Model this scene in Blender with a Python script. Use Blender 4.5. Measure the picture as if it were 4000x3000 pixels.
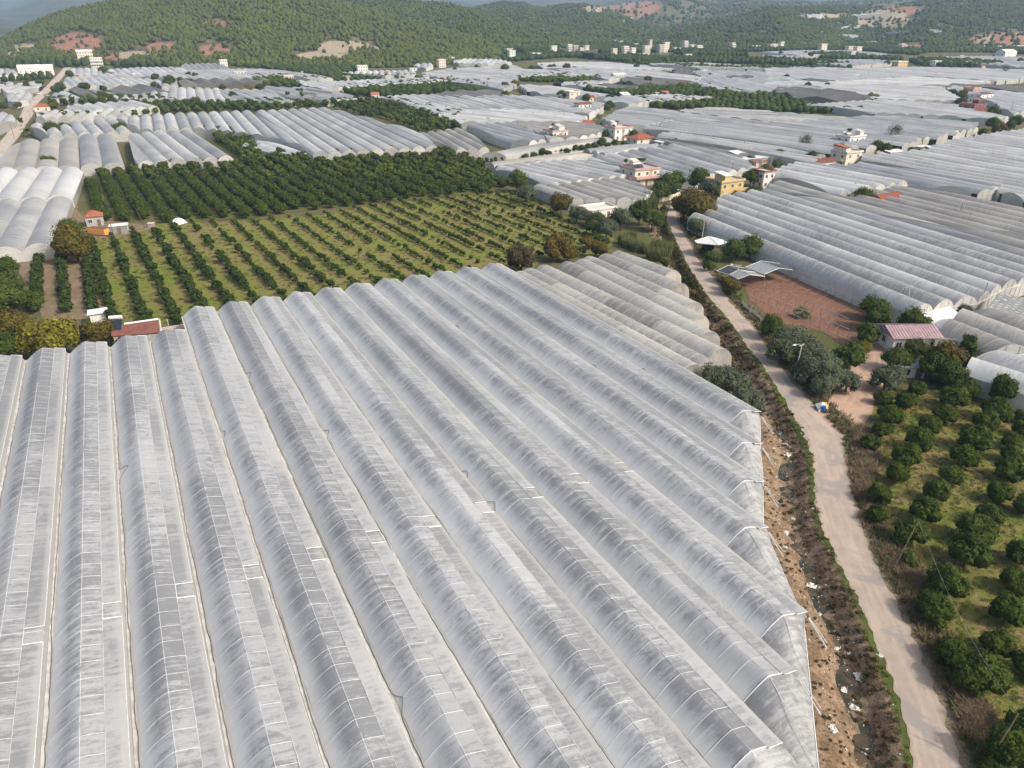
import bpy, math, random
import numpy as np
from mathutils import Vector, noise as mnoise

random.seed(7); rng = np.random.default_rng(7)
for o in list(bpy.data.objects): bpy.data.objects.remove(o)
scn = bpy.context.scene
COL = scn.collection

# ------------------------------------------------------------------ camera, sky, sun, exposure
CAM_H = 54.0
FPX, PX_W, HORIZON = 2776.0, 4000.0, 115.0
PITCH = math.atan((1500 - HORIZON) / FPX)
cam = bpy.data.cameras.new('camera'); cam_o = bpy.data.objects.new('camera', cam); COL.objects.link(cam_o)
cam_o.location = (0, 0, CAM_H); cam_o.rotation_euler = (math.pi / 2 - PITCH, 0, 0)
cam.sensor_width = 36; cam.lens = FPX / PX_W * 36; cam.clip_start = 0.5; cam.clip_end = 30000
scn.camera = cam_o

SUN_EL, SUN_AZ = math.radians(42), math.radians(117)
world = bpy.data.worlds.new('World'); scn.world = world; world.use_nodes = True
wn = world.node_tree.nodes; wl = world.node_tree.links
sky = wn.new('ShaderNodeTexSky'); sky.sky_type = 'NISHITA'; sky.sun_disc = False
sky.sun_elevation = SUN_EL; sky.sun_rotation = SUN_AZ; sky.air_density = 1.2; sky.dust_density = 6.0; sky.ozone_density = 0.4
bg = wn['Background']; bg.inputs['Strength'].default_value = 0.15
wl.new(sky.outputs[0], bg.inputs[0])
sun = bpy.data.lights.new('sun', 'SUN'); sun.energy = 2.3; sun.angle = math.radians(1.2); sun.color = (1.0, 0.955, 0.89)
sun_o = bpy.data.objects.new('sun', sun); COL.objects.link(sun_o)
sv = Vector((math.sin(SUN_AZ) * math.cos(SUN_EL), math.cos(SUN_AZ) * math.cos(SUN_EL), math.sin(SUN_EL)))
sun_o.rotation_euler = (-sv).to_track_quat('-Z', 'Y').to_euler(); sun_o.location = (60, -60, 120)
scn.view_settings.view_transform = 'Standard'; scn.view_settings.look = 'None'
scn.view_settings.exposure = 0.47; scn.view_settings.gamma = 1.0; scn.view_settings.use_curve_mapping = False
scn.render.engine = 'CYCLES'
scn.cycles.max_bounces = 6; scn.cycles.volume_bounces = 0; scn.cycles.caustics_reflective = False; scn.cycles.caustics_refractive = False

# ------------------------------------------------------------------ survey helpers (picture measurements -> metres on the terrain)
SLOPE, FLAT = 0.026, 300.0
def terrain(x, y): return SLOPE * max(0.0, y - FLAT)
def ray(px, py):
    x = (px - 2000) / FPX; u = -(py - 1500) / FPX
    return x, math.cos(PITCH) + u * math.sin(PITCH), -math.sin(PITCH) + u * math.cos(PITCH)
def at(px, py, h=0.0):
    x, y, z = ray(px, py)
    t = (h - CAM_H) / z if z < 0 else -1
    if t < 0 or y * t > FLAT: t = (CAM_H - h + SLOPE * FLAT) / (SLOPE * y - z)
    X, Y = x * t, y * t
    return Vector((X, Y, terrain(X, Y) + h))
def pix(X, Y, Z):
    dz = Z - CAM_H
    c = Y * math.cos(PITCH) - dz * math.sin(PITCH); u = Y * math.sin(PITCH) + dz * math.cos(PITCH)
    return 2000 + FPX * X / c, 1500 - FPX * u / c
SHEET = {1: (0, 0, 2.212), 2: (1000, 0, 2.212), 3: (2000, 0, 2.212), 4: (3000, 0, 2.212), 5: (0, 400, 2.212), 6: (1000, 400, 2.212),
         7: (2000, 400, 2.212), 8: (3000, 400, 2.212), 'a': (0, 800, 2.212), 'b': (2000, 800, 2.212), 'd': (3000, 900, 2.074),
         'e': (2600, 1400, 2.074), 'g': (2600, 2100, 1.843), 'h': (3300, 1600, 1.186), 0: (0, 0, 1.0)}
def S(k, x, y): ox, oy, s = SHEET[k]; return ox + x / s, oy + y / s
def P(k, x, y, h=0.0): a, b = S(k, x, y); return at(a, b, h)

# ------------------------------------------------------------------ object helpers
def tag(o, label=None, cat=None, group=None, kind=None):
    if label: o['label'] = label
    if cat: o['category'] = cat
    if group: o['group'] = group
    if kind: o['kind'] = kind
    return o
def empty(name, loc, rz=0.0, label=None, cat=None, group=None):
    o = bpy.data.objects.new(name, None); COL.objects.link(o); o.empty_display_size = 0.5
    o.location = loc; o.rotation_euler = (0, 0, rz); return tag(o, label, cat, group)
def link(name, me, parent=None, loc=(0, 0, 0), rz=0.0, scale=None):
    o = bpy.data.objects.new(name, me); COL.objects.link(o); o.location = loc; o.rotation_euler = (0, 0, rz)
    if scale: o.scale = scale if hasattr(scale, '__len__') else (scale,) * 3
    if parent: o.parent = parent
    return o
class MB:
    """collects vertices, faces, uvs and material slots; build() makes ONE mesh"""
    def __init__(s): s.v = []; s.f = []; s.m = []; s.uv = []; s.fr = []
    def add(s, vs, fs, m=0, uv=None, fr=None):
        b = len(s.v); s.v += [tuple(p) for p in vs]; s.f += [tuple(b + i for i in f) for f in fs]; s.m += [m] * len(fs)
        s.uv += uv if uv else [(0, 0)] * len(vs); s.fr += fr if fr else [0.5] * len(vs)
    def box(s, c, d, rz=0.0, m=0, top=1.0):
        cx, cy, cz = c; x, y, z = d[0] / 2, d[1] / 2, d[2] / 2; k = top; cs, sn = math.cos(rz), math.sin(rz)
        vs = []
        for (a, b, e) in ((-x, -y, -z), (x, -y, -z), (x, y, -z), (-x, y, -z), (-x * k, -y * k, z), (x * k, -y * k, z), (x * k, y * k, z), (-x * k, y * k, z)):
            vs.append((cx + a * cs - b * sn, cy + a * sn + b * cs, cz + e))
        s.add(vs, [(3, 2, 1, 0), (4, 5, 6, 7), (0, 1, 5, 4), (1, 2, 6, 5), (2, 3, 7, 6), (3, 0, 4, 7)], m)
    def tube(s, pts, r, n=5, m=0, r2=None):
        pts = [Vector(p) for p in pts]; rings = []; r2 = r if r2 is None else r2
        vs = []; fs = []
        for i, p in enumerate(pts):
            d = (pts[min(i + 1, len(pts) - 1)] - pts[max(i - 1, 0)]).normalized()
            a = d.cross(Vector((0, 0, 1)))
            if a.length < 1e-3: a = Vector((1, 0, 0))
            a.normalize(); b = d.cross(a); rr = r + (r2 - r) * i / max(1, len(pts) - 1)
            vs += [p + a * math.cos(2 * math.pi * k / n) * rr + b * math.sin(2 * math.pi * k / n) * rr for k in range(n)]
        for i in range(len(pts) - 1):
            for k in range(n):
                fs.append((i * n + k, i * n + (k + 1) % n, (i + 1) * n + (k + 1) % n, (i + 1) * n + k))
        fs.append(tuple(range(n - 1, -1, -1))); fs.append(tuple((len(pts) - 1) * n + k for k in range(n)))
        s.add(vs, fs, m)
    def slab(s, poly, z0, z1, m=0):
        n = len(poly); s.add([(x, y, z0) for x, y in poly] + [(x, y, z1) for x, y in poly],
            [tuple(range(n - 1, -1, -1)), tuple(range(n, 2 * n))] + [(i, (i + 1) % n, n + (i + 1) % n, n + i) for i in range(n)], m)
    def mesh(s, name, mats, smooth=False):
        me = bpy.data.meshes.new(name); me.from_pydata(s.v, [], s.f)
        for m in (mats if isinstance(mats, (list, tuple)) else [mats]): me.materials.append(m)
        me.polygons.foreach_set('material_index', s.m)
        if any(u != (0, 0) for u in s.uv):
            lv = np.zeros(len(me.loops), dtype=np.int32); me.loops.foreach_get('vertex_index', lv)
            uv = np.array(s.uv, dtype=np.float32)[lv]; l = me.uv_layers.new(name='UVMap'); l.data.foreach_set('uv', uv.ravel())
            a = me.attributes.new('frac', 'FLOAT', 'POINT'); a.data.foreach_set('value', np.array(s.fr, dtype=np.float32))
        if smooth: me.polygons.foreach_set('use_smooth', [True] * len(me.polygons))
        me.update(); return me
    def build(s, name, mats, parent=None, loc=(0, 0, 0), rz=0.0, smooth=False): return link(name, s.mesh(name, mats, smooth), parent, loc, rz)
def inside(poly, x, y):
    c = False; j = len(poly) - 1
    for i in range(len(poly)):
        xi, yi = poly[i][0], poly[i][1]; xj, yj = poly[j][0], poly[j][1]
        if (yi > y) != (yj > y) and x < (xj - xi) * (y - yi) / (yj - yi) + xi: c = not c
        j = i
    return c
def seg_dist(x, y, pts):
    """numpy distance of points to a polyline"""
    best = np.full(np.shape(x), 1e9)
    for a, b in zip(pts[:-1], pts[1:]):
        ax, ay, bx, by = a[0], a[1], b[0], b[1]; L = (bx - ax) ** 2 + (by - ay) ** 2 + 1e-9
        t = np.clip(((x - ax) * (bx - ax) + (y - ay) * (by - ay)) / L, 0, 1)
        best = np.minimum(best, np.hypot(x - ax - t * (bx - ax), y - ay - t * (by - ay)))
    return best
def sstep(a, b, x): t = np.clip((x - a) / (b - a), 0, 1); return t * t * (3 - 2 * t)

# ------------------------------------------------------------------ materials
class N:
    """tiny node-graph helper"""
    def __init__(s, name):
        s.m = bpy.data.materials.new(name); s.m.use_nodes = True; s.t = s.m.node_tree; s.b = s.t.nodes['Principled BSDF']
    def n(s, typ, **kw):
        x = s.t.nodes.new('ShaderNode' + typ)
        for k, v in kw.items(): setattr(x, k, v)
        return x
    def put(s, sock, v):
        if isinstance(v, bpy.types.NodeSocket): s.t.links.new(v, sock)
        elif v is not None: sock.default_value = v
    def math(s, op, a, b=0.0, c=None, clamp=False):
        x = s.n('Math', operation=op, use_clamp=clamp); s.put(x.inputs[0], a); s.put(x.inputs[1], b)
        if c is not None: s.put(x.inputs[2], c)
        return x.outputs[0]
    def mix(s, f, a, b, typ='MIX'):
        x = s.n('MixRGB', blend_type=typ); s.put(x.inputs[0], f); s.put(x.inputs[1], a); s.put(x.inputs[2], b); return x.outputs[0]
    def noise(s, vec, scale, detail=4, rough=.55, w=None, dist=0.0):
        x = s.n('TexNoise'); 
        if w is not None: x.noise_dimensions = '4D'; s.put(x.inputs['W'], w)
        s.put(x.inputs['Vector'], vec); x.inputs['Scale'].default_value = scale; x.inputs['Detail'].default_value = detail
        x.inputs['Roughness'].default_value = rough; x.inputs['Distortion'].default_value = dist; return x.outputs[0]
    def ramp(s, f, lo, hi): 
        x = s.n('MapRange', interpolation_type='SMOOTHSTEP'); s.put(x.inputs[0], f); s.put(x.inputs[1], lo); s.put(x.inputs[2], hi); return x.outputs[0]
    def pos(s): return s.n('NewGeometry').outputs['Position']
    def scaled(s, vec, sc):
        x = s.n('Mapping'); s.put(x.inputs['Vector'], vec); x.inputs['Scale'].default_value = sc; return x.outputs[0]
    def attr(s, name, out='Fac'): return s.n('Attribute', attribute_name=name).outputs[out]
    def rnd(s): return s.n('ObjectInfo').outputs['Random']
    def done(s, col=None, rough=.8, spec=.3, bump=None, bs=.3, bd=.1):
        s.put(s.b.inputs['Base Color'], col); s.put(s.b.inputs['Roughness'], rough); s.b.inputs['Specular IOR Level'].default_value = spec
        if bump is not None:
            x = s.n('Bump'); x.inputs['Strength'].default_value = bs; x.inputs['Distance'].default_value = bd; s.put(x.inputs['Height'], bump)
            s.t.links.new(x.outputs[0], s.b.inputs['Normal'])
        return s.m
def rgb(r, g, b): return (r, g, b, 1.0)
def grad(c, k): return (c[0] * k, c[1] * k, c[2] * k, 1.0)

def plain(name, c, rough=.7, spec=.3, var=.18, scale=3.0, metal=0.0):
    g = N(name); p = g.n('TexCoord').outputs['Object']
    n1 = g.noise(p, scale, 5); f = g.ramp(n1, .3, .7)
    col = g.mix(f, grad(c, 1 - var), grad(c, 1 + var * .7)); col = g.mix(.12, col, g.mix(g.rnd(), grad(c, .6), grad(c, 1.3)))
    g.b.inputs['Metallic'].default_value = metal
    return g.done(col, rough, spec, n1, .15, .02)

def film(name, light, dark, cover=.5, rough=.34, gut=.55, panel=.12, pal=None, pal2=None):
    """greenhouse plastic: condensation streaks across the bay, dust along the gutters, optionally painted paler on the left to offset shade, renewed panels"""
    g = N(name); uv = g.n('UVMap').outputs[0]; w = g.math('MULTIPLY', g.rnd(), 90.0)
    streak = g.noise(g.scaled(uv, (.26, 2.3, 1)), 1.0, 6, .66, w, .45)
    blotch = g.noise(g.scaled(uv, (.8, 1.1, 1)), 1.0, 8, .72, w, 1.4)
    big = g.noise(g.scaled(uv, (.07, .05, 1)), 1.0, 3, .5, w)
    fine = g.noise(g.scaled(uv, (1.5, 6.5, 1)), 1.0, 4, .7, w)
    s = g.math('ADD', g.math('MULTIPLY', streak, .46), g.math('MULTIPLY', blotch, .46))
    s = g.math('ADD', s, g.math('MULTIPLY', big, .46)); s = g.math('ADD', s, g.math('MULTIPLY', fine, .20))
    sep = g.n('SeparateXYZ'); g.put(sep.inputs[0], uv)
    wn_ = g.n('TexWhiteNoise', noise_dimensions='2D'); cb = g.n('CombineXYZ')
    g.put(cb.inputs[0], g.math('FLOOR', g.math('DIVIDE', sep.outputs[1], 9.0))); g.put(cb.inputs[1], g.math('ADD', w, g.math('MULTIPLY', g.math('FLOOR', g.math('DIVIDE', sep.outputs[0], 100.0)), 7.3))); g.put(wn_.inputs[0], cb.outputs[0])
    bw = g.n('TexWhiteNoise', noise_dimensions='1D'); g.put(bw.inputs['W'], g.math('ADD', w, g.math('MULTIPLY', g.math('FLOOR', g.math('DIVIDE', sep.outputs[0], 100.0)), 3.7)))
    s = g.math('ADD', s, g.math('MULTIPLY', g.math('SUBTRACT', bw.outputs[0], .5), .06)); s = g.math('ADD', s, g.math('MULTIPLY', g.math('SUBTRACT', wn_.outputs[0], .5), .025))
    f = g.ramp(s, .705 - .24 * (cover - .5), .86 - .18 * (cover - .5))
    col = g.mix(f, rgb(*dark), rgb(*light))
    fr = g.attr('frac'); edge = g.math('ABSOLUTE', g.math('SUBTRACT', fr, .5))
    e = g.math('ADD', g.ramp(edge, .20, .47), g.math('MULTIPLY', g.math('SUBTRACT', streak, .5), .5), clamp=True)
    pl_ = rgb(*[c * 1.1 for c in (pal or light)]); pl_ = pl_ if pal2 is None else g.mix(g.ramp(fr, .4, .6), pl_, rgb(*pal2)); col = g.mix(g.math('MULTIPLY', e, gut), col, pl_)  # dust tone split: left slope painted paler to offset its shade, right half darker
    k = g.math('ADD', g.math('MULTIPLY', wn_.outputs[0], panel), 1 - panel * .6)
    k = g.math('MULTIPLY', k, g.math('ADD', g.math('MULTIPLY', bw.outputs[0], panel * 1.5), 1 - panel * .8))
    k = g.math('MULTIPLY', k, g.math('ADD', g.math('MULTIPLY', g.rnd(), .14), .93))
    cc = g.n('CombineXYZ'); [g.put(cc.inputs[i], k) for i in range(3)]
    col = g.mix(1.0, col, cc.outputs[0], 'MULTIPLY')
    g.done(col, g.math('ADD', g.math('MULTIPLY', f, .2), rough), .5, g.math('ADD', streak, g.math('MULTIPLY', blotch, .6)), .25, .12)
    tr = g.n('BsdfTranslucent'); g.put(tr.inputs[0], g.mix(1.0, col, rgb(1.5, 1.5, 1.5), 'MULTIPLY')); mx = g.n('MixShader'); mx.inputs[0].default_value = .16      # light comes through the sheet
    g.t.links.new(g.b.outputs[0], mx.inputs[1]); g.t.links.new(tr.outputs[0], mx.inputs[2]); g.t.links.new(mx.outputs[0], g.t.nodes['Material Output'].inputs[0]); return g.m

def leaf(name, c1, c2, c3, rough=.5):
    """foliage: every leaf clump and every plant a little different"""
    g = N(name); t = g.attr('tint'); col = g.mix(g.ramp(t, .1, .6), rgb(*c1), rgb(*c2)); col = g.mix(g.ramp(t, .72, 1.0), col, rgb(*c3))
    col = g.mix(g.math('MULTIPLY', g.rnd(), .45), col, rgb(*[(a * 1.0 + b * .6) / 1.6 for a, b in zip(c2, c3)]))
    big = g.noise(g.pos(), .02, 2); col = g.mix(g.math('MULTIPLY', g.ramp(big, .35, .7), .3), col, rgb(*[x * .65 for x in c2]))
    g.b.inputs['Subsurface Weight'].default_value = 0.0
    tr = g.n('BsdfTranslucent'); g.put(tr.inputs[0], col); g.done(col, .7, .06)
    mx = g.n('MixShader'); mx.inputs[0].default_value = .18; g.t.links.new(g.b.outputs[0], mx.inputs[1]); g.t.links.new(tr.outputs[0], mx.inputs[2])
    g.t.links.new(mx.outputs[0], g.t.nodes['Material Output'].inputs[0]); return g.m

M = {}
M['film_main'] = film('film_main', (.395, .405, .412), (.235, .242, .247), .44, .46, .95, .08, (.64, .645, .63), (.40, .402, .395))  # gutter dust uneven: left slope's tone brightened against its shade
M['film_white'] = film('film_white', (.52, .525, .52), (.34, .35, .35), .75, .4, .4, .14)
M['film_grey'] = film('film_grey', (.40, .403, .398), (.235, .238, .237), .5, .42, .4, .14)
M['film_blue'] = film('film_blue', (.36, .37, .375), (.255, .264, .272), .6, .42, .45, .14)
M['film_beige'] = film('film_beige', (.35, .338, .312), (.245, .234, .217), .5, .45, .3, .12, (.39, .37, .33))
M['film_pale'] = film('film_pale', (.45, .452, .446), (.33, .332, .33), .65, .42, .3, .18)
M['film_net'] = film('film_net', (.17, .165, .158), (.12, .118, .113), .5, .8, .1, .08)
M['film_clear'] = film('film_clear', (.42, .41, .375), (.28, .275, .255), .5, .36, .3, .1)
M['wall_film'] = film('wall_film', (.56, .56, .53), (.42, .42, .40), .5, .4, .2, .2)
M['hoop'] = plain('hoop_steel', (.62, .63, .64), .4, .5)
M['gutter'] = plain('gutter_metal', (.46, .455, .43), .6, .3, .25, 1.0)
M['hose'] = plain('hose_rubber', (.12, .11, .095), .6)
M['timber'] = plain('timber', (.20, .15, .10), .8)
M['concrete'] = plain('concrete', (.40, .385, .36), .85)
M['concrete_pale'] = plain('concrete_pale', (.52, .49, .44), .85)
M['steel'] = plain('steel', (.35, .36, .37), .4, .5)
M['white'] = plain('white_paint', (.72, .71, .68), .6, .3, .1)
M['cream'] = plain('cream_wall', (.66, .60, .50), .8, .2, .1)
M['pinkish'] = plain('pink_trim', (.50, .30, .25), .7)
M['yellow'] = plain('yellow_wall', (.56, .42, .20), .8)
M['redwall'] = plain('red_wall', (.20, .06, .055), .8)
M['grey_wall'] = plain('grey_wall', (.36, .35, .34), .85)
M['greenwall'] = plain('green_wall', (.50, .58, .48), .8)
M['tile_red'] = plain('tile_red', (.33, .115, .07), .8, .2, .3, 2.0)
M['tin_red'] = plain('tin_red', (.24, .10, .075), .6, .3, .3, 1.0)
M['tin_pink'] = plain('tin_pink', (.36, .25, .26), .6, .3, .25, .8)
M['tin_white'] = plain('tin_white', (.66, .66, .64), .5, .4, .15)
M['tin_grey'] = plain('tin_grey', (.25, .26, .26), .5, .4, .25)
M['glass_dark'] = plain('window_glass', (.035, .045, .055), .12, .6, .2)
M['panel_dark'] = plain('solar_glass', (.02, .028, .045), .12, .6, .2)
M['shutter'] = plain('door_paint', (.16, .12, .09), .6)
M['sheet_dark'] = plain('dark_sheet', (.05, .058, .062), .5)
M['orange'] = plain('orange_paint', (.62, .30, .09), .6, .3, .15)
M['blue'] = plain('blue_plastic', (.03, .13, .34), .45, .4)
M['tarp'] = plain('tarp_white', (.70, .69, .66), .5, .3, .08)
M['ragged'] = plain('plastic_rag', (.62, .60, .54), .5, .3, .2, 4.0)
M['bark'] = plain('bark', (.12, .09, .065), .9, .1, .35, 6.0)
M['palm_bark'] = plain('palm_bark', (.16, .12, .085), .9, .1, .35, 6.0)
M['rust'] = plain('rust', (.16, .085, .05), .85)
M['citrus'] = leaf('citrus_leaf', (.022, .038, .008), (.048, .072, .013), (.115, .13, .026))
M['sapling'] = leaf('sapling_leaf', (.020, .036, .010), (.040, .062, .016), (.085, .11, .028))
M['broad'] = leaf('broad_leaf', (.032, .052, .013), (.06, .086, .02), (.13, .15, .036))
M['olive'] = leaf('olive_leaf', (.055, .07, .04), (.095, .113, .068), (.17, .19, .125))
M['gold'] = leaf('yellow_green_leaf', (.08, .08, .014), (.17, .16, .024), (.30, .25, .045))
M['autumn'] = leaf('autumn_leaf', (.055, .055, .016), (.105, .09, .022), (.20, .135, .03))
M['pine'] = leaf('pine_needle', (.034, .052, .012), (.085, .108, .02), (.20, .19, .036), .7)
M['pine_far'] = leaf('pine_needle_far', (.034, .052, .016), (.075, .098, .024), (.155, .155, .04), .7)
M['reed'] = leaf('reed_leaf', (.07, .095, .03), (.13, .16, .055), (.26, .25, .12))
M['grass'] = leaf('grass_blade', (.05, .075, .016), (.08, .11, .024), (.13, .15, .04))
M['straw'] = leaf('dry_grass', (.12, .09, .05), (.20, .155, .09), (.30, .24, .15))
M['weed'] = leaf('ditch_weed', (.04, .036, .016), (.075, .065, .028), (.13, .095, .05))
M['palm_leaf'] = leaf('palm_frond', (.05, .065, .02), (.09, .11, .035), (.16, .16, .06))

def ground_mat(name, cols, scales=(.05, .4, 3.0), row=None, rough=.95):
    """soil and grass: three colours broken up at three sizes, optionally banded along planted rows (row = (azimuth, spacing, offset))"""
    g = N(name); p = g.pos(); a = g.noise(p, scales[0], 4, .6); b = g.noise(p, scales[1], 6, .65, None, .6); c = g.noise(p, scales[2], 4, .7)
    s = g.math('ADD', g.math('MULTIPLY', a, .35), g.math('MULTIPLY', b, .65)); d_ = g.noise(p, scales[1] * 3.3, 5, .7, None, .4); s = g.math('ADD', s, g.math('MULTIPLY', g.math('SUBTRACT', d_, .5), .5))
    if row:
        az, sp, off, amt = row; r = g.n('Mapping'); r.inputs['Rotation'].default_value = (0, 0, az); g.put(r.inputs[0], p)
        sx = g.n('SeparateXYZ'); g.put(sx.inputs[0], r.outputs[0])
        wv = g.math('SINE', g.math('MULTIPLY', g.math('SUBTRACT', sx.outputs[0], off), 2 * math.pi / sp))
        s = g.math('ADD', s, g.math('MULTIPLY', wv, amt))
    col = g.mix(g.ramp(s, .40, .56), rgb(*cols[0]), rgb(*cols[1])); col = g.mix(g.ramp(g.math('ADD', b, g.math('MULTIPLY', g.math('SUBTRACT', d_, .5), .7)), .50, .68), col, rgb(*cols[2]))
    col = g.mix(g.math('MULTIPLY', g.ramp(c, .45, .68), .6), col, grad(cols[1], .5))
    return g.done(col, rough, .1, c, .5, .12)
# ------------------------------------------------------------------ ground, road, ditch, stream
ROAD_L = [S('b', 1375, 140), S(7, 1345, 960), S(7, 1340, 1040), S('b', 1365, 190), S('b', 1430, 330), S('b', 1500, 480), S('b', 1600, 650), S('b', 1700, 800), S('b', 1820, 930), S('b', 1920, 1060), S('b', 2060, 1260),
          (2959, 1400), (2995, 1453), (3063, 1559), (3106, 1636), (3140, 1699), (3174, 1790), (3181, 1858), (3183, 1945), (3198, 2022), (3240, 2133), (3311, 2257), (3370, 2393), (3425, 2529), (3464, 2612), (3502, 2705), (3532, 2797), (3553, 2907), (3572, 3000), (3580, 3150)]
ROAD_R = [S('b', 1440, 140), S(7, 1422, 960), S(7, 1430, 1040), S('b', 1450, 190), S('b', 1535, 330), S('b', 1612, 480), S('b', 1755, 650), S('b', 1850, 800), S('b', 1965, 930), S('b', 2085, 1060), S('b', 2220, 1260),
          (3024, 1400), (3063, 1453), (3150, 1559), (3225, 1636), (3290, 1699), (3299, 1790), (3314, 1858), (3333, 1945), (3357, 2022), (3391, 2133), (3446, 2257), (3517, 2393), (3582, 2529), (3618, 2600), (3660, 2710), (3690, 2797), (3728, 2907), (3764, 3000), (3810, 3150)]
ROAD_L = ROAD_L[1:3] + ROAD_L[3:]; ROAD_R = ROAD_R[1:3] + ROAD_R[3:]
TOPR = [(S(7, 1385, 870), S(7, 1426, 870)), (S(7, 1360, 915), S(7, 1420, 915))]
ROAD_L = [a for a, b in TOPR] + ROAD_L; ROAD_R = [b for a, b in TOPR] + ROAD_R
rl = [at(*q) for q in ROAD_L]; rr = [at(*q) for q in ROAD_R]
road_c = [((a + b) / 2) for a, b in zip(rl, rr)]
track_c = [at(*q) for q in [(3225, 1668), (3275, 1628), (3325, 1580), (3368, 1510), (3400, 1440), (3418, 1385), (3432, 1330), (3458, 1290), (3495, 1262), (3540, 1235)]]
west_c = [at(*q) for q in [S(1, 600, 565), S(1, 578, 592), S(1, 505, 672), S(1, 430, 755), S(1, 350, 830), S(1, 270, 905), S(1, 228, 1000), S(5, 170, 190), S(5, 100, 300), S(5, -15, 420), S(5, -110, 520), S(5, -330, 760)]]
lane_c = [at(*q) for q in [S(7, 1400, 880), S(7, 1440, 830), S(7, 1500, 790), S(7, 1620, 760), S(7, 1760, 720), S(8, -20, 540), S(8, 160, 560)]]
stream_px = [S('b', 1330, 60), S('b', 1330, 260), S('b', 1410, 440), S('b', 1500, 690), S('b', 1590, 830), S('b', 1700, 1000), S('b', 1790, 1120), S('b', 1880, 1260), S('e', 600, 60), S('e', 660, 170), S('e', 735, 280), S('e', 820, 420),
             S('e', 900, 520), S('e', 985, 640), S('e', 1010, 750), S('e', 1005, 900), S('e', 975, 1060), S('e', 970, 1200), S('e', 1005, 1340), S('e', 1080, 1500), S('e', 1150, 1620), S('g', 1080, 280), S('g', 1100, 420), S('g', 1170, 540),
             S('g', 1235, 680), S('g', 1310, 830), S('g', 1330, 950), S('g', 1340, 1100), S('g', 1390, 1280), S('g', 1450, 1420), S('g', 1480, 1600), S('g', 1500, 1800)]
DEEP = 1.3
stream = [at(a, b, -DEEP) for a, b in stream_px]

def ground_z(X, Y):
    X = np.asarray(X, float); Y = np.asarray(Y, float)
    z = SLOPE * np.maximum(0, Y - FLAT)
    near = (X > -10) & (X < 100) & (Y > 15) & (Y < 280)
    if near.any():
        x = X[near]; y = Y[near]
        ds = seg_dist(x, y, stream); dr = seg_dist(x, y, road_c)
        d = -DEEP * (1 - sstep(.9, 3.2, ds)) * sstep(2.7, 4.6, dr)
        rough_ = np.array([mnoise.noise((a * .9, b * .9, 0)) for a, b in zip(x, y)]) * .16 * (1 - sstep(5, 9, ds)) * sstep(2.5, 3.3, dr)
        bed = np.array([mnoise.noise((a * .22, b * .22, 5)) + .5 * mnoise.noise((a * .6, b * .6, 8)) for a, b in zip(x, y)])
        z[near] += d + rough_ + (.09 + .40 * bed) * (1 - sstep(1.2, 3.0, ds)) * sstep(2.7, 4.6, dr)
    return z

def axis(lo, hi, fl, fh, fine, grow=1.12):
    a = list(np.arange(fl, fh, fine)); st = fine
    while a[-1] < hi: st *= grow; a.append(a[-1] + st)
    st = fine
    while a[0] > lo: st *= grow; a.insert(0, a[0] - st)
    return np.array(a)
gx = axis(-11000, 11000, 6, 62, .7); gy = axis(-400, 9500, 26, 262, .7)
GX, GY = np.meshgrid(gx, gy); GZ = ground_z(GX.ravel(), GY.ravel())
def grid_mesh(name, X, Y, Z, nx, ny, mats):
    co = np.stack([X.ravel(), Y.ravel(), Z.ravel()], 1).astype(np.float32)
    i = np.arange(nx * ny).reshape(ny, nx); f = np.stack([i[:-1, :-1], i[:-1, 1:], i[1:, 1:], i[1:, :-1]], -1).reshape(-1, 4)
    return raw_mesh(name, co, f, mats)
def raw_mesh(name, co, faces, mats, tint=None, smooth=False, corner=4):
    me = bpy.data.meshes.new(name); nv, nf, k = len(co), len(faces), faces.shape[1]
    me.vertices.add(nv); me.vertices.foreach_set('co', np.asarray(co, np.float32).ravel())
    me.loops.add(nf * k); me.loops.foreach_set('vertex_index', np.asarray(faces, np.int32).ravel())
    me.polygons.add(nf); me.polygons.foreach_set('loop_start', np.arange(0, nf * k, k, dtype=np.int32))
    me.polygons.foreach_set('loop_total', np.full(nf, k, np.int32))
    for m in (mats if isinstance(mats, (list, tuple)) else [mats]): me.materials.append(m)
    if tint is not None:
        a = me.attributes.new('tint', 'FLOAT', 'FACE'); a.data.foreach_set('value', np.asarray(tint, np.float32))
    if smooth: me.polygons.foreach_set('use_smooth', np.ones(nf, bool))
    me.update(calc_edges=True); return me

# soil: bare earth with grass verges, mud in the ditch and straw beside the road (what grows or lies there, as zones)
g = N('soil'); p = g.pos(); n1 = g.noise(p, .06, 4); n2 = g.noise(p, .7, 6, .65, None, .5); n3 = g.noise(p, 4.0, 4, .7)
base = g.mix(g.ramp(n1, .4, .6), rgb(.14, .115, .065), rgb(.09, .095, .038)); base = g.mix(g.ramp(n2, .45, .62), base, rgb(.075, .085, .03))
zc = g.n('SeparateColor'); g.put(zc.inputs[0], g.attr('zone', 'Color'))
def brk(v): return g.ramp(g.math('ADD', v, g.math('MULTIPLY', g.math('SUBTRACT', n2, .5), .9)), .35, .65)
mud = g.mix(g.ramp(n2, .4, .62), rgb(.16, .11, .07), rgb(.27, .195, .135)); mud = g.mix(g.math('MULTIPLY', g.ramp(n3, .5, .62), .75), mud, rgb(.075, .058, .034)); mud = g.mix(g.math('MULTIPLY', g.ramp(g.noise(p, 9.0, 4, .8), .62, .7), .7), mud, rgb(.40, .34, .27))
grn = g.mix(g.ramp(n2, .42, .6), rgb(.05, .075, .018), rgb(.09, .12, .025))
dry = g.mix(g.ramp(n3, .4, .65), rgb(.15, .115, .07), rgb(.26, .205, .14))
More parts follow.
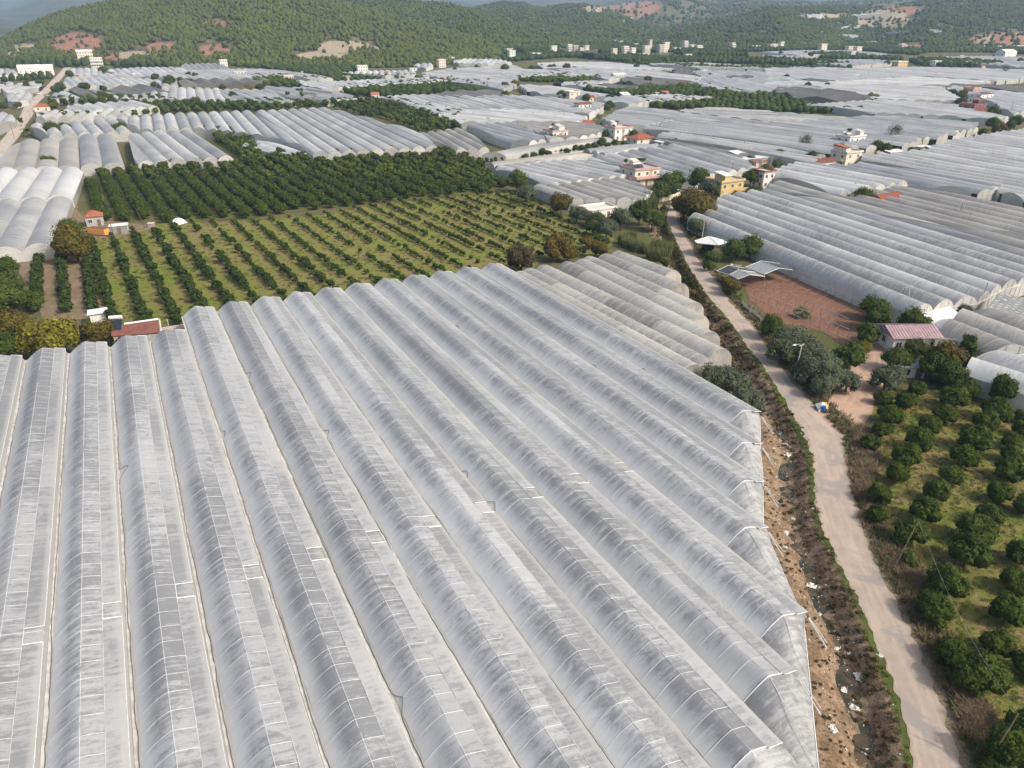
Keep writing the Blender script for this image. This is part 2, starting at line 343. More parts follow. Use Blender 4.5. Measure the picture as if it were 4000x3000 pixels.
col = g.mix(brk(zc.outputs[0]), base, mud); col = g.mix(brk(zc.outputs[1]), col, grn); col = g.mix(brk(zc.outputs[2]), col, dry)
M['soil'] = g.done(col, .95, .1, g.math('ADD', n2, g.math('MULTIPLY', n3, .5)), .6, .18)
me = grid_mesh('ground', GX, GY, GZ, len(gx), len(gy), M['soil'])
xs, ys = GX.ravel(), GY.ravel(); ds = seg_dist(xs, ys, stream); dl = seg_dist(xs, ys, rl); dr_ = seg_dist(xs, ys, rr)
leftside = ds < seg_dist(xs, ys, road_c) + 3
mudw = (1 - sstep(3.0, 7.0, ds)) * (dl > .8); grnw = (1 - sstep(.4, 1.3, dl)) * .62 * (ds < 9) ; dryw = (1 - sstep(1.0, 4.5, dr_)) * .8
zone = np.zeros((len(xs), 4), np.float32); zone[:, 0] = mudw * (1 - .55 * grnw); zone[:, 1] = grnw; zone[:, 2] = dryw; zone[:, 3] = 1
ca = me.color_attributes.new('zone', 'FLOAT_COLOR', 'POINT'); ca.data.foreach_set('color', zone.ravel())
me.polygons.foreach_set('use_smooth', np.ones(len(me.polygons), bool))
tag(link('ground', me), kind='structure')

def ribbon(name, L, R, mat, z=.03, sub=6, jitter=0.0):
    """road surface between two edge lines, smoothed, following the terrain"""
    def cr(pts):
        out = []
        for i in range(len(pts) - 1):
            p0, p1, p2, p3 = pts[max(i - 1, 0)], pts[i], pts[i + 1], pts[min(i + 2, len(pts) - 1)]
            for k in range(sub):
                t = k / sub; out.append(.5 * (2 * p1 + (p2 - p0) * t + (2 * p0 - 5 * p1 + 4 * p2 - p3) * t * t + (3 * p1 - p0 - 3 * p2 + p3) * t ** 3))
        return out + [pts[-1]]
    L, R = cr(L), cr(R); vs = []; k = 6; uv = []; acc = 0
    for i, (a, b) in enumerate(zip(L, R)):
        if i: acc += ((a + b) / 2 - (L[i - 1] + R[i - 1]) / 2).length
        for j in range(k + 1):
            q = a.lerp(b, j / k); jx = (mnoise.noise((q.x * .8, q.y * .8, 3)) * jitter) if j in (0, k) else 0
            q = q + (b - a).normalized() * jx
            vs.append((q.x, q.y, terrain(q.x, q.y) + z + .03 * (1 - (2 * j / k - 1) ** 2))); uv.append((j / k, acc + .01))
    mb = MB(); n = len(L)
    mb.add(vs, [(i * (k + 1) + j, i * (k + 1) + j + 1, (i + 1) * (k + 1) + j + 1, (i + 1) * (k + 1) + j) for i in range(n - 1) for j in range(k)], 0, uv, [u[0] for u in uv])
    return tag(mb.build(name, mat, smooth=True), kind='structure')
def band(c, w0, w1):
    L, R = [], []
    for i, p_ in enumerate(c):
        d = (c[min(i + 1, len(c) - 1)] - c[max(i - 1, 0)]); nrm = Vector((d.y, -d.x, 0)).normalized(); w = w0 + (w1 - w0) * i / (len(c) - 1)
        L.append(p_ - nrm * w / 2); R.append(p_ + nrm * w / 2)
    return L, R
def road_mat(name, c, patch, dust):
    g = N(name); p = g.pos(); uv = g.n('UVMap').outputs[0]
    n1 = g.noise(p, .5, 6, .65); n2 = g.noise(p, 6.0, 4, .7); ln = g.noise(g.scaled(uv, (7, .12, 1)), 1.0, 4, .6)
    pt = g.noise(p, .16, 5, .6, None, .6)
    col = g.mix(g.ramp(n1, .35, .65), rgb(*c), grad(c, .86)); col = g.mix(g.math('MULTIPLY', g.ramp(ln, .44, .6), .6), col, grad(c, 1.16))
    col = g.mix(g.math('MULTIPLY', g.ramp(pt, .54, .62), .9), col, rgb(*patch))
    fr = g.attr('frac'); e = g.ramp(g.math('ADD', g.math('ABSOLUTE', g.math('SUBTRACT', fr, .5)), g.math('MULTIPLY', g.math('SUBTRACT', n1, .5), .25)), .40, .5)
    col = g.mix(g.math('MULTIPLY', e, .8), col, rgb(*dust)); col = g.mix(g.math('MULTIPLY', g.ramp(n2, .55, .75), .2), col, grad(c, .6))
    return g.done(col, .9, .15, n2, .3, .02)
M['road'] = road_mat('worn_asphalt', (.36, .295, .24), (.26, .235, .21), (.31, .25, .185))
M['track'] = road_mat('dirt_track', (.40, .275, .205), (.32, .215, .15), (.26, .19, .12))
M['west_road'] = road_mat('gravel_road', (.42, .36, .30), (.35, .30, .25), (.30, .25, .18))
ribbon('road', rl, rr, M['road'], .035, 9, .55)
ribbon('dirt_track', *band(track_c, 7.5, 4.2), M['track'], .02, 6, .5)
ribbon('west_road', *band(west_c, 7.2, 7.2), M['west_road'], .06, 4, .3)
ribbon('side_lane', *band(lane_c, 3.4, 3.4), M['track'], .03, 4, .4)

# water standing in the ditch
g = N('ditch_water'); p = g.pos(); n1 = g.noise(p, .5, 4); g.b.inputs['Specular IOR Level'].default_value = .5
col = g.mix(g.ramp(n1, .4, .65), rgb(.03, .03, .014), rgb(.10, .066, .03)); wm = g.done(col, .06, .5, g.noise(p, 3, 2), .05, .02)
sl = ribbon('stream_water', *band([s_.copy() for s_ in stream], 2.6, 2.9), wm, 0, 3, .0)
for v in sl.data.vertices: v.co.z = -DEEP + .10 + .0
tag(sl, kind='structure')

def patch(name, poly_px, mat, z=.05, key=0, ex=None):
    pts = [P(key, *q) for q in poly_px] if ex is None else ex
    out = []
    for i, a in enumerate(pts):
        b = pts[(i + 1) % len(pts)]; n = max(1, int((b - a).length / 6))
        for k in range(n):
            q = a.lerp(b, k / n); w = Vector((mnoise.noise((q.x * .15, q.y * .15, 1)), mnoise.noise((q.x * .15, q.y * .15, 9)), 0)) * 1.0
            q = q + w; out.append((q.x, q.y, terrain(q.x, q.y) + z))
    mb = MB(); mb.add(out, [tuple(range(len(out)))]); o = mb.build(name, mat)
    if o.data.polygons[0].normal.z < 0: o.data.flip_normals()
    return tag(o, kind='structure')

AZ = math.radians(-28); RD = Vector((math.sin(AZ), math.cos(AZ), 0)); RN = Vector((math.cos(AZ), -math.sin(AZ), 0))   # the valley's planting and bay direction
AZ2 = math.radians(-31.2); RD2 = Vector((math.sin(AZ2), math.cos(AZ2), 0)); RN2 = Vector((math.cos(AZ2), -math.sin(AZ2), 0))
YOUNG = [(330, 930), (490, 905), (640, 872), (1000, 862), (1300, 835), (1450, 800), (1650, 780), (1900, 757), (2010, 752), (2230, 860), (2400, 930), (2360, 1000), (2140, 985), (2060, 1075), (1870, 1090), (1440, 1160), (1080, 1215), (700, 1290), (610, 1400), (330, 1420)]
DENSE = [(366, 671), (325, 860), (452, 865), (651, 872), (1000, 850), (1158, 828), (1425, 798), (1597, 777), (1904, 755), (1967, 734), (1886, 653), (1787, 599), (1588, 599), (1316, 617), (1045, 621), (949, 644), (565, 658)]
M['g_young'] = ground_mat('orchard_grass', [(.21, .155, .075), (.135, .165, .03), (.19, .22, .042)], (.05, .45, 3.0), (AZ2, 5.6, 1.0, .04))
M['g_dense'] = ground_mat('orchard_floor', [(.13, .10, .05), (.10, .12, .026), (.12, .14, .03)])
M['g_right'] = ground_mat('grove_grass', [(.23, .165, .08), (.12, .14, .03), (.165, .18, .04)], (.08, .5, 5.0))
M['g_tan'] = ground_mat('bare_soil', [(.25, .18, .125), (.19, .145, .09), (.14, .125, .06)], (.1, .5, 4))
M['g_red'] = ground_mat('red_soil', [(.22, .12, .08), (.16, .085, .058), (.26, .15, .105)], (.08, .6, 5))
patch('orchard_ground', YOUNG, M['g_young'], .06)
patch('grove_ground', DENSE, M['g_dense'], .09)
patch('bare_ground', [S('a', *q) for q in [(160, 500), (500, 440), (800, 440), (800, 620), (860, 900), (800, 1000), (380, 1000), (330, 740), (200, 660)]], M['g_tan'], .12)
patch('yard_ground', [S('a', *q) for q in [(640, -40), (720, 120), (760, 60), (900, 100), (1060, 150), (1380, 200), (1200, 240), (1020, 280), (790, 310), (680, 240), (560, 330), (500, 400), (480, 330), (600, 120), (620, -60)]], M['g_tan'], .15)
GROVE = [S('d', *q) for q in [(880, 1330), (1010, 1240), (1150, 1300), (1300, 1300), (1420, 1250), (1500, 1240), (2200, 1400), (2300, 3000)]] + [(4300, 3300), (3860, 3200), (3800, 2900), (3700, 2620), (3610, 2420), (3530, 2250), (3440, 2060), (3400, 1900), (3390, 1760), (3400, 1700)]
patch('grove_lawn', GROVE, M['g_right'], .04)
patch('red_field', [S('d', *q) for q in [(-250, 330), (-10, 370), (110, 345), (230, 330), (420, 400), (800, 560), (900, 620), (760, 730), (720, 960), (660, 960), (430, 830), (60, 740), (-150, 560)]], M['g_red'], .05)

# ------------------------------------------------------------------ hills
g = N('hill_soil'); p = g.pos(); n1 = g.noise(p, .012, 5); n2 = g.noise(p, .06, 6, .65, None, .6); n3 = g.noise(p, .4, 5, .7)
sep = g.n('SeparateColor'); g.put(sep.inputs[0], g.attr('zone', 'Color'))
base = g.mix(g.ramp(n2, .4, .62), rgb(.085, .085, .04), rgb(.15, .125, .075)); base = g.mix(g.ramp(n3, .5, .7), base, rgb(.05, .065, .025))
n4 = g.noise(g.scaled(p, (.25, .25, .03)), 1.0, 5, .7); red = g.mix(g.ramp(g.math('ADD', g.math('MULTIPLY', n3, .5), g.math('MULTIPLY', n4, .5)), .40, .60), rgb(.20, .09, .058), rgb(.34, .20, .14)); tan = g.mix(g.ramp(n3, .35, .65), rgb(.25, .20, .135), rgb(.38, .32, .235))
def brk2(v): return g.ramp(g.math('ADD', v, g.math('MULTIPLY', g.math('SUBTRACT', n2, .5), .8)), .38, .6)
col = g.mix(brk2(sep.outputs[0]), base, red); col = g.mix(brk2(sep.outputs[1]), col, tan); M['hill'] = g.done(col, .95, .1, n3, .6, 1.2)
g = N('far_mountain'); p = g.pos(); n2 = g.noise(p, .004, 7, .7); n3 = g.noise(p, .03, 5, .7)
col = g.mix(g.ramp(n2, .4, .6), rgb(.045, .06, .03), rgb(.11, .105, .07)); col = g.mix(g.ramp(n3, .45, .65), col, rgb(.04, .055, .028)); M['mountain'] = g.done(col, .95, .1, n3, .8, 15)

def interp(tab, x): return float(np.interp(x, [a for a, b in tab], [b for a, b in tab]))
def to_dist(px, py, D, rise=0.0):
    x, y, z = ray(px, py); return Vector((x / y * D, D, CAM_H + z / y * D))
BARE_RED = [(1, 660, 385, 190, 85), (1, 990, 515, 110, 42), (1, 1390, 410, 110, 40), (1, 1840, 440, 140, 50), (1, 1900, 215, 150, 28), (4, 1150, 90, 140, 35), (4, 2050, 350, 260, 60), (3, 1060, 70, 190, 60), (4, 1230, 410, 90, 25)]
BARE_TAN = [(1, 200, 415, 90, 30), (1, 110, 480, 60, 30), (2, 760, 405, 200, 45), (2, 540, 490, 180, 36), (2, 1050, 425, 60, 20), (3, 710, 85, 90, 30), (3, 1010, 185, 60, 9), (4, 480, 150, 190, 26), (4, 1000, 175, 190, 75), (4, 860, 140, 200, 16),(1, 1180, 480, 150, 34), (4, 1870, 335, 80, 25)]
def bareness(px, py):
    r = t = 0.0
    for lst, k_ in ((BARE_RED, 0), (BARE_TAN, 1)):
        for k, cx, cy, rx, ry in lst:
            ox, oy, s = SHEET[k]; x = ((px - ox) * s - cx) / rx; y = ((py - oy) * s - cy) / ry; d = max(0.0, 1.5 - math.hypot(x, y)) / .6
            if k_ == 0: r = max(r, min(1, d))
            else: t = max(t, min(1, d))
    return r, t
HILLS = {}
def hill(name, sky_, base, D, step=14, rows=26, amp=10.0, mat='hill', back=1.25, shape=1.0, freq=90.0):
    """a ridge: skyline read from the picture at distance D, foot where it meets the valley floor"""
    px0, px1 = sky_[0][0], sky_[-1][0]; cols = np.arange(px0, px1 + 1, step); V = []; zone = []; nr = rows + 8
    for px in cols:
        f = at(px, interp(base, px)); f = f - Vector((0, 0, 1.0)); Dd = interp(D, px) if isinstance(D, list) else D; r = to_dist(px, interp(sky_, px), Dd)
        if mat == 'hill': r.z -= 5.5
        if r.z < f.z + 2: r.z = f.z + 2
        for j in range(nr + 1):
            if j <= rows:
                s = j / rows; q = f.lerp(r, s); e = s ** shape; q.z = f.z + (r.z - f.z) * e
                q.z += amp * mnoise.fractal((q.x / freq, q.y / freq, 2.0), .9, 2.0, 4) * math.sin(math.pi * min(1, s * 1.0)) ** .7
            else:
                s = (j - rows) / 8; q = r + (r - f).normalized() * s * (Dd * (back - 1)); q.z = r.z - (r.z - f.z) * .8 * s ** 1.3
            V.append(q); a, b = pix(q.x, q.y, q.z); br = bareness(a, b) if mat == 'hill' else (0, 0); zone.append((br[0], br[1], 0, 1))
    nx = nr + 1; ny = len(cols); A = np.array([tuple(v) for v in V], np.float32)
    me = grid_mesh(name, A[:, 0], A[:, 1], A[:, 2], nx, ny, M[mat]); me.flip_normals()
    c = me.color_attributes.new('zone', 'FLOAT_COLOR', 'POINT'); c.data.foreach_set('color', np.array(zone, np.float32).ravel())
    me.polygons.foreach_set('use_smooth', np.ones(len(me.polygons), bool))
    o = tag(link(name, me), kind='structure'); HILLS[len(HILLS)] = (A.reshape(ny, nx, 3), np.array(zone).reshape(ny, nx, 4), rows); return len(HILLS) - 1
h1 = hill('hill', [(-900, 190), (-300, 160), (0, 148), (60, 112), (122, 80), (200, 50), (275, 26), (345, 12), (410, 0), (700, -70), (950, -80), (1150, -40), (1362, 9), (1450, 30), (1542, 59), (1660, 86), (1768, 113), (1860, 140), (1922, 167), (1990, 200)],
          [(-900, 262), (0, 250), (200, 245), (420, 255), (700, 258), (1000, 262), (1200, 262), (1500, 266), (1700, 262), (1850, 236), (1990, 215)], [(-900, 1500), (0, 1350), (700, 1330), (1362, 1250), (1990, 1130)], 14, 30, 11, shape=.95)
h2 = hill('hill', [(1150, -30), (1500, -20), (1692, 0), (1764, 9), (1836, 27), (1927, 59), (2000, 78), (2060, 100), (2130, 122), (2200, 145), (2290, 165), (2340, 178)], [(1150, 230), (1990, 205), (2200, 190), (2340, 183)], [(1150, 1700), (2000, 1560), (2340, 1330)], 14, 20, 10)
h3 = hill('hill', [(1700, 60), (1877, 18), (1950, 1), (2045, 3), (2085, 20), (2125, 24), (2200, 12), (2290, 9), (2370, 27), (2430, 57), (2500, 82), (2600, 112), (2700, 140), (2760, 160)], [(1700, 200), (2000, 185), (2300, 176), (2760, 168)], [(1700, 2300), (2300, 2100), (2760, 1650)], 14, 22, 14)
h4 = hill('hill', [(2440, 172), (2500, 148), (2550, 132), (2600, 118), (2720, 90), (2850, 60), (2950, 35), (3000, 22), (3100, 20), (3300, 18), (3370, 24), (3450, 18), (3550, 5), (3700, -12), (4000, -18), (4500, -30)],
          [(2440, 174), (2600, 178), (2900, 194), (3050, 198), (3200, 190), (3330, 178), (3420, 182), (3550, 205), (3850, 205), (4000, 195), (4500, 200)], [(2440, 1600), (3000, 1800), (3500, 1950), (4500, 1900)], 14, 24, 12)
h5 = hill('mountain', [(2000, 60), (2200, 40), (2380, 14), (2550, -6), (2700, -14), (2900, -6), (3050, 6), (3250, 8), (3500, -10), (3900, -20)], [(2000, 160), (3900, 160)], 3300, 22, 22, 40, freq=300.0)
h6 = hill('mountain', [(-1500, -18), (-900, -14), (-200, -4), (60, -2), (250, -8), (500, -24), (900, -20), (1400, -14), (1650, -6), (1760, -3), (1900, -3), (2050, -10), (2400, -30), (3000, -20), (3600, -26), (4600, -14), (5500, -20)], [(-1500, 135), (5500, 135)], 6800, 60, 20, 90, 'mountain', freq=900.0)
h7 = hill('mountain', [(-1200, 66), (-600, 72), (0, 92), (70, 90), (200, 96), (420, 110)], [(-1200, 140), (420, 140)], 3600, 40, 14, 20, 'mountain', freq=400.0)

assert abs(gx).max() < 12900 and gy.max() < 11900 and gy.min() > -900, (gx.min(), gx.max(), gy.min(), gy.max())
# ------------------------------------------------------------------ plants
def quads(centers, normals, size, aspect=1.0, roll=None):
    """leaf faces: one quad per centre, facing its normal"""
    n = len(centers); nr = normals / (np.linalg.norm(normals, axis=1, keepdims=True) + 1e-9)
    ref = np.where(np.abs(nr[:, 2:3]) > .9, np.array([[1., 0, 0]]), np.array([[0, 0, 1.]])); a = np.cross(nr, ref); a /= np.linalg.norm(a, axis=1, keepdims=True) + 1e-9; b = np.cross(nr, a)
    th = rng.uniform(0, 6.28, n)[:, None]; a, b = a * np.cos(th) + b * np.sin(th), b * np.cos(th) - a * np.sin(th)
    sz = (size * rng.uniform(.65, 1.25, n))[:, None]; bend = nr * sz * .25
    co = np.stack([centers - a * sz - b * sz * aspect * .45, centers + a * sz * .2 - b * sz * aspect - bend * .3, centers + a * sz + b * sz * .4 * aspect - bend, centers - a * sz * .25 + b * sz * aspect], 1)
    return co.reshape(-1, 3), np.arange(4 * n).reshape(n, 4)
def crown_arrays(n, rx, rz, lobes, leafsize, lob_r=.5, flat=.0, droop=0.0, span=(.38, .72)):
    """leaf clumps on irregular lobes round an ellipsoid; centre at the origin"""
    d = rng.normal(size=(lobes, 3)); d /= np.linalg.norm(d, axis=1, keepdims=True); d[:, 2] = np.where(d[:, 2] < -.55, -d[:, 2] * .5, d[:, 2])
    lc = d * np.array([rx, rx, rz]) * rng.uniform(*span, (lobes, 1)); lr = rng.uniform(.75, 1.2, lobes) * lob_r * min(rx, rz * 1.2)
    k = rng.integers(0, lobes, n); v = rng.normal(size=(n, 3)); v /= np.linalg.norm(v, axis=1, keepdims=True); v[:, 2] += .18
    r = lr[k][:, None] * rng.uniform(.72, 1.08, (n, 1)); c = lc[k] + v * r * np.array([1, 1, .92]); c[:, 2] -= droop * rng.uniform(0, 1, n) * np.hypot(c[:, 0], c[:, 1])
    nor = v * .8 + c / np.array([rx, rx, rz]) * .5 + rng.normal(size=(n, 3)) * .55; nor[:, 2] += .25
    co, f = quads(c, nor, leafsize, .8)
    lt = rng.uniform(0, 1, lobes); tint = np.clip(.55 * lt[k] + .45 * rng.uniform(0, 1, n) + .12 * v[:, 2], 0, 1)
    return co, f, tint, lc, lr
ICO = {}
def ico(sub):
    if sub not in ICO:
        import bmesh
        bm = bmesh.new(); bmesh.ops.create_icosphere(bm, subdivisions=sub, radius=1.0)
        ICO[sub] = (np.array([v.co[:] for v in bm.verts]), np.array([[v.index for v in f.verts] for f in bm.faces])); bm.free()
    return ICO[sub]
def crown_mesh(name, mat, n, rx, rz, lobes, leafsize, zc, lob_r=.5, core=.72, droop=0.0, trunk=None, span=(.38, .72)):
    co, f, t, lc, lr = crown_arrays(n, rx, rz, lobes, leafsize, lob_r, droop=droop, span=span)
    iv, it = ico(2 if n > 800 else 1); cs = [co]; fs = [f]; ts = [t]; off = len(co)
    for c, r in zip(lc, lr):                                  # inner twigs and leaves that close each lobe
        v = iv * (r * core) * (1 + .18 * rng.normal(size=(len(iv), 1))) + c; cs.append(v); fs.append(np.concatenate([it, it[:, :1]], 1) + off); ts.append(rng.uniform(.1, .6, len(it))); off += len(iv)
    co = np.concatenate(cs); co[:, 2] += zc; F = np.concatenate(fs); T = np.concatenate(ts)
    me = bpy.data.meshes.new(name); tri = F[:, 3] == F[:, 0]
    faces = [tuple(a[:3]) if q else tuple(a) for a, q in zip(F.tolist(), tri)]
    me.from_pydata(co.tolist(), [], faces); me.materials.append(M[mat])
    a = me.attributes.new('tint', 'FLOAT', 'FACE'); a.data.foreach_set('value', T.astype(np.float32)); me.update(); return me
def trunk_mesh(name, h, r, top, limbs=4, mat='bark', lean=.1):
    mb = MB(); a = random.random() * 6.28; tip = Vector((math.cos(a) * lean * h, math.sin(a) * lean * h, h))
    mb.tube([(0, 0, -.15), tip * .5 + Vector((.02 * h, 0, 0)), tip], r, 6, 0, r * .6)
    for k in range(limbs):
        b = a + k * 6.28 / limbs + random.uniform(-.4, .4); e = tip + Vector((math.cos(b) * (top - h) * .75, math.sin(b) * (top - h) * .75, (top - h) * random.uniform(.45, .9)))
        mb.tube([tip * .9, tip.lerp(e, .5) + Vector((0, 0, .1 * h)), e], r * .5, 5, 0, r * .15)
    return mb.mesh(name, M[mat], True)
def palm_mesh(n, L, h):
    mb = MB()
    for k in range(n):
        a = k * 2.4 + random.uniform(-.2, .2); el = random.uniform(-.35, 1.1); pts = []
        for i in range(7):
            t = i / 6; rr_ = L * t * math.cos(el * (1 - .4 * t)); z = L * (math.sin(el) * t - .55 * t * t); pts.append(Vector((math.cos(a) * rr_, math.sin(a) * rr_, h + z)))
        for i in range(6):
            d = (pts[i + 1] - pts[i]).normalized(); side = d.cross(Vector((0, 0, 1))).normalized(); w = .34 * L / 3 * (1 - .6 * i / 6)
            for sgn in (1, -1):
                for q in (0.0, .5):
                    c = pts[i].lerp(pts[i + 1], q); mb.add([c, c + d * .16, c + side * sgn * w * 1.6 + d * .35 - Vector((0, 0, .22 * L / 3)), c + side * sgn * w + d * .1 - Vector((0, 0, .06))], [(0, 1, 2, 3)])
        mb.tube(pts, .035, 4)
    me = mb.mesh('palm_fronds', M['palm_leaf']); a = me.attributes.new('tint', 'FLOAT', 'FACE'); a.data.foreach_set('value', np.repeat(rng.uniform(0, 1, len(me.polygons) // 6 + 1), 6)[:len(me.polygons)].astype(np.float32)); return me
def blades_mesh(name, mat, n, r, h, w, lean=.35, tuft=6):
    """upright blades in tufts (reeds, straw, grass)"""
    c = rng.uniform(-1, 1, (n, 2)); c = c / np.maximum(1, np.linalg.norm(c, axis=1, keepdims=True)) * r; V = []; F = []
    hh = h * rng.uniform(.5, 1.1, n); a = rng.uniform(0, 6.28, n); ln = rng.uniform(.1, 1, n) * lean; co = np.zeros((n, 5, 3))
    dx, dy = np.cos(a), np.sin(a); ox, oy = -dy * w, dx * w
    for i, (t, k) in enumerate(((0, 1), (0, -1), (.6, -.8), (.6, .8), (1, 0))):
        co[:, i, 0] = c[:, 0] + dx * ln * hh * t * t + ox * k; co[:, i, 1] = c[:, 1] + dy * ln * hh * t * t + oy * k; co[:, i, 2] = hh * t * (1 - .3 * ln * t)
    faces = [q for i in range(n) for q in ((5 * i, 5 * i + 1, 5 * i + 2, 5 * i + 3), (5 * i + 3, 5 * i + 2, 5 * i + 4))]
    me = bpy.data.meshes.new(name); me.from_pydata(co.reshape(-1, 3).tolist(), [], faces); me.materials.append(M[mat])
    a = me.attributes.new('tint', 'FLOAT', 'FACE'); a.data.foreach_set('value', np.repeat(rng.uniform(0, 1, n), 2).astype(np.float32)); me.update(); return me

PL = {}
def proto(kind, var, crown, trunk=None): PL[kind] = ([crown(i) for i in range(var)], [trunk(i) for i in range(max(1, var // 2))] if trunk else None)
proto('citrus', 7, lambda i: crown_mesh('citrus_crown', 'citrus', 3000, 1.72, 1.42, 30, .10, 1.42, .40, .8, span=(.50, .66)), lambda i: trunk_mesh('citrus_trunk', .7, .11, 2.0))
proto('citrus_mid', 6, lambda i: crown_mesh('citrus_crown', 'citrus', 1200, 1.8, 1.42, 22, .165, 1.4, .42, .8, span=(.48, .66)), None)
proto('sapling', 6, lambda i: crown_mesh('sapling_crown', 'sapling', 170, .62, .58, 7, .15, .62, .5, .7), None)
proto('broad', 6, lambda i: crown_mesh('broadleaf_crown', 'broad', 3000, 2.5, 2.0, 24, .135, 2.3, .42, .66), lambda i: trunk_mesh('broadleaf_trunk', 1.2, .16, 3.2))
proto('gold', 3, lambda i: crown_mesh('broadleaf_crown', 'gold', 4200, 2.7, 1.7, 28, .12, 1.8, .4, .66), lambda i: trunk_mesh('broadleaf_trunk', 1.4, .18, 3.5, 5))
proto('autumn', 4, lambda i: crown_mesh('broadleaf_crown', 'autumn', 3000, 2.5, 2.1, 24, .13, 2.1, .42, .64), lambda i: trunk_mesh('broadleaf_trunk', 1.4, .16, 3.6))
proto('olive', 5, lambda i: crown_mesh('olive_crown', 'olive', 3200, 2.2, 1.8, 24, .105, 1.85, .40, .62), lambda i: trunk_mesh('olive_trunk', 1.0, .2, 3.2, 5))
proto('shrub', 5, lambda i: crown_mesh('shrub_crown', 'broad', 500, 1.2, .9, 10, .14, .8, .45, .7), None)
proto('shrub_dry', 4, lambda i: crown_mesh('shrub_crown', 'autumn', 520, 1.2, .9, 10, .14, .75, .45, .6), None)
proto('tall', 4, lambda i: crown_mesh('tall_crown', 'broad', 900, 1.3, 2.9, 14, .2, 3.5, .55, .7), lambda i: trunk_mesh('tall_trunk', 1.2, .13, 4.5, 3))
proto('bare', 2, lambda i: crown_mesh('sparse_crown', 'olive', 1300, 2.4, 2.4, 22, .10, 3.4, .40, .05), lambda i: trunk_mesh('bare_trunk', 2.0, .16, 5.0, 8))
proto('palm', 2, lambda i: palm_mesh(22, 2.6, 2.2), lambda i: trunk_mesh('palm_trunk', 2.3, .24, 2.3, 0, 'palm_bark', .02))
proto('palm_low', 1, lambda i: palm_mesh(30, 1.35, 1.1), lambda i: trunk_mesh('palm_trunk', 1.2, .17, 1.2, 0, 'palm_bark', .02))
proto('reed', 4, lambda i: blades_mesh('reed_stems', 'reed', 520, 1.7, 3.9, .05, .4), None)
NAMES = {'citrus': ('citrus_tree', 'citrus tree'), 'citrus_mid': ('citrus_tree', 'citrus tree'), 'sapling': ('young_citrus', 'young tree'), 'broad': ('broadleaf_tree', 'tree'), 'gold': ('broadleaf_tree', 'tree'), 'autumn': ('broadleaf_tree', 'tree'),
         'olive': ('olive_tree', 'olive tree'), 'shrub': ('shrub', 'shrub'), 'shrub_dry': ('shrub', 'shrub'), 'tall': ('tall_tree', 'tree'), 'bare': ('sparse_tree', 'tree'), 'palm': ('palm_tree', 'palm'), 'palm_low': ('palm_tree', 'palm'), 'reed': ('reed_clump', 'reeds')}
def plant(kind, loc, s, label, group=None, sz=None, cat=None):
    crowns, trunks = PL[kind]; nm, c = NAMES[kind]; rz = random.uniform(0, 6.28); sc = (s, s, s * (sz or random.uniform(.9, 1.1)))
    if trunks is None:
        o = link(nm, random.choice(crowns), None, loc, rz, sc); return tag(o, label, cat or c, group)
    e = empty(nm, loc, rz, label, cat or c, group); e.scale = sc
    link('fronds' if 'palm' in kind else 'crown', random.choice(crowns), e); link('trunk', random.choice(trunks), e); return e
def on(k, x, y, h=0.0):
    """ground point under a thing whose middle, h metres up, shows at (x, y)"""
    q = P(k, x, y, h); return Vector((q.x, q.y, float(ground_z([q.x], [q.y])[0])))

# the citrus grove beside the road: one thing per tree
G_GROVE = 'round citrus trees in rows on the grove lawn'
L_GROVE = 'round dark green citrus tree in rows on the grassy grove right of the road'
hs = [(210, 22, 110), (125, 145, 95), (175, 85, 95), (345, 148, 130), (400, 75, 92), (470, 25, 105), (290, 220, 130), (245, 298, 115), (160, 388, 112), (150, 468, 100), (600, 145, 145), (655, 66, 105), (710, 20, 115), (500, 297, 112), (555, 222, 122),
      (430, 378, 118), (370, 470, 138), (305, 570, 155), (770, 290, 130), (720, 384, 112), (675, 482, 112), (610, 570, 172), (570, 675, 172), (480, 805, 175), (415, 915, 170), (490, 1115, 140), (620, 1240, 220), (790, 203, 105), (825, 120, 70), (755, 935, 152), (795, 795, 130), (712, 1078, 140), (760, 1590, 190), (700, 1650, 110), (860, 1480, 170), (830, 670, 130), (870, 1190, 150), (850, 440, 110)]
dsx = [(935, 1340, 150), (1005, 1495, 195), (1120, 1375, 185), (1215, 1265, 150), (1315, 1570, 180), (1430, 1482, 195), (1515, 1375, 230), (1595, 1295, 205), (1765, 1562, 195), (1845, 1475, 215), (2065, 1600, 150), (2065, 1490, 120), (1990, 1700, 150)]
for k, lst in (('h', hs), ('d', dsx)):
    for x, y, w in lst:
        q = P(k, x, y, 1.5); d = math.hypot(q.x, math.hypot(q.y, CAM_H)); wm_ = w / SHEET[k][2] * d * math.cos(0) / FPX * .97
        plant('citrus', on(k, x, y, 1.5), wm_ / 3.7, L_GROVE, G_GROVE)
plant('citrus', on('d', 1900, 1330, 2.0), 1.25, 'tallest pointed citrus tree at the grove corner by the clear tunnel', sz=1.5)
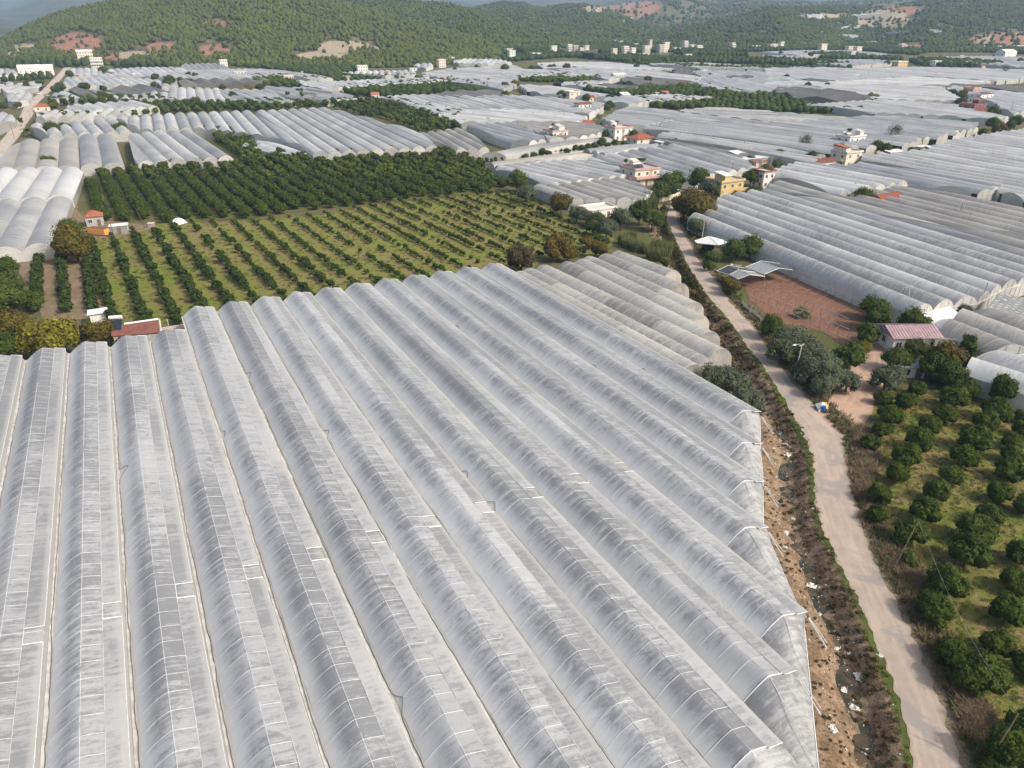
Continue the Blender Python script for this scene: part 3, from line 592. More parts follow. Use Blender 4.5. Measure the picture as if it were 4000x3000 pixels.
# the dense orchard behind the young rows
rows_d = []
pw = [at(*q) for q in DENSE]; poly = [(q.x, q.y) for q in pw]
qs = [q.dot(RN2) for q in pw]; ts = [q.dot(RD2) for q in pw]
q0 = min(qs)
while q0 < max(qs):
    t0 = min(ts) + random.random() * 2
    while t0 < max(ts):
        c = RN2 * (q0 + random.uniform(-.35, .35)) + RD2 * (t0 + random.uniform(-.4, .4))
        if inside(poly, c.x, c.y): rows_d.append((c.y, c.x, q0))
        t0 += 5.2
    q0 += 5.6
rows_d.sort()
G_D = 'citrus trees of the dense dark orchard'; L_D = 'big dark citrus tree in the dense orchard behind the young rows'
near_d, rest_d = rows_d[:240], rows_d[240:]
for y, x, q in near_d: plant('citrus_mid', Vector((x, y, terrain(x, y))), random.uniform(1.12, 1.48), L_D, G_D)
def merged(name, kind, spots, label, cat, sc=(.9, 1.2), lod=None, zs=1.0):
    """many plants joined as one object of kind stuff; spots are (x, y, z)"""
    co, F, T = [], [], []; off = 0
    src = []
    if lod is None:
        for me in PL[kind][0]:
            v = np.empty(len(me.vertices) * 3); me.vertices.foreach_get('co', v); fc = [tuple(p.vertices) for p in me.polygons]; t = np.empty(len(fc)); me.attributes['tint'].data.foreach_get('value', t)
            src.append((v.reshape(-1, 3), np.array([list(a) + [a[0]] * (4 - len(a)) for a in fc]), t))
    else:
        iv, it = ico(lod[0])
        for k in range(8):
            v = iv * (1 + lod[1] * rng.normal(size=(len(iv), 1))) * np.array([1, 1, lod[2]]); v[:, 2] += lod[2] * .8; src.append((v, np.concatenate([it, it[:, :1]], 1), rng.uniform(0, 1, len(it)) * .5))
    for x, y, z in spots:
        v, f, t = src[rng.integers(len(src))]; a = rng.uniform(0, 6.28); s = rng.uniform(*sc); c_, s_ = math.cos(a), math.sin(a)
        w = np.stack([(v[:, 0] * c_ - v[:, 1] * s_) * s + x, (v[:, 0] * s_ + v[:, 1] * c_) * s + y, v[:, 2] * s * zs * rng.uniform(.85, 1.15) + z], 1)
        co.append(w); F.append(f + off); off += len(v); T.append(np.clip(t + rng.uniform(-.15, .45), 0, 1))
    co = np.concatenate(co); F = np.concatenate(F); T = np.concatenate(T); tri = F[:, 3] == F[:, 0]
    me = bpy.data.meshes.new(name); nt, nq = int(tri.sum()), int((~tri).sum())
    Ft, Fq = F[tri][:, :3], F[~tri]; me.vertices.add(len(co)); me.vertices.foreach_set('co', co.astype(np.float32).ravel())
    me.loops.add(nt * 3 + nq * 4); me.loops.foreach_set('vertex_index', np.concatenate([Ft.ravel(), Fq.ravel()]).astype(np.int32))
    me.polygons.add(nt + nq); st = np.concatenate([np.arange(nt) * 3, nt * 3 + np.arange(nq) * 4]); me.polygons.foreach_set('loop_start', st.astype(np.int32))
    me.polygons.foreach_set('loop_total', np.concatenate([np.full(nt, 3), np.full(nq, 4)]).astype(np.int32))
    a = me.attributes.new('tint', 'FLOAT', 'FACE'); a.data.foreach_set('value', np.concatenate([T[tri], T[~tri]]).astype(np.float32)); me.materials.append(M[cat]); me.update(calc_edges=True)
    return tag(link(name, me), label, None, None, 'stuff')
proto('citrus_far', 5, lambda i: crown_mesh('citrus_crown', 'citrus', 150, 1.75, 1.45, 6, .42, 1.6, .55, .85), None)
merged('orchard_trees', 'citrus_far', [(x, y, terrain(x, y)) for y, x, q in rest_d], 'far rows of the dense dark citrus orchard', 'citrus', (1.1, 1.5))
# the young orchard: small bushes in rows, larger and closer together to the left
pw = [at(*q) for q in YOUNG]; poly = [(q.x, q.y) for q in pw]; qs = [q.dot(RN2) for q in pw]; ts = [q.dot(RD2) for q in pw]
young = []; q0 = min(qs) + .8
hole = [P('a', *q) for q in [(640, -60), (760, 40), (1500, 150), (1390, 230), (1200, 215), (1060, 260), (800, 300), (640, 500), (480, 480)]]; hole = [(q.x, q.y) for q in hole]
while q0 < max(qs):
    t0 = min(ts); u = (q0 - min(qs)) / (max(qs) - min(qs)); big = 2.55 - 1.45 * min(1, max(0, (u - .12) / .5))
    while t0 < max(ts):
        c = RN2 * (q0 + random.uniform(-.2, .2)) + RD2 * (t0 + random.uniform(-.3, .3)); gap = mnoise.noise((c.x * .07, c.y * .07, 4)) + random.uniform(-.5, .5)
        if inside(poly, c.x, c.y) and not inside(hole, c.x, c.y) and gap > -.55: young.append((c.y, c.x, big * random.uniform(.7, 1.15) * (1 + .25 * mnoise.noise((c.x * .1, c.y * .1, 0)))))
        t0 += 1.55 + .35 * min(1.6, big)
    q0 += 5.6
# a row per big hedge-like line on bare soil at the left
for (x0, y0, x1, y1) in ((350, 500, 320, 960), (540, 470, 580, 960), (760, 490, 815, 960)):
    a, b = P('a', x0, y0), P('a', x1, y1); n = int((b - a).length / 1.7)
    for i in range(n): q = a.lerp(b, i / n); young.append((q.y + random.uniform(-.2, .2), q.x + random.uniform(-.25, .25), random.uniform(2.2, 2.8)))
young.sort(key=lambda a: -a[2] / math.hypot(a[0], a[1]))
G_Y = 'young citrus bushes in rows on grass'; L_Y = 'small young citrus bush in the rows of the open grassy orchard'
for y, x, s in young[:285]: plant('sapling', Vector((x, y, terrain(x, y) + .05)), s * .85, L_Y, G_Y)
merged('young_orchard_bushes', 'sapling', [(x, y, terrain(x, y) + .05) for y, x, s in young[285:]], 'smaller bushes in the far rows of the open grassy orchard', 'sapling', (.95, 1.5))

# dark orchard strips between the far greenhouses: a mass of crowns each
STRIPS = [('strip of dark orchard between the left gothic tunnels and the grey nets', [S(1, *q) for q in [(370, 885), (480, 875), (900, 862), (1370, 862), (1560, 905), (1830, 920), (2212, 905), (2300, 965), (1750, 985), (1180, 1005), (1200, 950), (700, 905), (520, 925), (500, 960), (430, 965)]]),
    ('hedge of dark trees behind the long gothic tunnels', [S(1, *q) for q in [(260, 1060), (330, 1035), (640, 1030), (1000, 1015), (1180, 1000), (1190, 1030), (900, 1045), (600, 1060), (400, 1060)]]),
    ('wedge of dark orchard right of the long gothic tunnels', [S(6, *q) for q in [(600, 25), (800, 0), (1250, 0), (1560, 75), (1960, 175), (1760, 235), (1640, 250), (1430, 280), (1250, 200), (1050, 150), (860, 118), (700, 70)]]),
    ('broad band of dark orchard below the pale strip at the hill foot', [S(2, *q) for q in [(580, 787), (780, 765), (1250, 730), (1600, 712), (1700, 695), (1800, 720), (2120, 790), (1900, 800), (1700, 805), (1480, 832), (1060, 845), (900, 830), (700, 800)]]),
    ('long dark orchard under the left hill', [S(2, *q) for q in [(-200, 575), (300, 560), (880, 585), (900, 610), (735, 640), (800, 655), (1350, 668), (1390, 680), (1000, 690), (560, 717), (400, 700), (690, 682), (400, 640), (0, 590)]]),
    ('dark orchard beside the small cream house', [S(2, *q) for q in [(-60, 670), (250, 668), (260, 700), (430, 738), (420, 760), (200, 755), (0, 735)]]),
    ('dark orchard row in front of the long pale tunnels at left', [S(2, *q) for q in [(-200, 915), (0, 890), (420, 900), (620, 925), (600, 935), (240, 962), (0, 968), (-200, 975)]]),
    ('dark orchard with a curved edge in mid valley', [S(3, *q) for q in [(0, 672), (330, 655), (420, 665), (830, 692), (700, 705), (680, 735), (440, 715), (220, 712), (60, 705)]]),
    ('large dark orchard across the right valley', [S(3, *q) for q in [(210, 732), (440, 748), (900, 775), (1400, 755), (1640, 768), (1900, 800), (2060, 825), (2212, 835), (2460, 885), (2530, 905), (2640, 940), (2980, 985), (2200, 980), (1900, 965), (1450, 950), (1100, 922), (1220, 885), (1500, 868), (1760, 855), (1700, 838), (950, 840), (600, 790), (420, 760)]]),
    ('thin dark orchard before the white town blocks', [S(3, *q) for q in [(600, 510), (950, 492), (1150, 508), (1700, 515), (2212, 525), (2700, 545), (2930, 575), (2500, 580), (2212, 560), (1700, 552), (1180, 548), (1000, 545)]]),
    ('thin dark orchard line in the far valley', [S(3, *q) for q in [(1000, 552), (1200, 556), (1600, 592), (2212, 606), (2940, 600), (2900, 612), (2212, 622), (1560, 606)]]),
    ('small dark orchard beside the far white houses', [S(3, *q) for q in [(680, 395), (1000, 390), (1200, 420), (1000, 445), (680, 440)]]),
    ('dark orchard line at right under the foothill', [S(4, *q) for q in [(1210, 527), (1500, 525), (1800, 545), (2080, 572), (1900, 580), (1500, 582), (1300, 570)]]),
    ('dark orchard strip behind the town at right', [S(3, *q) for q in [(1380, 468), (1700, 462), (1960, 472), (2050, 490), (1600, 492)]]),
    ('thin dark line of trees in the far right valley', [S(4, *q) for q in [(300, 480), (680, 475), (900, 505), (1150, 510), (1150, 525), (800, 515), (560, 520)]]),
    ('dark orchard left of the gravel road', [S(1, *q) for q in [(-150, 685), (430, 655), (440, 690), (100, 705), (-150, 715)]]),
    ('dark trees behind the grey tunnel block at left', [S(5, *q) for q in [(1700, 262), (1900, 270), (2060, 285), (2120, 330), (2240, 400), (2240, 560), (2110, 530), (2030, 490), (1760, 300)]]),
    ('bushes along the hill foot at left', [S(1, *q) for q in [(-100, 540), (340, 470), (700, 500), (760, 570), (500, 590), (0, 590)]]),
    ('scrub below the bare red bank', [S(1, *q) for q in [(900, 550), (1150, 545), (1500, 560), (1500, 585), (1000, 585)]]),
    ('dark scrub along the valley road under the hill', [S(2, *q) for q in [(-300, 500), (60, 500), (400, 545), (700, 530), (1000, 520), (1350, 470), (1550, 480), (1580, 560), (1400, 575), (1100, 580), (700, 565), (-200, 570)]]),
    ('dark trees among the first blocks of the far town', [S(3, *q) for q in [(-80, 440), (300, 430), (460, 470), (700, 482), (690, 505), (420, 500), (200, 520), (-80, 540)]]),
    ('dark trees behind the far town', [S(3, *q) for q in [(680, 440), (1000, 432), (1500, 425), (2212, 425), (2212, 450), (1400, 455), (680, 462)]]),
    ('dark trees along the foot of the right hill', [S(4, *q) for q in [(-60, 430), (450, 425), (700, 415), (1000, 440), (1300, 462), (1290, 480), (700, 440), (-60, 446)]]),
    ('scrub on the right foothill', [S(4, *q) for q in [(850, 300), (1300, 290), (1700, 330), (2212, 390), (2212, 470), (1500, 440), (1290, 470), (1000, 440), (700, 400)]])]
for lab, px in STRIPS:
    pw = [at(*q) for q in px]; poly = [(q.x, q.y) for q in pw]; spots = []; dist = np.mean([q.y for q in pw]); sp = 4.4 if dist < 450 else 5.6 if dist < 800 else 7.5
    x0, x1 = min(q[0] for q in poly), max(q[0] for q in poly); y0_, y1 = min(q[1] for q in poly), max(q[1] for q in poly)
    q = [p_.dot(RN2) for p_ in pw]; t = [p_.dot(RD2) for p_ in pw]; a = min(q)
    while a < max(q):
        b = min(t)
        while b < max(t):
            c = RN2 * (a + random.uniform(-.5, .5)) + RD2 * (b + random.uniform(-.5, .5))
            if inside(poly, c.x, c.y): spots.append((c.x, c.y, terrain(c.x, c.y)))
            b += sp
        a += sp * 1.1
    if not spots: continue
    if dist < 560: merged('orchard_trees', 'citrus_far', spots, lab, 'citrus', (1.2, 1.6))
    else: merged('orchard_trees', None, spots, lab, 'citrus', (.42 * sp, .58 * sp), (1, .16, .85))
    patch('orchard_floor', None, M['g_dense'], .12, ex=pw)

# pine woods on the hills
def forest(h, n, size, lod, mat, label, clear=.5):
    A, Z, rows = HILLS[h]; ny, nx = A.shape[:2]; spots = []
    seg = np.hypot(*(A[1:, rows // 2, :2] - A[:-1, rows // 2, :2]).T); dep = np.hypot(*(A[:, rows, :2] - A[:, 0, :2]).T); w = seg * (dep[1:] + dep[:-1]); cum = np.cumsum(w) / w.sum(); tries = 0
    while len(spots) < n and tries < n * 4:
        tries += 1; c = int(np.searchsorted(cum, random.random())); j = random.random() * (rows + 2); i = int(j); u, v = random.random(), j - i
        a = A[c, i] * (1 - u) * (1 - v) + A[c + 1, i] * u * (1 - v) + A[c, i + 1] * (1 - u) * v + A[c + 1, i + 1] * u * v
        z = Z[c, i]
        if max(z[0], z[1]) > .22 and random.random() < .95: continue
        if mnoise.noise((a[0] / 55, a[1] / 55, 3)) + .35 * mnoise.noise((a[0] / 14, a[1] / 14, 5)) > clear + random.uniform(-.1, .2): continue
        spots.append((a[0], a[1], a[2] - .4))
    merged('pine_forest', None, spots, label, mat, size, lod)
forest(h1, 36000, (1.6, 3.1), (1, .22, 1.15), 'pine', 'pine wood covering the large left hill', .6)
forest(h2, 9000, (2.0, 3.6), (1, .15, 1.0), 'pine', 'pine wood on the ridge behind the left hill', .5)
forest(h3, 14000, (2.2, 3.9), (1, .15, 1.0), 'pine_far', 'pine wood on the round hill in the middle', .45)
forest(h4, 24000, (2.0, 3.7), (1, .15, 1.0), 'pine_far', 'pine wood on the long right hill', .40)
forest(h5, 7000, (4.0, 7.0), (1, .15, .9), 'pine_far', 'hazy pine wood on the pale hill behind', .25)

# ------------------------------------------------------------------ single trees, shrubs and reeds
singles = [('gold', 'a', 430, 1130, 2.0, 1.65, 'broad yellow-green tree in front of the tin roof by the tunnel ends'), ('autumn', 'a', 850, 1120, 1.8, 1.05, 'olive-brown tree between the yellow-green tree and the red tin roof'), ('autumn', 'a', 120, 1060, 1.8, 1.0, 'dull green tree left of the broad yellow-green tree'),
    ('broad', 'a', 100, 860, 2, 1.25, 'dark leafy tree behind the grey palm at the left edge'), ('broad', 'a', 70, 720, 2, 1.05, 'glossy green tree at the left edge below the tunnel wall'), ('broad', 'a', 60, 540, 1.5, .95, 'dark bush tree beside the corner of the arched tunnels'), ('broad', 'a', 270, 830, 1.5, .85, 'dark tree at the lower end of the first hedge row'),
    ('broad', 'a', 600, 200, 2.5, 1.1, 'upper crown of the dark tree beside the left tunnel corner'), ('autumn', 'a', 640, 350, 2.5, 1.75, 'dark bronze tree standing at the tunnel corner by the orange trailer'), ('broad', 'a', 720, 330, 2, .9, 'dark tree touching the bronze tree by the farmyard'), ('broad', 'a', 40, 1240, 1.5, 1.0, 'low green tree at the left edge over the tunnel ends'),
    ('broad', 5, 420, 520, 2.5, 1.5, 'dark tree between the two left tunnel blocks'), ('broad', 5, 450, 240, 3, 2.0, 'large dark tree by the gravel road in front of the gothic tunnels'), ('broad', 5, 560, 230, 3, 1.6, 'dark tree right of the large one by the gravel road'), ('broad', 5, 1030, 235, 3.2, 1.75, 'solitary dark tree in the gap between gothic tunnels'), ('tall', 5, 840, 260, 3, .95, 'slim dark tree left of the solitary one'), ('shrub', 5, 765, 285, 1, 1.5, 'dark shrub left of the slim tree'),
    ('palm', 5, 240, 280, 2.5, 1.5, 'palm beside the gravel road left of the large dark tree'), ('palm', 5, 590, 295, 2, 1.1, 'low palm at the foot of the dark trees'), ('tall', 5, 185, 190, 3, 1.0, 'cypress-like tree at the gravel road edge'), ('broad', 5, 10, 40, 3, 1.5, 'tree at the left frame edge above the road'), ('autumn', 5, 150, 30, 2, 1.2, 'brownish tree by the road bend at left'),
    ('palm', 'a', 30, 870, 3.0, 1.5, 'grey-green palm at the left edge among dark trees'),
    ('broad', 1, 520, 755, 3, 1.9, 'dark round tree beside the gravel road'), ('broad', 1, 710, 750, 3, 1.6, 'dark round tree before the shade nets'), ('autumn', 1, 880, 825, 3, 1.6, 'olive green tree by the small farm roofs'), ('broad', 1, 600, 640, 3, 1.6, 'green tree at the right side of the upper road'), ('broad', 1, 1460, 710, 3, 2.4, 'wide dark tree among pale tunnels at left'), ('broad', 1, 890, 610, 3, 2.0, 'dark tree before the white apartment block'), ('broad', 1, 1100, 560, 3, 2.2, 'dark tree under the bare grey slope'),
    ('broad', 1, 1675, 780, 3, 1.1, 'small round tree on the pale tunnels'), ('broad', 1, 1925, 755, 3, 1.4, 'dark tree pair left of the yellow-green bush'), ('gold', 1, 2150, 765, 2, 1.5, 'yellow-green bush among pale tunnels'), ('broad', 1, 2015, 835, 4, 1.5, 'dark tree standing before the far tunnel edge'), ('broad', 1, 1690, 885, 2, 1.5, 'bushy tree at the end of the orchard strip'), ('broad', 1, 350, 725, 2, 1.7, 'tree left of the gravel road'), ('autumn', 1, 1330, 735, 2, 1.2, 'small brown-green tree by the hedge line'), ('broad', 1, 470, 775, 2, 1.0, 'bush at the roadside by the white car'),
    ('broad', 2, 30, 760, 3, 1.6, 'dark tree at the tip of the netted tunnels'), ('tall', 2, 280, 855, 3, 1.2, 'tall dark tree left of the cream wall'), ('tall', 2, 400, 865, 3, 1.2, 'tall green tree beside the walled garden'), ('gold', 2, 490, 865, 3, 1.3, 'olive bush behind the cream wall'), ('gold', 2, 690, 945, 2, 1.0, 'light green shrub at the wedge orchard edge'), ('broad', 2, 380, 500, 4, 1.7, 'dark cypress on the hill foot'), ('broad', 2, 2010, 700, 3, 1.2, 'tree by the netted roofs at mid right'), ('gold', 2, 1905, 705, 3, 1.5, 'light tree above the dark orchard'), ('bare', 2, 1690, 1010, 2, .9, 'pale scrub in the corner of the wedge orchard'), ('broad', 2, 2000, 1060, 2, 1.2, 'dark shrubs by the beige tunnels'), ('gold', 2, 1905, 875, 2, .9, 'lone bush on the pale tunnel field'), ('broad', 2, 1720, 610, 3, 1.4, 'dark tree by the far white houses'), ('broad', 2, 1910, 590, 3, 1.5, 'round dark tree on the far tunnels'), ('broad', 2, 2150, 600, 3, 1.9, 'dark wide tree right of the far houses'),
    ('gold', 3, 30, 720, 5, 2.0, 'tall olive-yellow tree in mid valley'), ('broad', 3, 170, 600, 3, 1.6, 'dark tree in the far middle'), ('broad', 3, 470, 590, 3, 1.8, 'dark wide tree on the far pale field'), ('broad', 3, 540, 595, 3, 1.2, 'small dark tree on the far pale field'), ('broad', 3, 80, 450, 3, 3.0, 'large tree at the foot of the left ridge'), ('gold', 3, 1465, 740, 3, 1.8, 'light bush at the edge of the large orchard'), ('gold', 3, 1700, 735, 3, 1.3, 'olive bush on the valley edge'), ('broad', 3, 1710, 655, 3, 1.2, 'dark bush on the pale far field'), ('broad', 3, 420, 820, 3, 1.6, 'dark tree left of the beige cube house'), ('broad', 3, 470, 835, 3, 1.3, 'dark tree near the beige cube house'), ('broad', 3, 640, 850, 2, 1.5, 'dark tree right of the beige cube house'), ('palm', 3, 1135, 880, 3, 1.6, 'palm at the edge of the large orchard'), ('broad', 3, 850, 915, 3, 1.5, 'green tree beside the red-roofed verandah house'), ('broad', 3, 820, 940, 3, 1.3, 'dark tree by the lane of the verandah house'), ('bare', 3, 750, 1045, 3, 1.0, 'leafless bushy tree by the red hip roof'),
    ('broad', 4, 155, 670, 3, 1.5, 'dark tree by a white hut on the far right field'), ('gold', 4, 333, 735, 3, 1.1, 'yellow-green tree on the far right field'), ('gold', 4, 900, 835, 3, 1.9, 'light green bush beside the dark netting'), ('bare', 4, 2040, 640, 5, 1.9, 'grey tree on the far right tunnels'), ('broad', 4, 1030, 550, 3, 1.6, 'dark tree left of the yellow far house'), ('broad', 4, 370, 550, 3, 1.9, 'tree standing out of the far orchard'), ('broad', 4, 510, 555, 3, 1.5, 'round tree out of the far orchard'), ('broad', 4, 790, 950, 3, 1.1, 'dark shrub at the end of the right orchard'), ('autumn', 4, 1680, 820, 4, 1.7, 'brown-green tree left of the pink verandah house'), ('broad', 4, 1950, 975, 4, 1.8, 'dark tree right of the dark red house'), ('broad', 4, 2140, 1060, 3, 1.8, 'dark tree at the right frame edge'), ('broad', 4, 1340, 560, 3, 1.6, 'dark tree row at the far right'), ('broad', 4, 1530, 555, 3, 1.3, 'dark tree beside the far pale house'), ('broad', 4, 2180, 530, 3, 1.7, 'dark tree at the far right edge'),
    ('broad', 8, 1945, 190, 3, 1.7, 'green bushy tree by the rubble lane at right'), ('autumn', 8, 2000, 240, 3, 1.7, 'dark olive tree beside the rubble lane'), ('broad', 8, 2090, 210, 2, 1.2, 'dark tree clump near the right edge'), ('autumn', 8, 1960, 260, 2, 1.0, 'brown-green shrub by the rubble'), ('broad', 8, 1850, 270, 2, 1.0, 'dark shrub under the lane wall'), ('bare', 8, 1070, 340, 4, 1.75, 'big grey half-bare tree by the terrace house'), ('broad', 8, 940, 390, 2, 1.5, 'dense dark hedge tree beside the terrace house'), ('broad', 8, 1010, 410, 2, 1.3, 'dark tree under the grey half-bare tree'), ('broad', 8, 910, 360, 3, .9, 'dark tree against the terrace house wall'), ('bare', 8, 305, 410, 4, 1.5, 'thin tall grey-green tree by the white tunnels'), ('broad', 8, 615, 420, 2, 1.25, 'dark tree left of the pink-roofed house'), ('broad', 8, 390, 480, 2, 1.5, 'dark trees left of the long red-roofed house'), ('broad', 8, 110, 460, 2, 1.3, 'green tree beside the white annex'), ('olive', 8, 90, 540, 2, 1.4, 'dull green tree at the white tunnels corner'), ('olive', 8, 480, 495, 2, 1.0, 'grey-green tree behind the long red-roofed house'), ('broad', 8, 1240, 430, 2, .95, 'dark shrub left of the pale green hut'), ('broad', 8, 1350, 425, 2, .9, 'dark shrub in front of the pale green hut'), ('broad', 8, 820, 835, 2, 1.25, 'dark bush among the tunnels left of the red tiled roof'), ('shrub', 8, 1590, 170, 1, 1.4, 'small shrub on the far right tunnel edge'),
    ('broad', 7, 780, 360, 2, 1.2, 'dark tree under the second terrace house'), ('broad', 7, 1290, 310, 2, 1.0, 'green tree by the red hip roof in mid valley'), ('broad', 7, 1060, 300, 2, 1.4, 'dark trees right of the second terrace house'), ('broad', 7, 1160, 300, 2, 1.1, 'dark bush before the red hip roof'), ('broad', 7, 800, 290, 2, 1.1, 'dark shrub left of the second terrace house'), ('broad', 7, 1420, 355, 2, .9, 'dark shrub at the netted wall end'), ('broad', 7, 1680, 250, 1, .9, 'bush on the wide tunnel field'), ('broad', 7, 350, 330, 1, 1.1, 'dark bush under the first terrace house'),
    ('broad', 7, 1330, 740, 2, 1.6, 'dark tree under the pink-trimmed house'), ('broad', 7, 1270, 790, 2, 1.2, 'vine-dark tree before the pink-trimmed house'), ('broad', 7, 1430, 680, 2, 1.1, 'round dark tree right of the pink-trimmed house'), ('broad', 7, 1620, 690, 2, 1.5, 'dark tree above the road end'), ('olive', 7, 1720, 740, 2, 1.5, 'grey-green tree left of the yellow house'), ('olive', 7, 1540, 810, 2, 1.3, 'grey-green tree at the road end'), ('autumn', 7, 1600, 900, 2.6, 2.1, 'large rusty tree beside the upper road'), ('autumn', 7, 1480, 930, 2, 1.25, 'rusty bush tree at the road shoulder'), ('broad', 7, 2060, 500, 2, 1.0, 'dark shrub before the white flat roof'), ('broad', 7, 2060, 670, 2, 1.1, 'dark tree behind the yellow house roof'), ('broad', 7, 2190, 580, 2, 1.0, 'dark tree right of the long netted wall'), ('broad', 7, 2090, 790, 2, 1.0, 'dark bush at the yellow house corner'), ('autumn', 7, 1430, 880, 1, .8, 'brown bush beside the road bend'),
    ('olive', 7, 130, 780, 2, 1.3, 'grey-green tree at the corner of the beige tunnels'), ('broad', 7, 40, 690, 2, 1.4, 'dark tree left of the beige tunnels'), ('broad', 7, 30, 650, 3, .9, 'dark pointed tree at the lane corner'), ('autumn', 7, 430, 900, 2.2, 1.3, 'dark bush tree at the near corner of the beige tunnels'), ('olive', 7, 560, 960, 2, 1.1, 'pale grey shrub tree left of the white flat roof'), ('olive', 7, 640, 990, 2, .9, 'grey-green tree in front of the white flat roof'), ('broad', 7, 735, 1020, 2, .95, 'dark leafy tree right of the white flat roof'), ('olive', 7, 940, 1010, 2.5, 1.35, 'tall grey-green tree in the garden by the reeds'), ('broad', 7, 1100, 970, 2.5, 1.35, 'green tree in the garden left of the road'), ('olive', 7, 820, 1090, 2, 1.2, 'low grey-green tree left of the reeds'), ('broad', 7, 1210, 1030, 2.5, 1.15, 'dark tree at the road edge by the reeds'), ('broad', 7, 700, 1090, 1.5, .75, 'low dark bush at the orchard edge'),
    ('autumn', 'b', 400, 380, 2, 1.5, 'rusty bush tree behind the first beige tunnels'), ('autumn', 'b', 480, 420, 2, 1.0, 'orange-tipped bush beside the beige tunnels'), ('weedtree', 'b', 80, 470, 2, 1.5, 'dark grey-brown tree at the far corner of the great greenhouse'), ('autumn', 'b', 760, 390, 1.5, 1.0, 'yellowish bush behind the beige tunnels'), ('autumn', 'b', 640, 330, 1, .8, 'low rusty bush in the orchard corner'),
    ('olive', 'b', 1600, 190, 2, 1.35, 'grey-green tree at the corner of the long clear tunnels'), ('broad', 'b', 1690, 385, 2, .62, 'dark tree in front of the white canopy'), ('broad', 'b', 1730, 470, 2, .8, 'leafy tree by the roadside canopy'), ('broad', 'b', 1920, 410, 2.0, 1.2, 'dense vine-like tree before the long tunnels'), ('broad', 'b', 2060, 380, 2, 1.25, 'dense green tree right of the white canopy'), ('broad', 'b', 1990, 310, 3, .9, 'dark tree top over the long tunnels'), ('olive', 'b', 2150, 400, 2, .95, 'dull tree beside the long tunnel wall'), ('broad', 'b', 1700, 530, 1, .6, 'shrub at the open shed corner'), ('autumn', 'b', 1870, 690, 1.2, .62, 'bushy tree around the lamp post beside the road'), ('autumn', 'b', 1900, 720, 1, .8, 'low bush at the red field fence'),
    ('olive', 'd', 200, 870, 2.2, 1.35, 'silvery olive at the upper end of the roadside clump'), ('olive', 'd', 120, 960, 2.2, 1.3, 'silvery olive by the road at the clump upper left'), ('olive', 'd', 320, 970, 2.4, 1.45, 'silvery olive in the middle of the clump'), ('olive', 'd', 430, 1090, 2.4, 1.5, 'big silvery olive behind the leaning lamp post'), ('olive', 'd', 330, 1130, 2, 1.2, 'silvery olive right at the lamp post foot'), ('olive', 'd', 520, 1180, 2.2, 1.2, 'silvery olive at the lower right of the clump'), ('broad', 'd', 640, 1060, 2, 1.3, 'green-brown tree on the track side of the olive clump'), ('olive', 'd', 650, 1220, 1.6, .9, 'bush on the track side below the olives'), ('broad', 'd', 40, 790, 1.5, 1.15, 'dark bush at the top of the olive clump'), ('olive', 'd', 450, 1260, 1.6, .9, 'low olive at the front of the clump'),
    ('broad', 'd', 870, 720, 2.6, 1.35, 'feathery green tree at the end of the red field'), ('broad', 'd', 850, 640, 3, 1.2, 'light feathery tree against the long tunnel wall'), ('broad', 'd', 800, 860, 2, 1.0, 'dark shrub where the track starts'), ('gold', 'd', 775, 960, 1.5, .6, 'yellow-green bush on the track edge'), ('broad', 'd', 1190, 770, 2.2, 1.35, 'dark glossy tree before the white tarpaulin'), ('broad', 'd', 1030, 860, 1.6, .8, 'dark bush left of the pink tin roof'), ('broad', 'd', 1200, 975, 2.6, 1.0, 'fresh green tree in front of the pink tin roof'), ('broad', 'd', 1060, 1050, 2, 1.2, 'dark tree below the pink-roofed house'), ('broad', 'd', 1330, 1120, 2, 1.2, 'vine-covered dark tree by the terrace slab'), ('autumn', 'd', 1430, 1070, 2.4, 1.25, 'brownish vine canopy beside the terrace slab'), ('tall', 'd', 1590, 1050, 3.2, 1.05, 'tall narrow tree at the terrace corner'), ('olive', 'd', 970, 1180, 1.8, 1.25, 'grey twiggy tree at the track bend'), ('olive', 'd', 1570, 650, 1.5, .85, 'grey bush at the tunnel end by the grey tiled roof'), ('broad', 'd', 1480, 1180, 1.8, 1.15, 'dark tree below the brownish vine canopy'), ('broad', 'd', 1640, 1060, 2, .7, 'dark shrub beside the tall narrow tree'),
    ('palm_low', 'd', 280, 670, 1.1, 1.35, 'small fan palm standing in the red field'),
    ('olive', 'e', 420, 170, 2, 1.25, 'olive bush at the beige tunnel end by the ditch'), ('olive', 'e', 560, 220, 2, 1.1, 'middle olive bush between greenhouse edge and ditch'), ('olive', 'e', 690, 330, 2, 1.15, 'olive bush touching the great greenhouse corner'), ('olive', 'e', 500, 130, 2, .85, 'grey-green bush behind the ditch olives'),
    ('shrub_dry', 'b', 1850, 1310, .8, 1.3, 'bush between the beige tunnel end and the ditch'), ('shrub_dry', 'b', 1520, 740, .8, 1.5, 'bush by the second beige tunnel end'), ('shrub', 'b', 1310, 510, .8, 1.6, 'bush below the reeds by the ditch'), ('shrub', 'b', 1480, 600, .8, 1.0, 'weedy bush on the ditch bank')]
PL['weedtree'] = ([crown_mesh('brown_crown', 'weed', 2800, 2.5, 1.9, 24, .13, 2.0, .42, .66)], PL['broad'][1]); NAMES['weedtree'] = ('broadleaf_tree', 'tree')
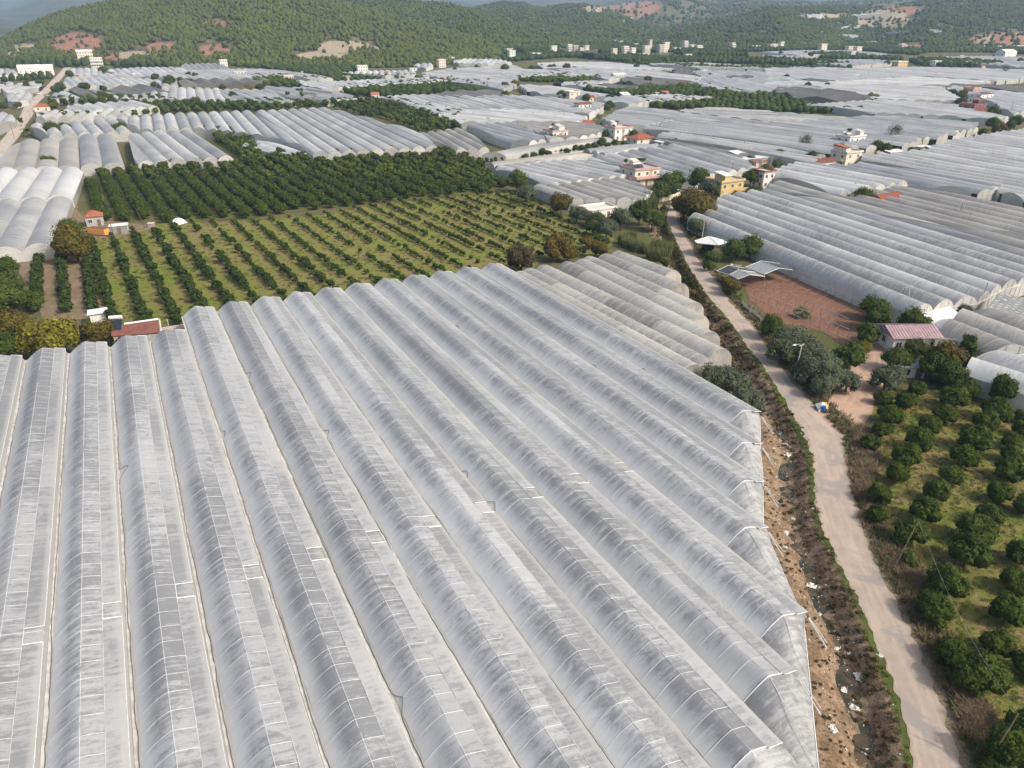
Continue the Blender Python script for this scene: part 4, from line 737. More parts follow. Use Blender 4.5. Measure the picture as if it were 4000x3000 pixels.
for kind, k, x, y, h, s, lab in singles:
    q = on(k, x, y, h * (s if h > 2.4 else 1) * .9 if kind != 'shrub' else .8); d = q.length
    s *= 1.0 if kind in ('palm', 'palm_low', 'tall', 'shrub', 'shrub_dry') else (.98 if kind == 'broad' and k == 'd' else 1.15 if k in ('d', 'b', 'e') else 1.32) if d < 300 else 1.0
    plant(kind, on(k, x, y, 1.9 * s if kind in ('broad', 'autumn', 'olive', 'gold', 'weedtree') else 1.0), s, lab)
for i, (x, y, s) in enumerate([(1010, 320, 1.0), (1080, 350, 1.0), (960, 290, .85), (1180, 370, .9), (1260, 350, 1.05), (1320, 380, 1.1), (1290, 430, 1.0), (1220, 420, .9), (1360, 330, .8), (1030, 260, .9)]):
    plant('reed', on('b', x, y, 1.6), s, 'tall green reed clump with pale plumes in the reed bed left of the road', 'reed clumps left of the road')
plant('reed', on(7, 1180, 850, 1.5), 1.25, 'reed clump at the near corner of the beige tunnels'); plant('reed', on(7, 1215, 880, 1.5), 1.0, 'smaller reed clump below the tunnel corner reeds')
for i, (x, y) in enumerate([(115, 465), (190, 460), (270, 435), (318, 440), (360, 410), (412, 405), (475, 415), (545, 390), (605, 385), (660, 380), (715, 372), (780, 350), (830, 365), (890, 350), (960, 350)]):
    plant('broad', on(7, x, y, 2), random.uniform(.62, .95), 'small dark tree in the row along the low tunnel wall', 'row of small trees along the low tunnel')
for x, y in ((1995, 490), (2035, 495), (2070, 490), (2125, 487), (1930, 495)): plant('tall', on(6, x, y, 2.5), .62, 'slim dark tree in the short row between the low tunnels', 'slim trees between the low tunnels')
# bushes, weeds, grass and straw along the ditch and the road
def along(line, n, spread, off=0.0, lo=0.0, hi=1.0):
    L = [0.0]
    for a, b in zip(line[:-1], line[1:]): L.append(L[-1] + (b - a).length)
    out = []
    for _ in range(n):
        s = random.uniform(lo, hi) * L[-1]; i = max(0, min(len(L) - 2, int(np.searchsorted(L, s)) - 1)); t = (s - L[i]) / max(1e-6, L[i + 1] - L[i]); q = line[i].lerp(line[i + 1], t)
        d = (line[i + 1] - line[i]); nn = Vector((-d.y, d.x, 0)).normalized(); q = q + nn * (off + random.gauss(0, spread)); out.append((q.x, q.y, float(ground_z([q.x], [q.y])[0])))
    return out
def keep(sp, dmin=2.6): 
    a = np.array(sp); d = seg_dist(a[:, 0], a[:, 1], road_c); w = np.array([((x - y).length) / 2 for x, y in zip(rl, rr)]).mean()
    return [s for s, dd in zip(sp, d) if dd > dmin]
PL['tuft'] = ([blades_mesh('tuft', 'grass', 26, .35, .5, .025, .8) for _ in range(5)], None); PL['strawtuft'] = ([blades_mesh('straw', 'straw', 40, .5, .75, .022, 1.0) for _ in range(5)], None)
PL['weedtuft'] = ([crown_mesh('weed', 'weed', 46, .42, .3, 5, .10, .22, .5, .5) for _ in range(5)], None)
bank = [a.lerp(b, -.12) for a, b in zip(rl, rr)]
merged('verge_grass', 'tuft', keep(along(rl, 900, .5, -.5), 2.0), 'green grass fringe along the left road edge', 'grass', (.4, .9), zs=.55)
merged('verge_weeds', 'weedtuft', keep(along(rl, 1100, .95, -1.9), 2.2), 'dark weeds on the ditch bank beside the road', 'weed', (.45, 1.15), zs=.6)
merged('bank_straw', 'strawtuft', keep(along(rl, 420, .9, -1.9), 2.2), 'dry stalks on the ditch bank', 'straw', (.4, .9), zs=.7)
merged('bed_weeds', 'weedtuft', along(stream, 420, .9, -2.6, .45, 1), 'scattered weeds on the greenhouse side of the ditch', 'weed', (.25, .7), zs=.6)
merged('ditch_weeds', 'weedtuft', keep(along(stream, 500, 1.9, 0, 0, .62)) + keep(along(stream, 700, 1.5, 1.0, .0, .4)), 'low weeds in the ditch', 'weed', (.6, 1.6))
merged('ditch_grass', 'tuft', keep(along(stream, 900, 2.2, 0, 0, .45)), 'green grass in the upper ditch', 'grass', (.7, 1.6))
merged('verge_straw', 'strawtuft', keep(along(rr, 800, .9, 2.2, .50, 1)) + keep(along(rr, 220, .5, .9, .2, 1)), 'dry straw grass between the road and the citrus grove', 'straw', (.6, 1.3))
merged('verge_herbs', 'weedtuft', keep(along(rr, 800, .9, 1.7, 0, 1)), 'weeds on the right road verge', 'broad', (.5, 1.1))
merged('verge_tufts', 'tuft', keep(along(rr, 1300, 1.0, 1.2, 0, 1)), 'green tufts along the right road verge', 'grass', (.6, 1.2))
def scatter(poly_px, n, k=0):
    pw = [P(k, *q) if k else at(*q) for q in poly_px]; pl = [(q.x, q.y) for q in pw]; out = []
    x0, x1, y0_, y1 = min(a for a, b in pl), max(a for a, b in pl), min(b for a, b in pl), max(b for a, b in pl)
    while len(out) < n:
        x, y = random.uniform(x0, x1), random.uniform(y0_, y1)
        if inside(pl, x, y): out.append((x, y, float(ground_z([x], [y])[0])))
    return out
merged('heap_of_straw', 'strawtuft', scatter([(1560, 560), (1660, 560), (1720, 800), (1680, 900), (1670, 1150), (1560, 1180), (1540, 900), (1560, 700)], 330, 'e'), 'heap of grey dry brush on the right verge below the track junction', 'straw', (.8, 1.6))
merged('dry_brush', 'strawtuft', scatter([(500, 1290), (560, 1280), (660, 1400), (640, 1480), (560, 1470)], 120, 'h') + scatter([(230, 700), (330, 690), (360, 800), (290, 840)], 70, 'h'), 'dry brush near the lower end of the grove', 'straw', (.8, 1.6))
for x, y, s in ((265, 600, .8), (310, 690, .95), (290, 655, .7)): plant('shrub', on('h', x, y, 1), s, 'broad-leaved blue-green castor plant by the leaning pole', 'castor plants on the verge')
plant('shrub', on('h', 430, 1005, .6), .8, 'light green leafy bush under the roadside cable')

gl = [q for q in scatter(GROVE, 5200) if q[1] < 150]
merged('lawn_grass', 'tuft', gl, 'short uneven grass under the citrus grove', 'grass', (.35, .9), zs=.6)
merged('lawn_straw', 'strawtuft', [q for q in scatter(GROVE, 700) if q[1] < 150], 'dry stalks in the grove grass', 'straw', (.3, .6), zs=.5)
merged('orchard_weeds', 'tuft', scatter(YOUNG, 3800), 'uneven weeds between the young citrus rows', 'grass', (.7, 1.5), zs=.6)
merged('orchard_straw', 'strawtuft', scatter(YOUNG, 500), 'dry stalks between the young citrus rows', 'straw', (.5, 1.1), zs=.6)
# ------------------------------------------------------------------ greenhouses
def prof_hoop(n=9, drop=.0): return [(i / n, math.sin(math.pi * i / n) ** .72) for i in range(n + 1)]
PROFILE = {'hoop': prof_hoop(9), 'hoop6': prof_hoop(6), 'gable': [(0, 0), (.5, 1), (1, 0)], 'flat': [(0, 0), (.5, .25), (1, 0)],
    'gothic': [(0, 0), (.05, .25), (.13, .55), (.24, .82), (.36, .96), (.45, 1), (.58, .88), (.72, .7), (.9, .5), (.93, .12), (1, 0)]}
def cut(poly, q):
    """where the line at cross position q enters and leaves a polygon given in (q, t)"""
    ts = []
    for (qa, ta), (qb, tb) in zip(poly, poly[1:] + poly[:1]):
        if (qa - q) * (qb - q) <= 0 and qa != qb: ts.append(ta + (tb - ta) * (q - qa) / (qb - qa))
    return (min(ts), max(ts)) if len(ts) > 1 else None
def MBS(lst, e): lst[e] = MB(); return lst[e]
def greenhouse(label, px, dpx, mat='film_grey', bay=6.4, h=3.2, rise=1.8, prof='hoop', k=0, name='greenhouse', group=None, detail=1, cat='greenhouse', wall='wall_film', rnd=.0, ends=None):
    """multi-span tunnel: bays of even width laid along a direction, cut to the plot outline. detail 2 adds hoops and gutters, 0 joins the far roofs"""
    A = [P(k, *q, h) if k else at(q[0], q[1], h) for q in px]; d0, d1 = [P(k, *q, h) if k else at(q[0], q[1], h) for q in dpx]
    D = (d1 - d0); D.z = 0; D.normalize(); Q = Vector((D.y, -D.x, 0)); pl = [(a.dot(Q), a.dot(D)) for a in A]
    q0, q1 = min(a for a, b in pl), max(a for a, b in pl); nb = max(1, round((q1 - q0) / bay)); w = (q1 - q0) / nb; pr = PROFILE[prof]
    c = sum(A, Vector()) / len(A); c.z = terrain(c.x, c.y); root = empty(name, c, 0, label, cat, group)
    far = (c - Vector((0, 0, CAM_H))).length
    bays = []
    for i in range(nb):
        a = cut(pl, q0 + w * (i + .06)); b = cut(pl, q0 + w * (i + .94)); m = cut(pl, q0 + w * (i + .5)); a = a or m or b; b = b or m or a
        if a is None or max(a[1] - a[0], b[1] - b[0]) < 4: continue
        if rnd: j = random.uniform(-rnd, rnd), random.uniform(-rnd, rnd); a = (a[0] + j[0], a[1] + j[1]); b = (b[0] + j[0], b[1] + j[1])
        bays.append((q0 + w * i, q0 + w * (i + 1), a, b))
    def pt(q, t, z): x = Q.x * q + D.x * t; y = Q.y * q + D.y * t; return (x - c.x, y - c.y, terrain(x, y) + z - c.z)
    one = MB(); wend = [MB(), MB()]; np_ = len(pr)
    for bi, (qa, qb, ta, tb) in enumerate(bays):
        mb = one if detail == 0 else MB(); L = max(ta[1] - ta[0], tb[1] - tb[0]); ns = max(2, int(L / (4 if far < 420 else 12))); vs, uv, fr = [], [], []; u0 = random.random() * 50; zb = random.uniform(-.12, .12) if detail else 0
        for j in range(ns + 1):
            s = j / ns; t_a = ta[0] + (ta[1] - ta[0]) * s; t_b = tb[0] + (tb[1] - tb[0]) * s
            sag = (.06 * mnoise.noise((bi * 3.1, s * L * .35, 0))) if far < 420 else 0
            for (f, z) in pr:
                vs.append(pt(qa + (qb - qa) * f, t_a + (t_b - t_a) * f, h + zb * (1 if 0 < f < 1 else 0) + z * (rise + sag))); uv.append((bi * 100 + f * w * 1.2 + .01, s * L + u0)); fr.append(f)
        fs = [(j * np_ + i, (j + 1) * np_ + i, (j + 1) * np_ + i + 1, j * np_ + i + 1) for j in range(ns) for i in range(np_ - 1)]
        mb.add(vs, fs, 0, uv, fr)
        if detail: 
            o = mb.build('roof_bay', M[mat], root, smooth=prof != 'gable')
            if detail >= 2:
                hb = MB(); nh = max(2, int(L / 3.0))
                for j in range(nh + 1):
                    s = j / nh; t_a = ta[0] + (ta[1] - ta[0]) * s; t_b = tb[0] + (tb[1] - tb[0]) * s
                    hb.tube([pt(qa + (qb - qa) * f, t_a + (t_b - t_a) * f, h + zb + z * rise + .015) for f, z in pr], .022, 3)
                tag(hb.build('hoop', M['hoop'], o), kind='stuff')
        for e in (0, 1):                                          # arched end cover down to the ground
            t_a, t_b = ta[e], tb[e]; ring = [pt(qa + (qb - qa) * f, t_a + (t_b - t_a) * f, h + z * rise) for f, z in pr]
            n = len(ring); low = [pt(qa, t_a, -1.6 if False else -.3), pt(qb, t_b, -.3)]
            (wend[e] if detail == 0 else MBS(wend, e)).add(ring + low, [tuple(range(n)) + (n + 1, n)] if e == 0 else [(n, n + 1) + tuple(range(n - 1, -1, -1))], 0, [(f * w + .01, h + z) for f, z in pr] + [(.01, .01), (w, .01)], [.5] * (n + 2))
            if detail:
                wend[e].build('end_wall', M[wall], root); m_ = MB()
                if h > 2.2 and far < 330:
                    mid = Vector(ring[n // 2]); zz = ring[0][2]
                    for f in (.33, .67): m_.tube([pt(qa + (qb - qa) * f, t_a + (t_b - t_a) * f + (-.05 if e == 0 else .05), 0), pt(qa + (qb - qa) * f, t_a + (t_b - t_a) * f + (-.05 if e == 0 else .05), h + rise * .85)], .04, 4)
                    m_.tube([pt(qa, t_a + (-.05 if e == 0 else .05), h), pt(qb, t_b + (-.05 if e == 0 else .05), h)], .05, 4); m_.tube([pt(qa, t_a + (-.05 if e == 0 else .05), 0), pt(qa, t_a + (-.05 if e == 0 else .05), h)], .05, 4)
                    m_.build('end_frame', M['hoop'], root)
    if detail == 0: one.build('roof', M[mat], root, smooth=prof != 'gable')
    if detail == 0:
        for e in (0, 1): wend[e].build('end_wall', M[wall], root)
    for s, (qq, t) in enumerate(((bays[0][0], bays[0][2]), (bays[-1][1], bays[-1][3]))):
        mb = MB(); n = max(1, int((t[1] - t[0]) / 12)); vs = []; uv = []
        for j in range(n + 1):
            tt = t[0] + (t[1] - t[0]) * j / n; vs += [pt(qq, tt, -.3), pt(qq, tt, h)]; uv += [(.01, tt), (h, tt)]
        mb.add(vs, [(2 * j, 2 * j + 2, 2 * j + 3, 2 * j + 1) if s else (2 * j, 2 * j + 1, 2 * j + 3, 2 * j + 2) for j in range(n)], 0, uv, [.5] * len(vs)); mb.build('side_wall', M[wall], root)
    if detail >= 1 and far < 460:
        for (qa, qb, ta, tb) in bays[1:]:
            mb = MB(); n = max(1, int((ta[1] - ta[0]) / 20))
            mb.tube([pt(qa, ta[0] + (ta[1] - ta[0]) * j / n, h + .02) for j in range(n + 1)], .13, 4); mb.build('gutter', M['gutter'], root)
    return root

# --- the great saw-tooth greenhouse in the foreground
W_MAIN, Q_MAIN, ZG = 6.33, -14.73, 4.0
MAINP = [(0, 0), (.03, .16), (.07, .38), (.12, .64), (.18, .94), (.25, 1.25), (.33, 1.55), (.40, 1.74), (.435, 1.77), (.50, 1.66), (.58, 1.50), (.69, 1.25), (.80, 1.07), (.91, .92), (.925, .5), (.95, .12), (.965, .04), (1, 0)]
t_far = {-3: 134.8, -2: 134.8, -1: 134.8, 0: 134.5, 1: 134.4, 2: 134.2}
t_near = {13: 62.5, 12: 56.0, 11: 49.4, 10: 42.7, 9: 31.5, 8: 27.1, 7: 22.7}
root = empty('great_greenhouse', RN * 30 + RD * 70, 0, 'huge pale plastic greenhouse of saw-toothed arched bays filling the foreground', 'greenhouse'); rl0 = root.location
def mp(q, t, z): p_ = RN * q + RD * t; return (p_.x - rl0.x, p_.y - rl0.y, z)
def prof_z(f): return float(np.interp(f, [a for a, b in MAINP], [b for a, b in MAINP]))
gaps = {-1: 43, 0: 43.5, 1: 45.5, 2: 46.5, 3: 47.5, 4: 49.5, 5: 51, 6: 52, 7: 51.5, 8: 50, 9: 0, 10: 0}
gap_px = [(140, 2462), (430, 2370), (716, 2292), (975, 2222), (1215, 2155), (1455, 2087), (1680, 2025), (1895, 1968), (2075, 1914), (2260, 1857), (2440, 1812)]
hoopbits = []
BANKPX = [(2968, 1629), (2972, 1778), (2979, 1850), (2982, 2060), (3117, 2370), (3139, 2424), (3166, 2700), (3196, 3000), (3225, 3300)]
BW = [at(a, b, 3.0) for a, b in BANKPX]; BQT = [(v.dot(RN), v.dot(RD)) for v in BW]
def bank_t(q):
    for (qa, ta), (qb, tb) in zip(BQT[:-1], BQT[1:]):
        if min(qa, qb) - 1e-6 <= q <= max(qa, qb) + 1e-6: return ta + (tb - ta) * (q - qa) / (qb - qa)
    return BQT[0][1] if q > BQT[0][0] else BQT[-1][1]
for i in range(-3, 14):
    q0 = Q_MAIN + W_MAIN * i; t1 = t_far.get(i, 144.3 - .12 * max(0, i - 3)); t0 = t_near.get(i, 20.0 - 1.2 * (7 - i)); L = t1 - t0; ns = int(L / 1.0); u0 = random.random() * 80
    vs, uv, fr = [], [], []; n = len(MAINP)
    arc = [0.0]
    for (a, b), (c_, d_) in zip(MAINP[:-1], MAINP[1:]): arc.append(arc[-1] + math.hypot((c_ - a) * W_MAIN, d_ - b))
    for j in range(ns + 1):
        t = t0 + L * j / ns
        for m_, (f, z) in enumerate(MAINP):
            puff = .05 * math.sin(math.pi * ((t - t0) % 2.0) / 2.0) * math.sin(math.pi * min(1, f * 1.05)) if 0 < f < .9 else 0
            puff += .07 * mnoise.noise((q0 + f * 4, t * .3, 1)) * (0 < f < .9)
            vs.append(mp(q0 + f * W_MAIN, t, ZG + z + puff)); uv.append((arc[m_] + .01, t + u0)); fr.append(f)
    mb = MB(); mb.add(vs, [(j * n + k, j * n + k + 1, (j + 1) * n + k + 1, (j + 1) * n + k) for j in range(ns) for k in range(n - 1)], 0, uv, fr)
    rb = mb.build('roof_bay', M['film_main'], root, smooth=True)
    # hoops, ridge and hinge battens, two vent flaps with a gap, gutter and hose
    nh = int(L / 2.0)
    for j in range(nh + 1):
        t = t0 + .04 + 2.0 * j; hoopbits.append((i, t, q0, rb))
    for nm, f, r_ in (('ridge_batten', .435, .028), ('hinge_batten', .69, .045)):
        b = MB(); b.tube([mp(q0 + f * W_MAIN, t0 + L * j / 40, ZG + prof_z(f) + .04 + .02 * mnoise.noise((i, j * .7, 0))) for j in range(41)], r_, 4); b.build(nm, M['hoop'], rb)
    tg = None
    for gp in gap_px:
        w_ = at(gp[0], gp[1], ZG + 1.0)
        if abs(w_.dot(RN) - (q0 + .82 * W_MAIN)) < 2.8: tg = w_.dot(RD)
    spans = [(t0 - .4, t1)] if tg is None else [(t0 - .2, tg - 1.9), (tg + .25, t1)]
    for a, b in spans:
        if b - a < 3: continue
        fm = MB(); m2 = int((b - a) / 2); vv, uu, ff = [], [], []
        for j in range(m2 + 1):
            t = a + (b - a) * j / m2; wob = .05 * mnoise.noise((t * .5, i, 7))
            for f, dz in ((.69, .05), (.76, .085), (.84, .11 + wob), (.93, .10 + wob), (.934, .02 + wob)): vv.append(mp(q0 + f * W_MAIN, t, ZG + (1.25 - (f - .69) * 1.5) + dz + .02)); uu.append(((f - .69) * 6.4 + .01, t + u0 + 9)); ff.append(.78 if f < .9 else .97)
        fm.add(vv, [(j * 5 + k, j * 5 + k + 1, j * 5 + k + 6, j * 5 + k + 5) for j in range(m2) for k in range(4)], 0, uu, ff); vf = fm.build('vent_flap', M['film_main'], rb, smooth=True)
        eb = MB(); eb.tube([mp(q0 + .932 * W_MAIN, a + (b - a) * j / 30, ZG + .99 + .03 * mnoise.noise((j * .9, i, 3))) for j in range(31)], .04, 4); eb.tube([mp(q0 + f * W_MAIN, b, ZG + 1.25 - (f - .69) * 1.5 + .14) for f in (.69, .8, .93)], .04, 4); eb.tube([mp(q0 + f * W_MAIN, a, ZG + 1.25 - (f - .69) * 1.5 + .14) for f in (.69, .8, .93)], .04, 4); eb.build('flap_edge', M['hoop'], rb)
    gm = MB(); vv = []
    for j in range(31):
        t = t0 + L * j / 30
        for dq, dz in ((-.27, .14), (-.2, .03), (.12, .03), (.2, .16)): vv.append(mp(q0 + dq, t, ZG + dz + .02))
    gm.add(vv, [(j * 4 + k, j * 4 + k + 1, j * 4 + k + 5, j * 4 + k + 4) for j in range(30) for k in range(3)]); gm.build('gutter', M['gutter'], root)
    hm = MB(); pts = []; off = 0; kinks = [t0 + random.uniform(5, L) for _ in range(random.choice((0, 1, 1, 2)))]
    for j in range(int(L / .6)):
        t = t0 + j * .6; off = .9 * off + random.gauss(0, .045); kink = sum(.62 * math.exp(-((t - kt) / .7) ** 2) for kt in kinks); 
        dq = .02 + off * .6 + kink; zz = ZG + .10 + (prof_z(max(0, dq) / W_MAIN) if dq > .2 else 0); pts.append(mp(q0 + dq, t, zz))
    hm.tube(pts, .032, 4); hm.build('drain_hose', M['hose'], root)
    # far gable and, where it ends in view, the near end drawn down to the side wall
    ge = MB(); ring = [mp(q0 + f * W_MAIN, t1 - .02, ZG + z) for f, z in MAINP]; ge.add(ring + [mp(q0, t1 - .02, -.2), mp(q0 + W_MAIN, t1 - .02, -.2)], [(n, n + 1) + tuple(range(n - 1, -1, -1))], 0, [(f * 6 + .01, z + 4) for f, z in MAINP] + [(.01, .01), (6, .01)], [.5] * (n + 2)); ge.build('end_wall', M['wall_film'], root)
    if i in t_near:
        hb = MB(); vv, uu, ff = [], [], []; m_ = 8
        for f, z in MAINP:
            bt = bank_t(q0 + f * W_MAIN)
            for k in range(m_ + 1):
                s = k / m_; e = s ** 1.35; t = t0 + (min(bt, t0 + .3) - t0) * s if bt > t0 else t0 + (bt - t0) * s
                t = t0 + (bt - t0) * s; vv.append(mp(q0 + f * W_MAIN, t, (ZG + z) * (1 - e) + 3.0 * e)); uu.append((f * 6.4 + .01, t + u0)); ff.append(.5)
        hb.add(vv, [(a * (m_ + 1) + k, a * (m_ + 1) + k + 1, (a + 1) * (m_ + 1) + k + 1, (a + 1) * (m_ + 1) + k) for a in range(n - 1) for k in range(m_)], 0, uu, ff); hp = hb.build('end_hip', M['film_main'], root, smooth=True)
        tb = MB()
        for f0, f1 in ((.435, .2), (.435, .75)):
            a_ = Vector(mp(q0 + f0 * W_MAIN, t0, ZG + prof_z(f0) + .03)); fb = f1; bt = bank_t(q0 + fb * W_MAIN); b_ = Vector(mp(q0 + fb * W_MAIN, bt, 3.05)); tb.tube([a_, a_.lerp(b_, .5) + Vector((0, 0, .35)), b_], .03, 4)
        tb.tube([mp(q0 + f * W_MAIN, t0, ZG + z + .04) for f, z in MAINP[:-2]], .04, 4); tb.build('end_hoop', M['hoop'], hp)
        st = MB(); a_ = Vector(mp(q0 + W_MAIN * .985, t0 - .2, ZG + .05)); ex = max(1.5, t0 - bank_t(q0 + W_MAIN)) + 1.0; st.tube([a_, a_ + RD * -ex + Vector((0, 0, -1.6))], .075, 5); st.tube([a_ + RN * .12, a_ + RN * .22 + RD * -ex * .9 + Vector((0, 0, -1.2))], .05, 5); st.build('gutter_spout', M['gutter'], root)
# side wall along the ditch
sw = MB(); vv, uu = [], []
acc = 0
dense = []
for a, b in zip(BW[:-1], BW[1:]): dense += [a.lerp(b, k / 6) for k in range(6)]
dense.append(BW[-1])
for k, v in enumerate(dense):
    if k: acc += (v - dense[k - 1]).length
    o = .12 * mnoise.noise((acc * .6, 0, 0)); vv += [(v.x - rl0.x, v.y - rl0.y, 3.0), (v.x - rl0.x + .15 + o, v.y - rl0.y, 1.2), (v.x - rl0.x + .1 + o, v.y - rl0.y, -1.6)]; uu += [(.01, acc), (2, acc), (4, acc)]
sw.add(vv, [(k * 3 + j, k * 3 + j + 1, (k + 1) * 3 + j + 1, (k + 1) * 3 + j) for k in range(len(dense) - 1) for j in range(2)], 0, uu, [.5] * len(vv)); sw.build('side_wall', M['wall_film'], root)
et = MB(); et.tube([(v.x - rl0.x, v.y - rl0.y, 3.03) for v in dense], .06, 4); et.build('wall_rail', M['hoop'], root)
ew = MB(); q = Q_MAIN + W_MAIN * 14; e0, e1 = mp(q, 63, -.2), mp(q, 142.7, -.2); ew.add([e0, e1, (e1[0], e1[1], ZG), (e0[0], e0[1], ZG)], [(0, 1, 2, 3)], 0, [(.01, .01), (.01, 80), (4, 80), (4, .01)], [.5] * 4); ew.build('side_wall', M['wall_film'], root)
ew = MB(); q = Q_MAIN + W_MAIN * 3; e0, e1 = mp(q - .05, 134.2, -.2), mp(q - .05, 144.2, -.2); ew.add([e0, e1, (e1[0], e1[1], ZG), (e0[0], e0[1], ZG)], [(0, 1, 2, 3)], 0, [(.01, .01), (.01, 10), (4, 10), (4, .01)], [.5] * 4); ew.build('side_wall', M['wall_film'], root)
hoop_me = None
hb = MB(); hb.tube([tuple(RN * (f * W_MAIN) + Vector((0, 0, z + .03 + .035 * math.sin(math.pi * f)))) for f, z in MAINP[:-3]], .016, 3); hoop_me = hb.mesh('hoop', M['hoop'])
def visible(q, t, z): p_ = RN * q + RD * t; a, b = pix(p_.x, p_.y, z); return -60 < a < 4060 and -50 < b < 3080
hoopbits = [h_ for h_ in hoopbits if visible(h_[2] + 3, h_[1], 5) and h_[1] > t_near.get(h_[0], -99)]
hoopbits.sort(key=lambda h_: h_[1] ** 2 + (h_[2] * .3) ** 2)
for i, t, q0, rb in hoopbits[:300]:
    o = link('hoop', hoop_me, rb, mp(q0, t, ZG))
rest = MB()
for i, t, q0, rb in hoopbits[300:]:
    b = Vector(mp(q0, t, ZG)); rest.tube([tuple(b + RN * (f * W_MAIN) + Vector((0, 0, z + .03 + .04 * math.sin(math.pi * f)))) for f, z in MAINP[1:-4:2]], .014, 3)
tag(rest.build('hoop', M['hoop'], root), kind='stuff')

# --- the beige tunnel group beside it, one tunnel each bay but under shared gutters
tun = [((60, 600), (1555, 1440), 14, .10), ((140, 575), (1670, 1395), 15, .0), ((270, 545), (1790, 1300), 13.5, 0), ((470, 515), (1690, 1150), 13, .0), ((600, 495), (1600, 1000), 12, 0), ((660, 470), (1560, 890), 12, .0), ((800, 450), (1440, 725), 11, .0), ((905, 425), (1380, 610), 10, .0)]
tl = ['beige tunnel nearest the great greenhouse, half hidden by its roof', 'long beige tunnel along the dark gutter, second from the great greenhouse', 'third long beige tunnel, with a clear patched lower end', 'fourth beige tunnel, clear sheet tied on in its upper half', 'fifth beige tunnel with pale patched bands', 'sixth beige tunnel, ending in a torn clear sheet', 'seventh beige tunnel beside a dark gutter, near the ditch reeds', 'shortest beige tunnel, last of the group towards the reeds']
AZT = None
cpts = [P('b', *q, 2.6) for q in [(2060 - 2000, 600), (0, 0)]]
for j, ((x0, y0), (x1, y1), w_, dz) in enumerate(tun):
    a, b = P('b', x0, y0, 3.4), P('b', x1, y1, 3.0); a.z = b.z = 0; D = (a - b).normalized(); Qv = Vector((D.y, -D.x, 0)); L = (a - b).length; wd = 6.2; h, rise = 2.2, 2.0
    r_ = empty('plastic_tunnel', b, 0, tl[j], 'greenhouse', 'beige plastic tunnels beside the great greenhouse')
    def tp(f, t, z, b=b): p_ = Qv * ((f - .5) * wd) + D * t; return (p_.x, p_.y, z)
    pr = prof_hoop(10); seg = [0.0]; 
    while seg[-1] < L: seg.append(seg[-1] + random.uniform(9, 26))
    seg[-1] = L
    for s0, s1 in zip(seg[:-1], seg[1:]):
        m_ = max(1, int((s1 - s0) / 1.5)); vv, uu, ff = [], [], []; up = random.uniform(0, .07)
        for k in range(m_ + 1):
            t = s0 + (s1 - s0) * k / m_ 
            for f, z in pr: vv.append(tp(f, t, h + z * rise + up + .05 * mnoise.noise((f * 5, t * .5, j)) * (z > .1))); uu.append((f * 7.5 + .01, t)); ff.append(f)
        mb = MB(); mb.add(vv, [(k * 11 + i, (k + 1) * 11 + i, (k + 1) * 11 + i + 1, k * 11 + i + 1) for k in range(m_) for i in range(10)], 0, uu, ff)
        near_end = s0 < 12
        mb.build('film_sheet', M['film_clear' if (random.random() < .16 or near_end) else 'film_beige'], r_, smooth=True)
    hb = MB()
    for k in range(int(L / 2.4) + 1): hb.tube([tp(f, min(L, k * 2.4), h + z * rise + .09) for f, z in pr], .02, 3)
    tag(hb.build('hoop', M['hoop'], r_), kind='stuff')
    for e, t in ((0, -.05), (1, L + .05)):
        mb = MB(); n = len(pr); mb.add([tp(f, t, h + z * rise) for f, z in pr] + [tp(0, t - (.4 if e == 0 else 0), -.3), tp(1, t - (.4 if e == 0 else 0), -.3)], [tuple(range(n)) + (n + 1, n) if e == 0 else (n, n + 1) + tuple(range(n - 1, -1, -1))], 0, [(f * 6 + .01, z) for f, z in pr] + [(.01, .01), (6, .01)], [.5] * (n + 2)); mb.build('end_wall', M['film_clear'], r_)
    for s in (0, 1):
        mb = MB(); mb.add([tp(s, 0, -.3), tp(s, L, -.3), tp(s, L, h), tp(s, 0, h)], [(0, 1, 2, 3) if s else (3, 2, 1, 0)], 0, [(.01, .01), (.01, L), (2, L), (2, .01)], [.5] * 4); mb.build('side_wall', M['film_beige'], r_)
    mb = MB(); mb.tube([tp(-.03, L * k / 12, h + .05) for k in range(13)], .1, 4); mb.build('gutter', M['hose'] if j in (1, 6) else M['gutter'], r_)

# --- right: long clear tunnels, white and beige neighbours
GH = greenhouse
rd = ((2687, 861), (3564, 1233))
GH('long row of clear hoop tunnels behind the red-brown field, striped with condensation', [(2687, 861), (2745, 848), (2812, 834), (2790, 786), (2900, 768), (2995, 753), (3405, 845), (4080, 1018), (4080, 1085), (3906, 1136), (3796, 1199), (3776, 1186), (3564, 1231)], rd, 'film_grey', 6.2, 3.0, 2.0, detail=2)
GH('narrow beige tunnels between the clear tunnels and the bright white tunnels', [(3012, 712), (3410, 806), (4080, 980), (4080, 1012), (3405, 842), (3000, 750)], rd, 'film_beige', 6.2, 3.2, 1.9)
GH('bright new white tunnels in the middle of the beige fields at right', [(3008, 682), (3060, 665), (3118, 646), (3545, 724), (3276, 767), (3020, 704)], ((3118, 646), (3545, 724)), 'film_white', 6.6, 3.6, 2.0)
GH('beige tunnels around the red tiled roof at right', [(3290, 770), (3560, 735), (4080, 845), (4080, 972), (3420, 805)], ((3290, 770), (4080, 972)), 'film_beige', 6.4, 3.2, 1.7, rnd=2)
GH('bluish tunnels to the right of the bright white tunnels', [(3275, 655), (3375, 643), (3760, 712), (3915, 735), (3905, 752), (3795, 757), (3560, 728), (3130, 645)], ((3375, 643), (3905, 745)), 'film_blue', 6.4, 3.3, 1.7, rnd=1.5)
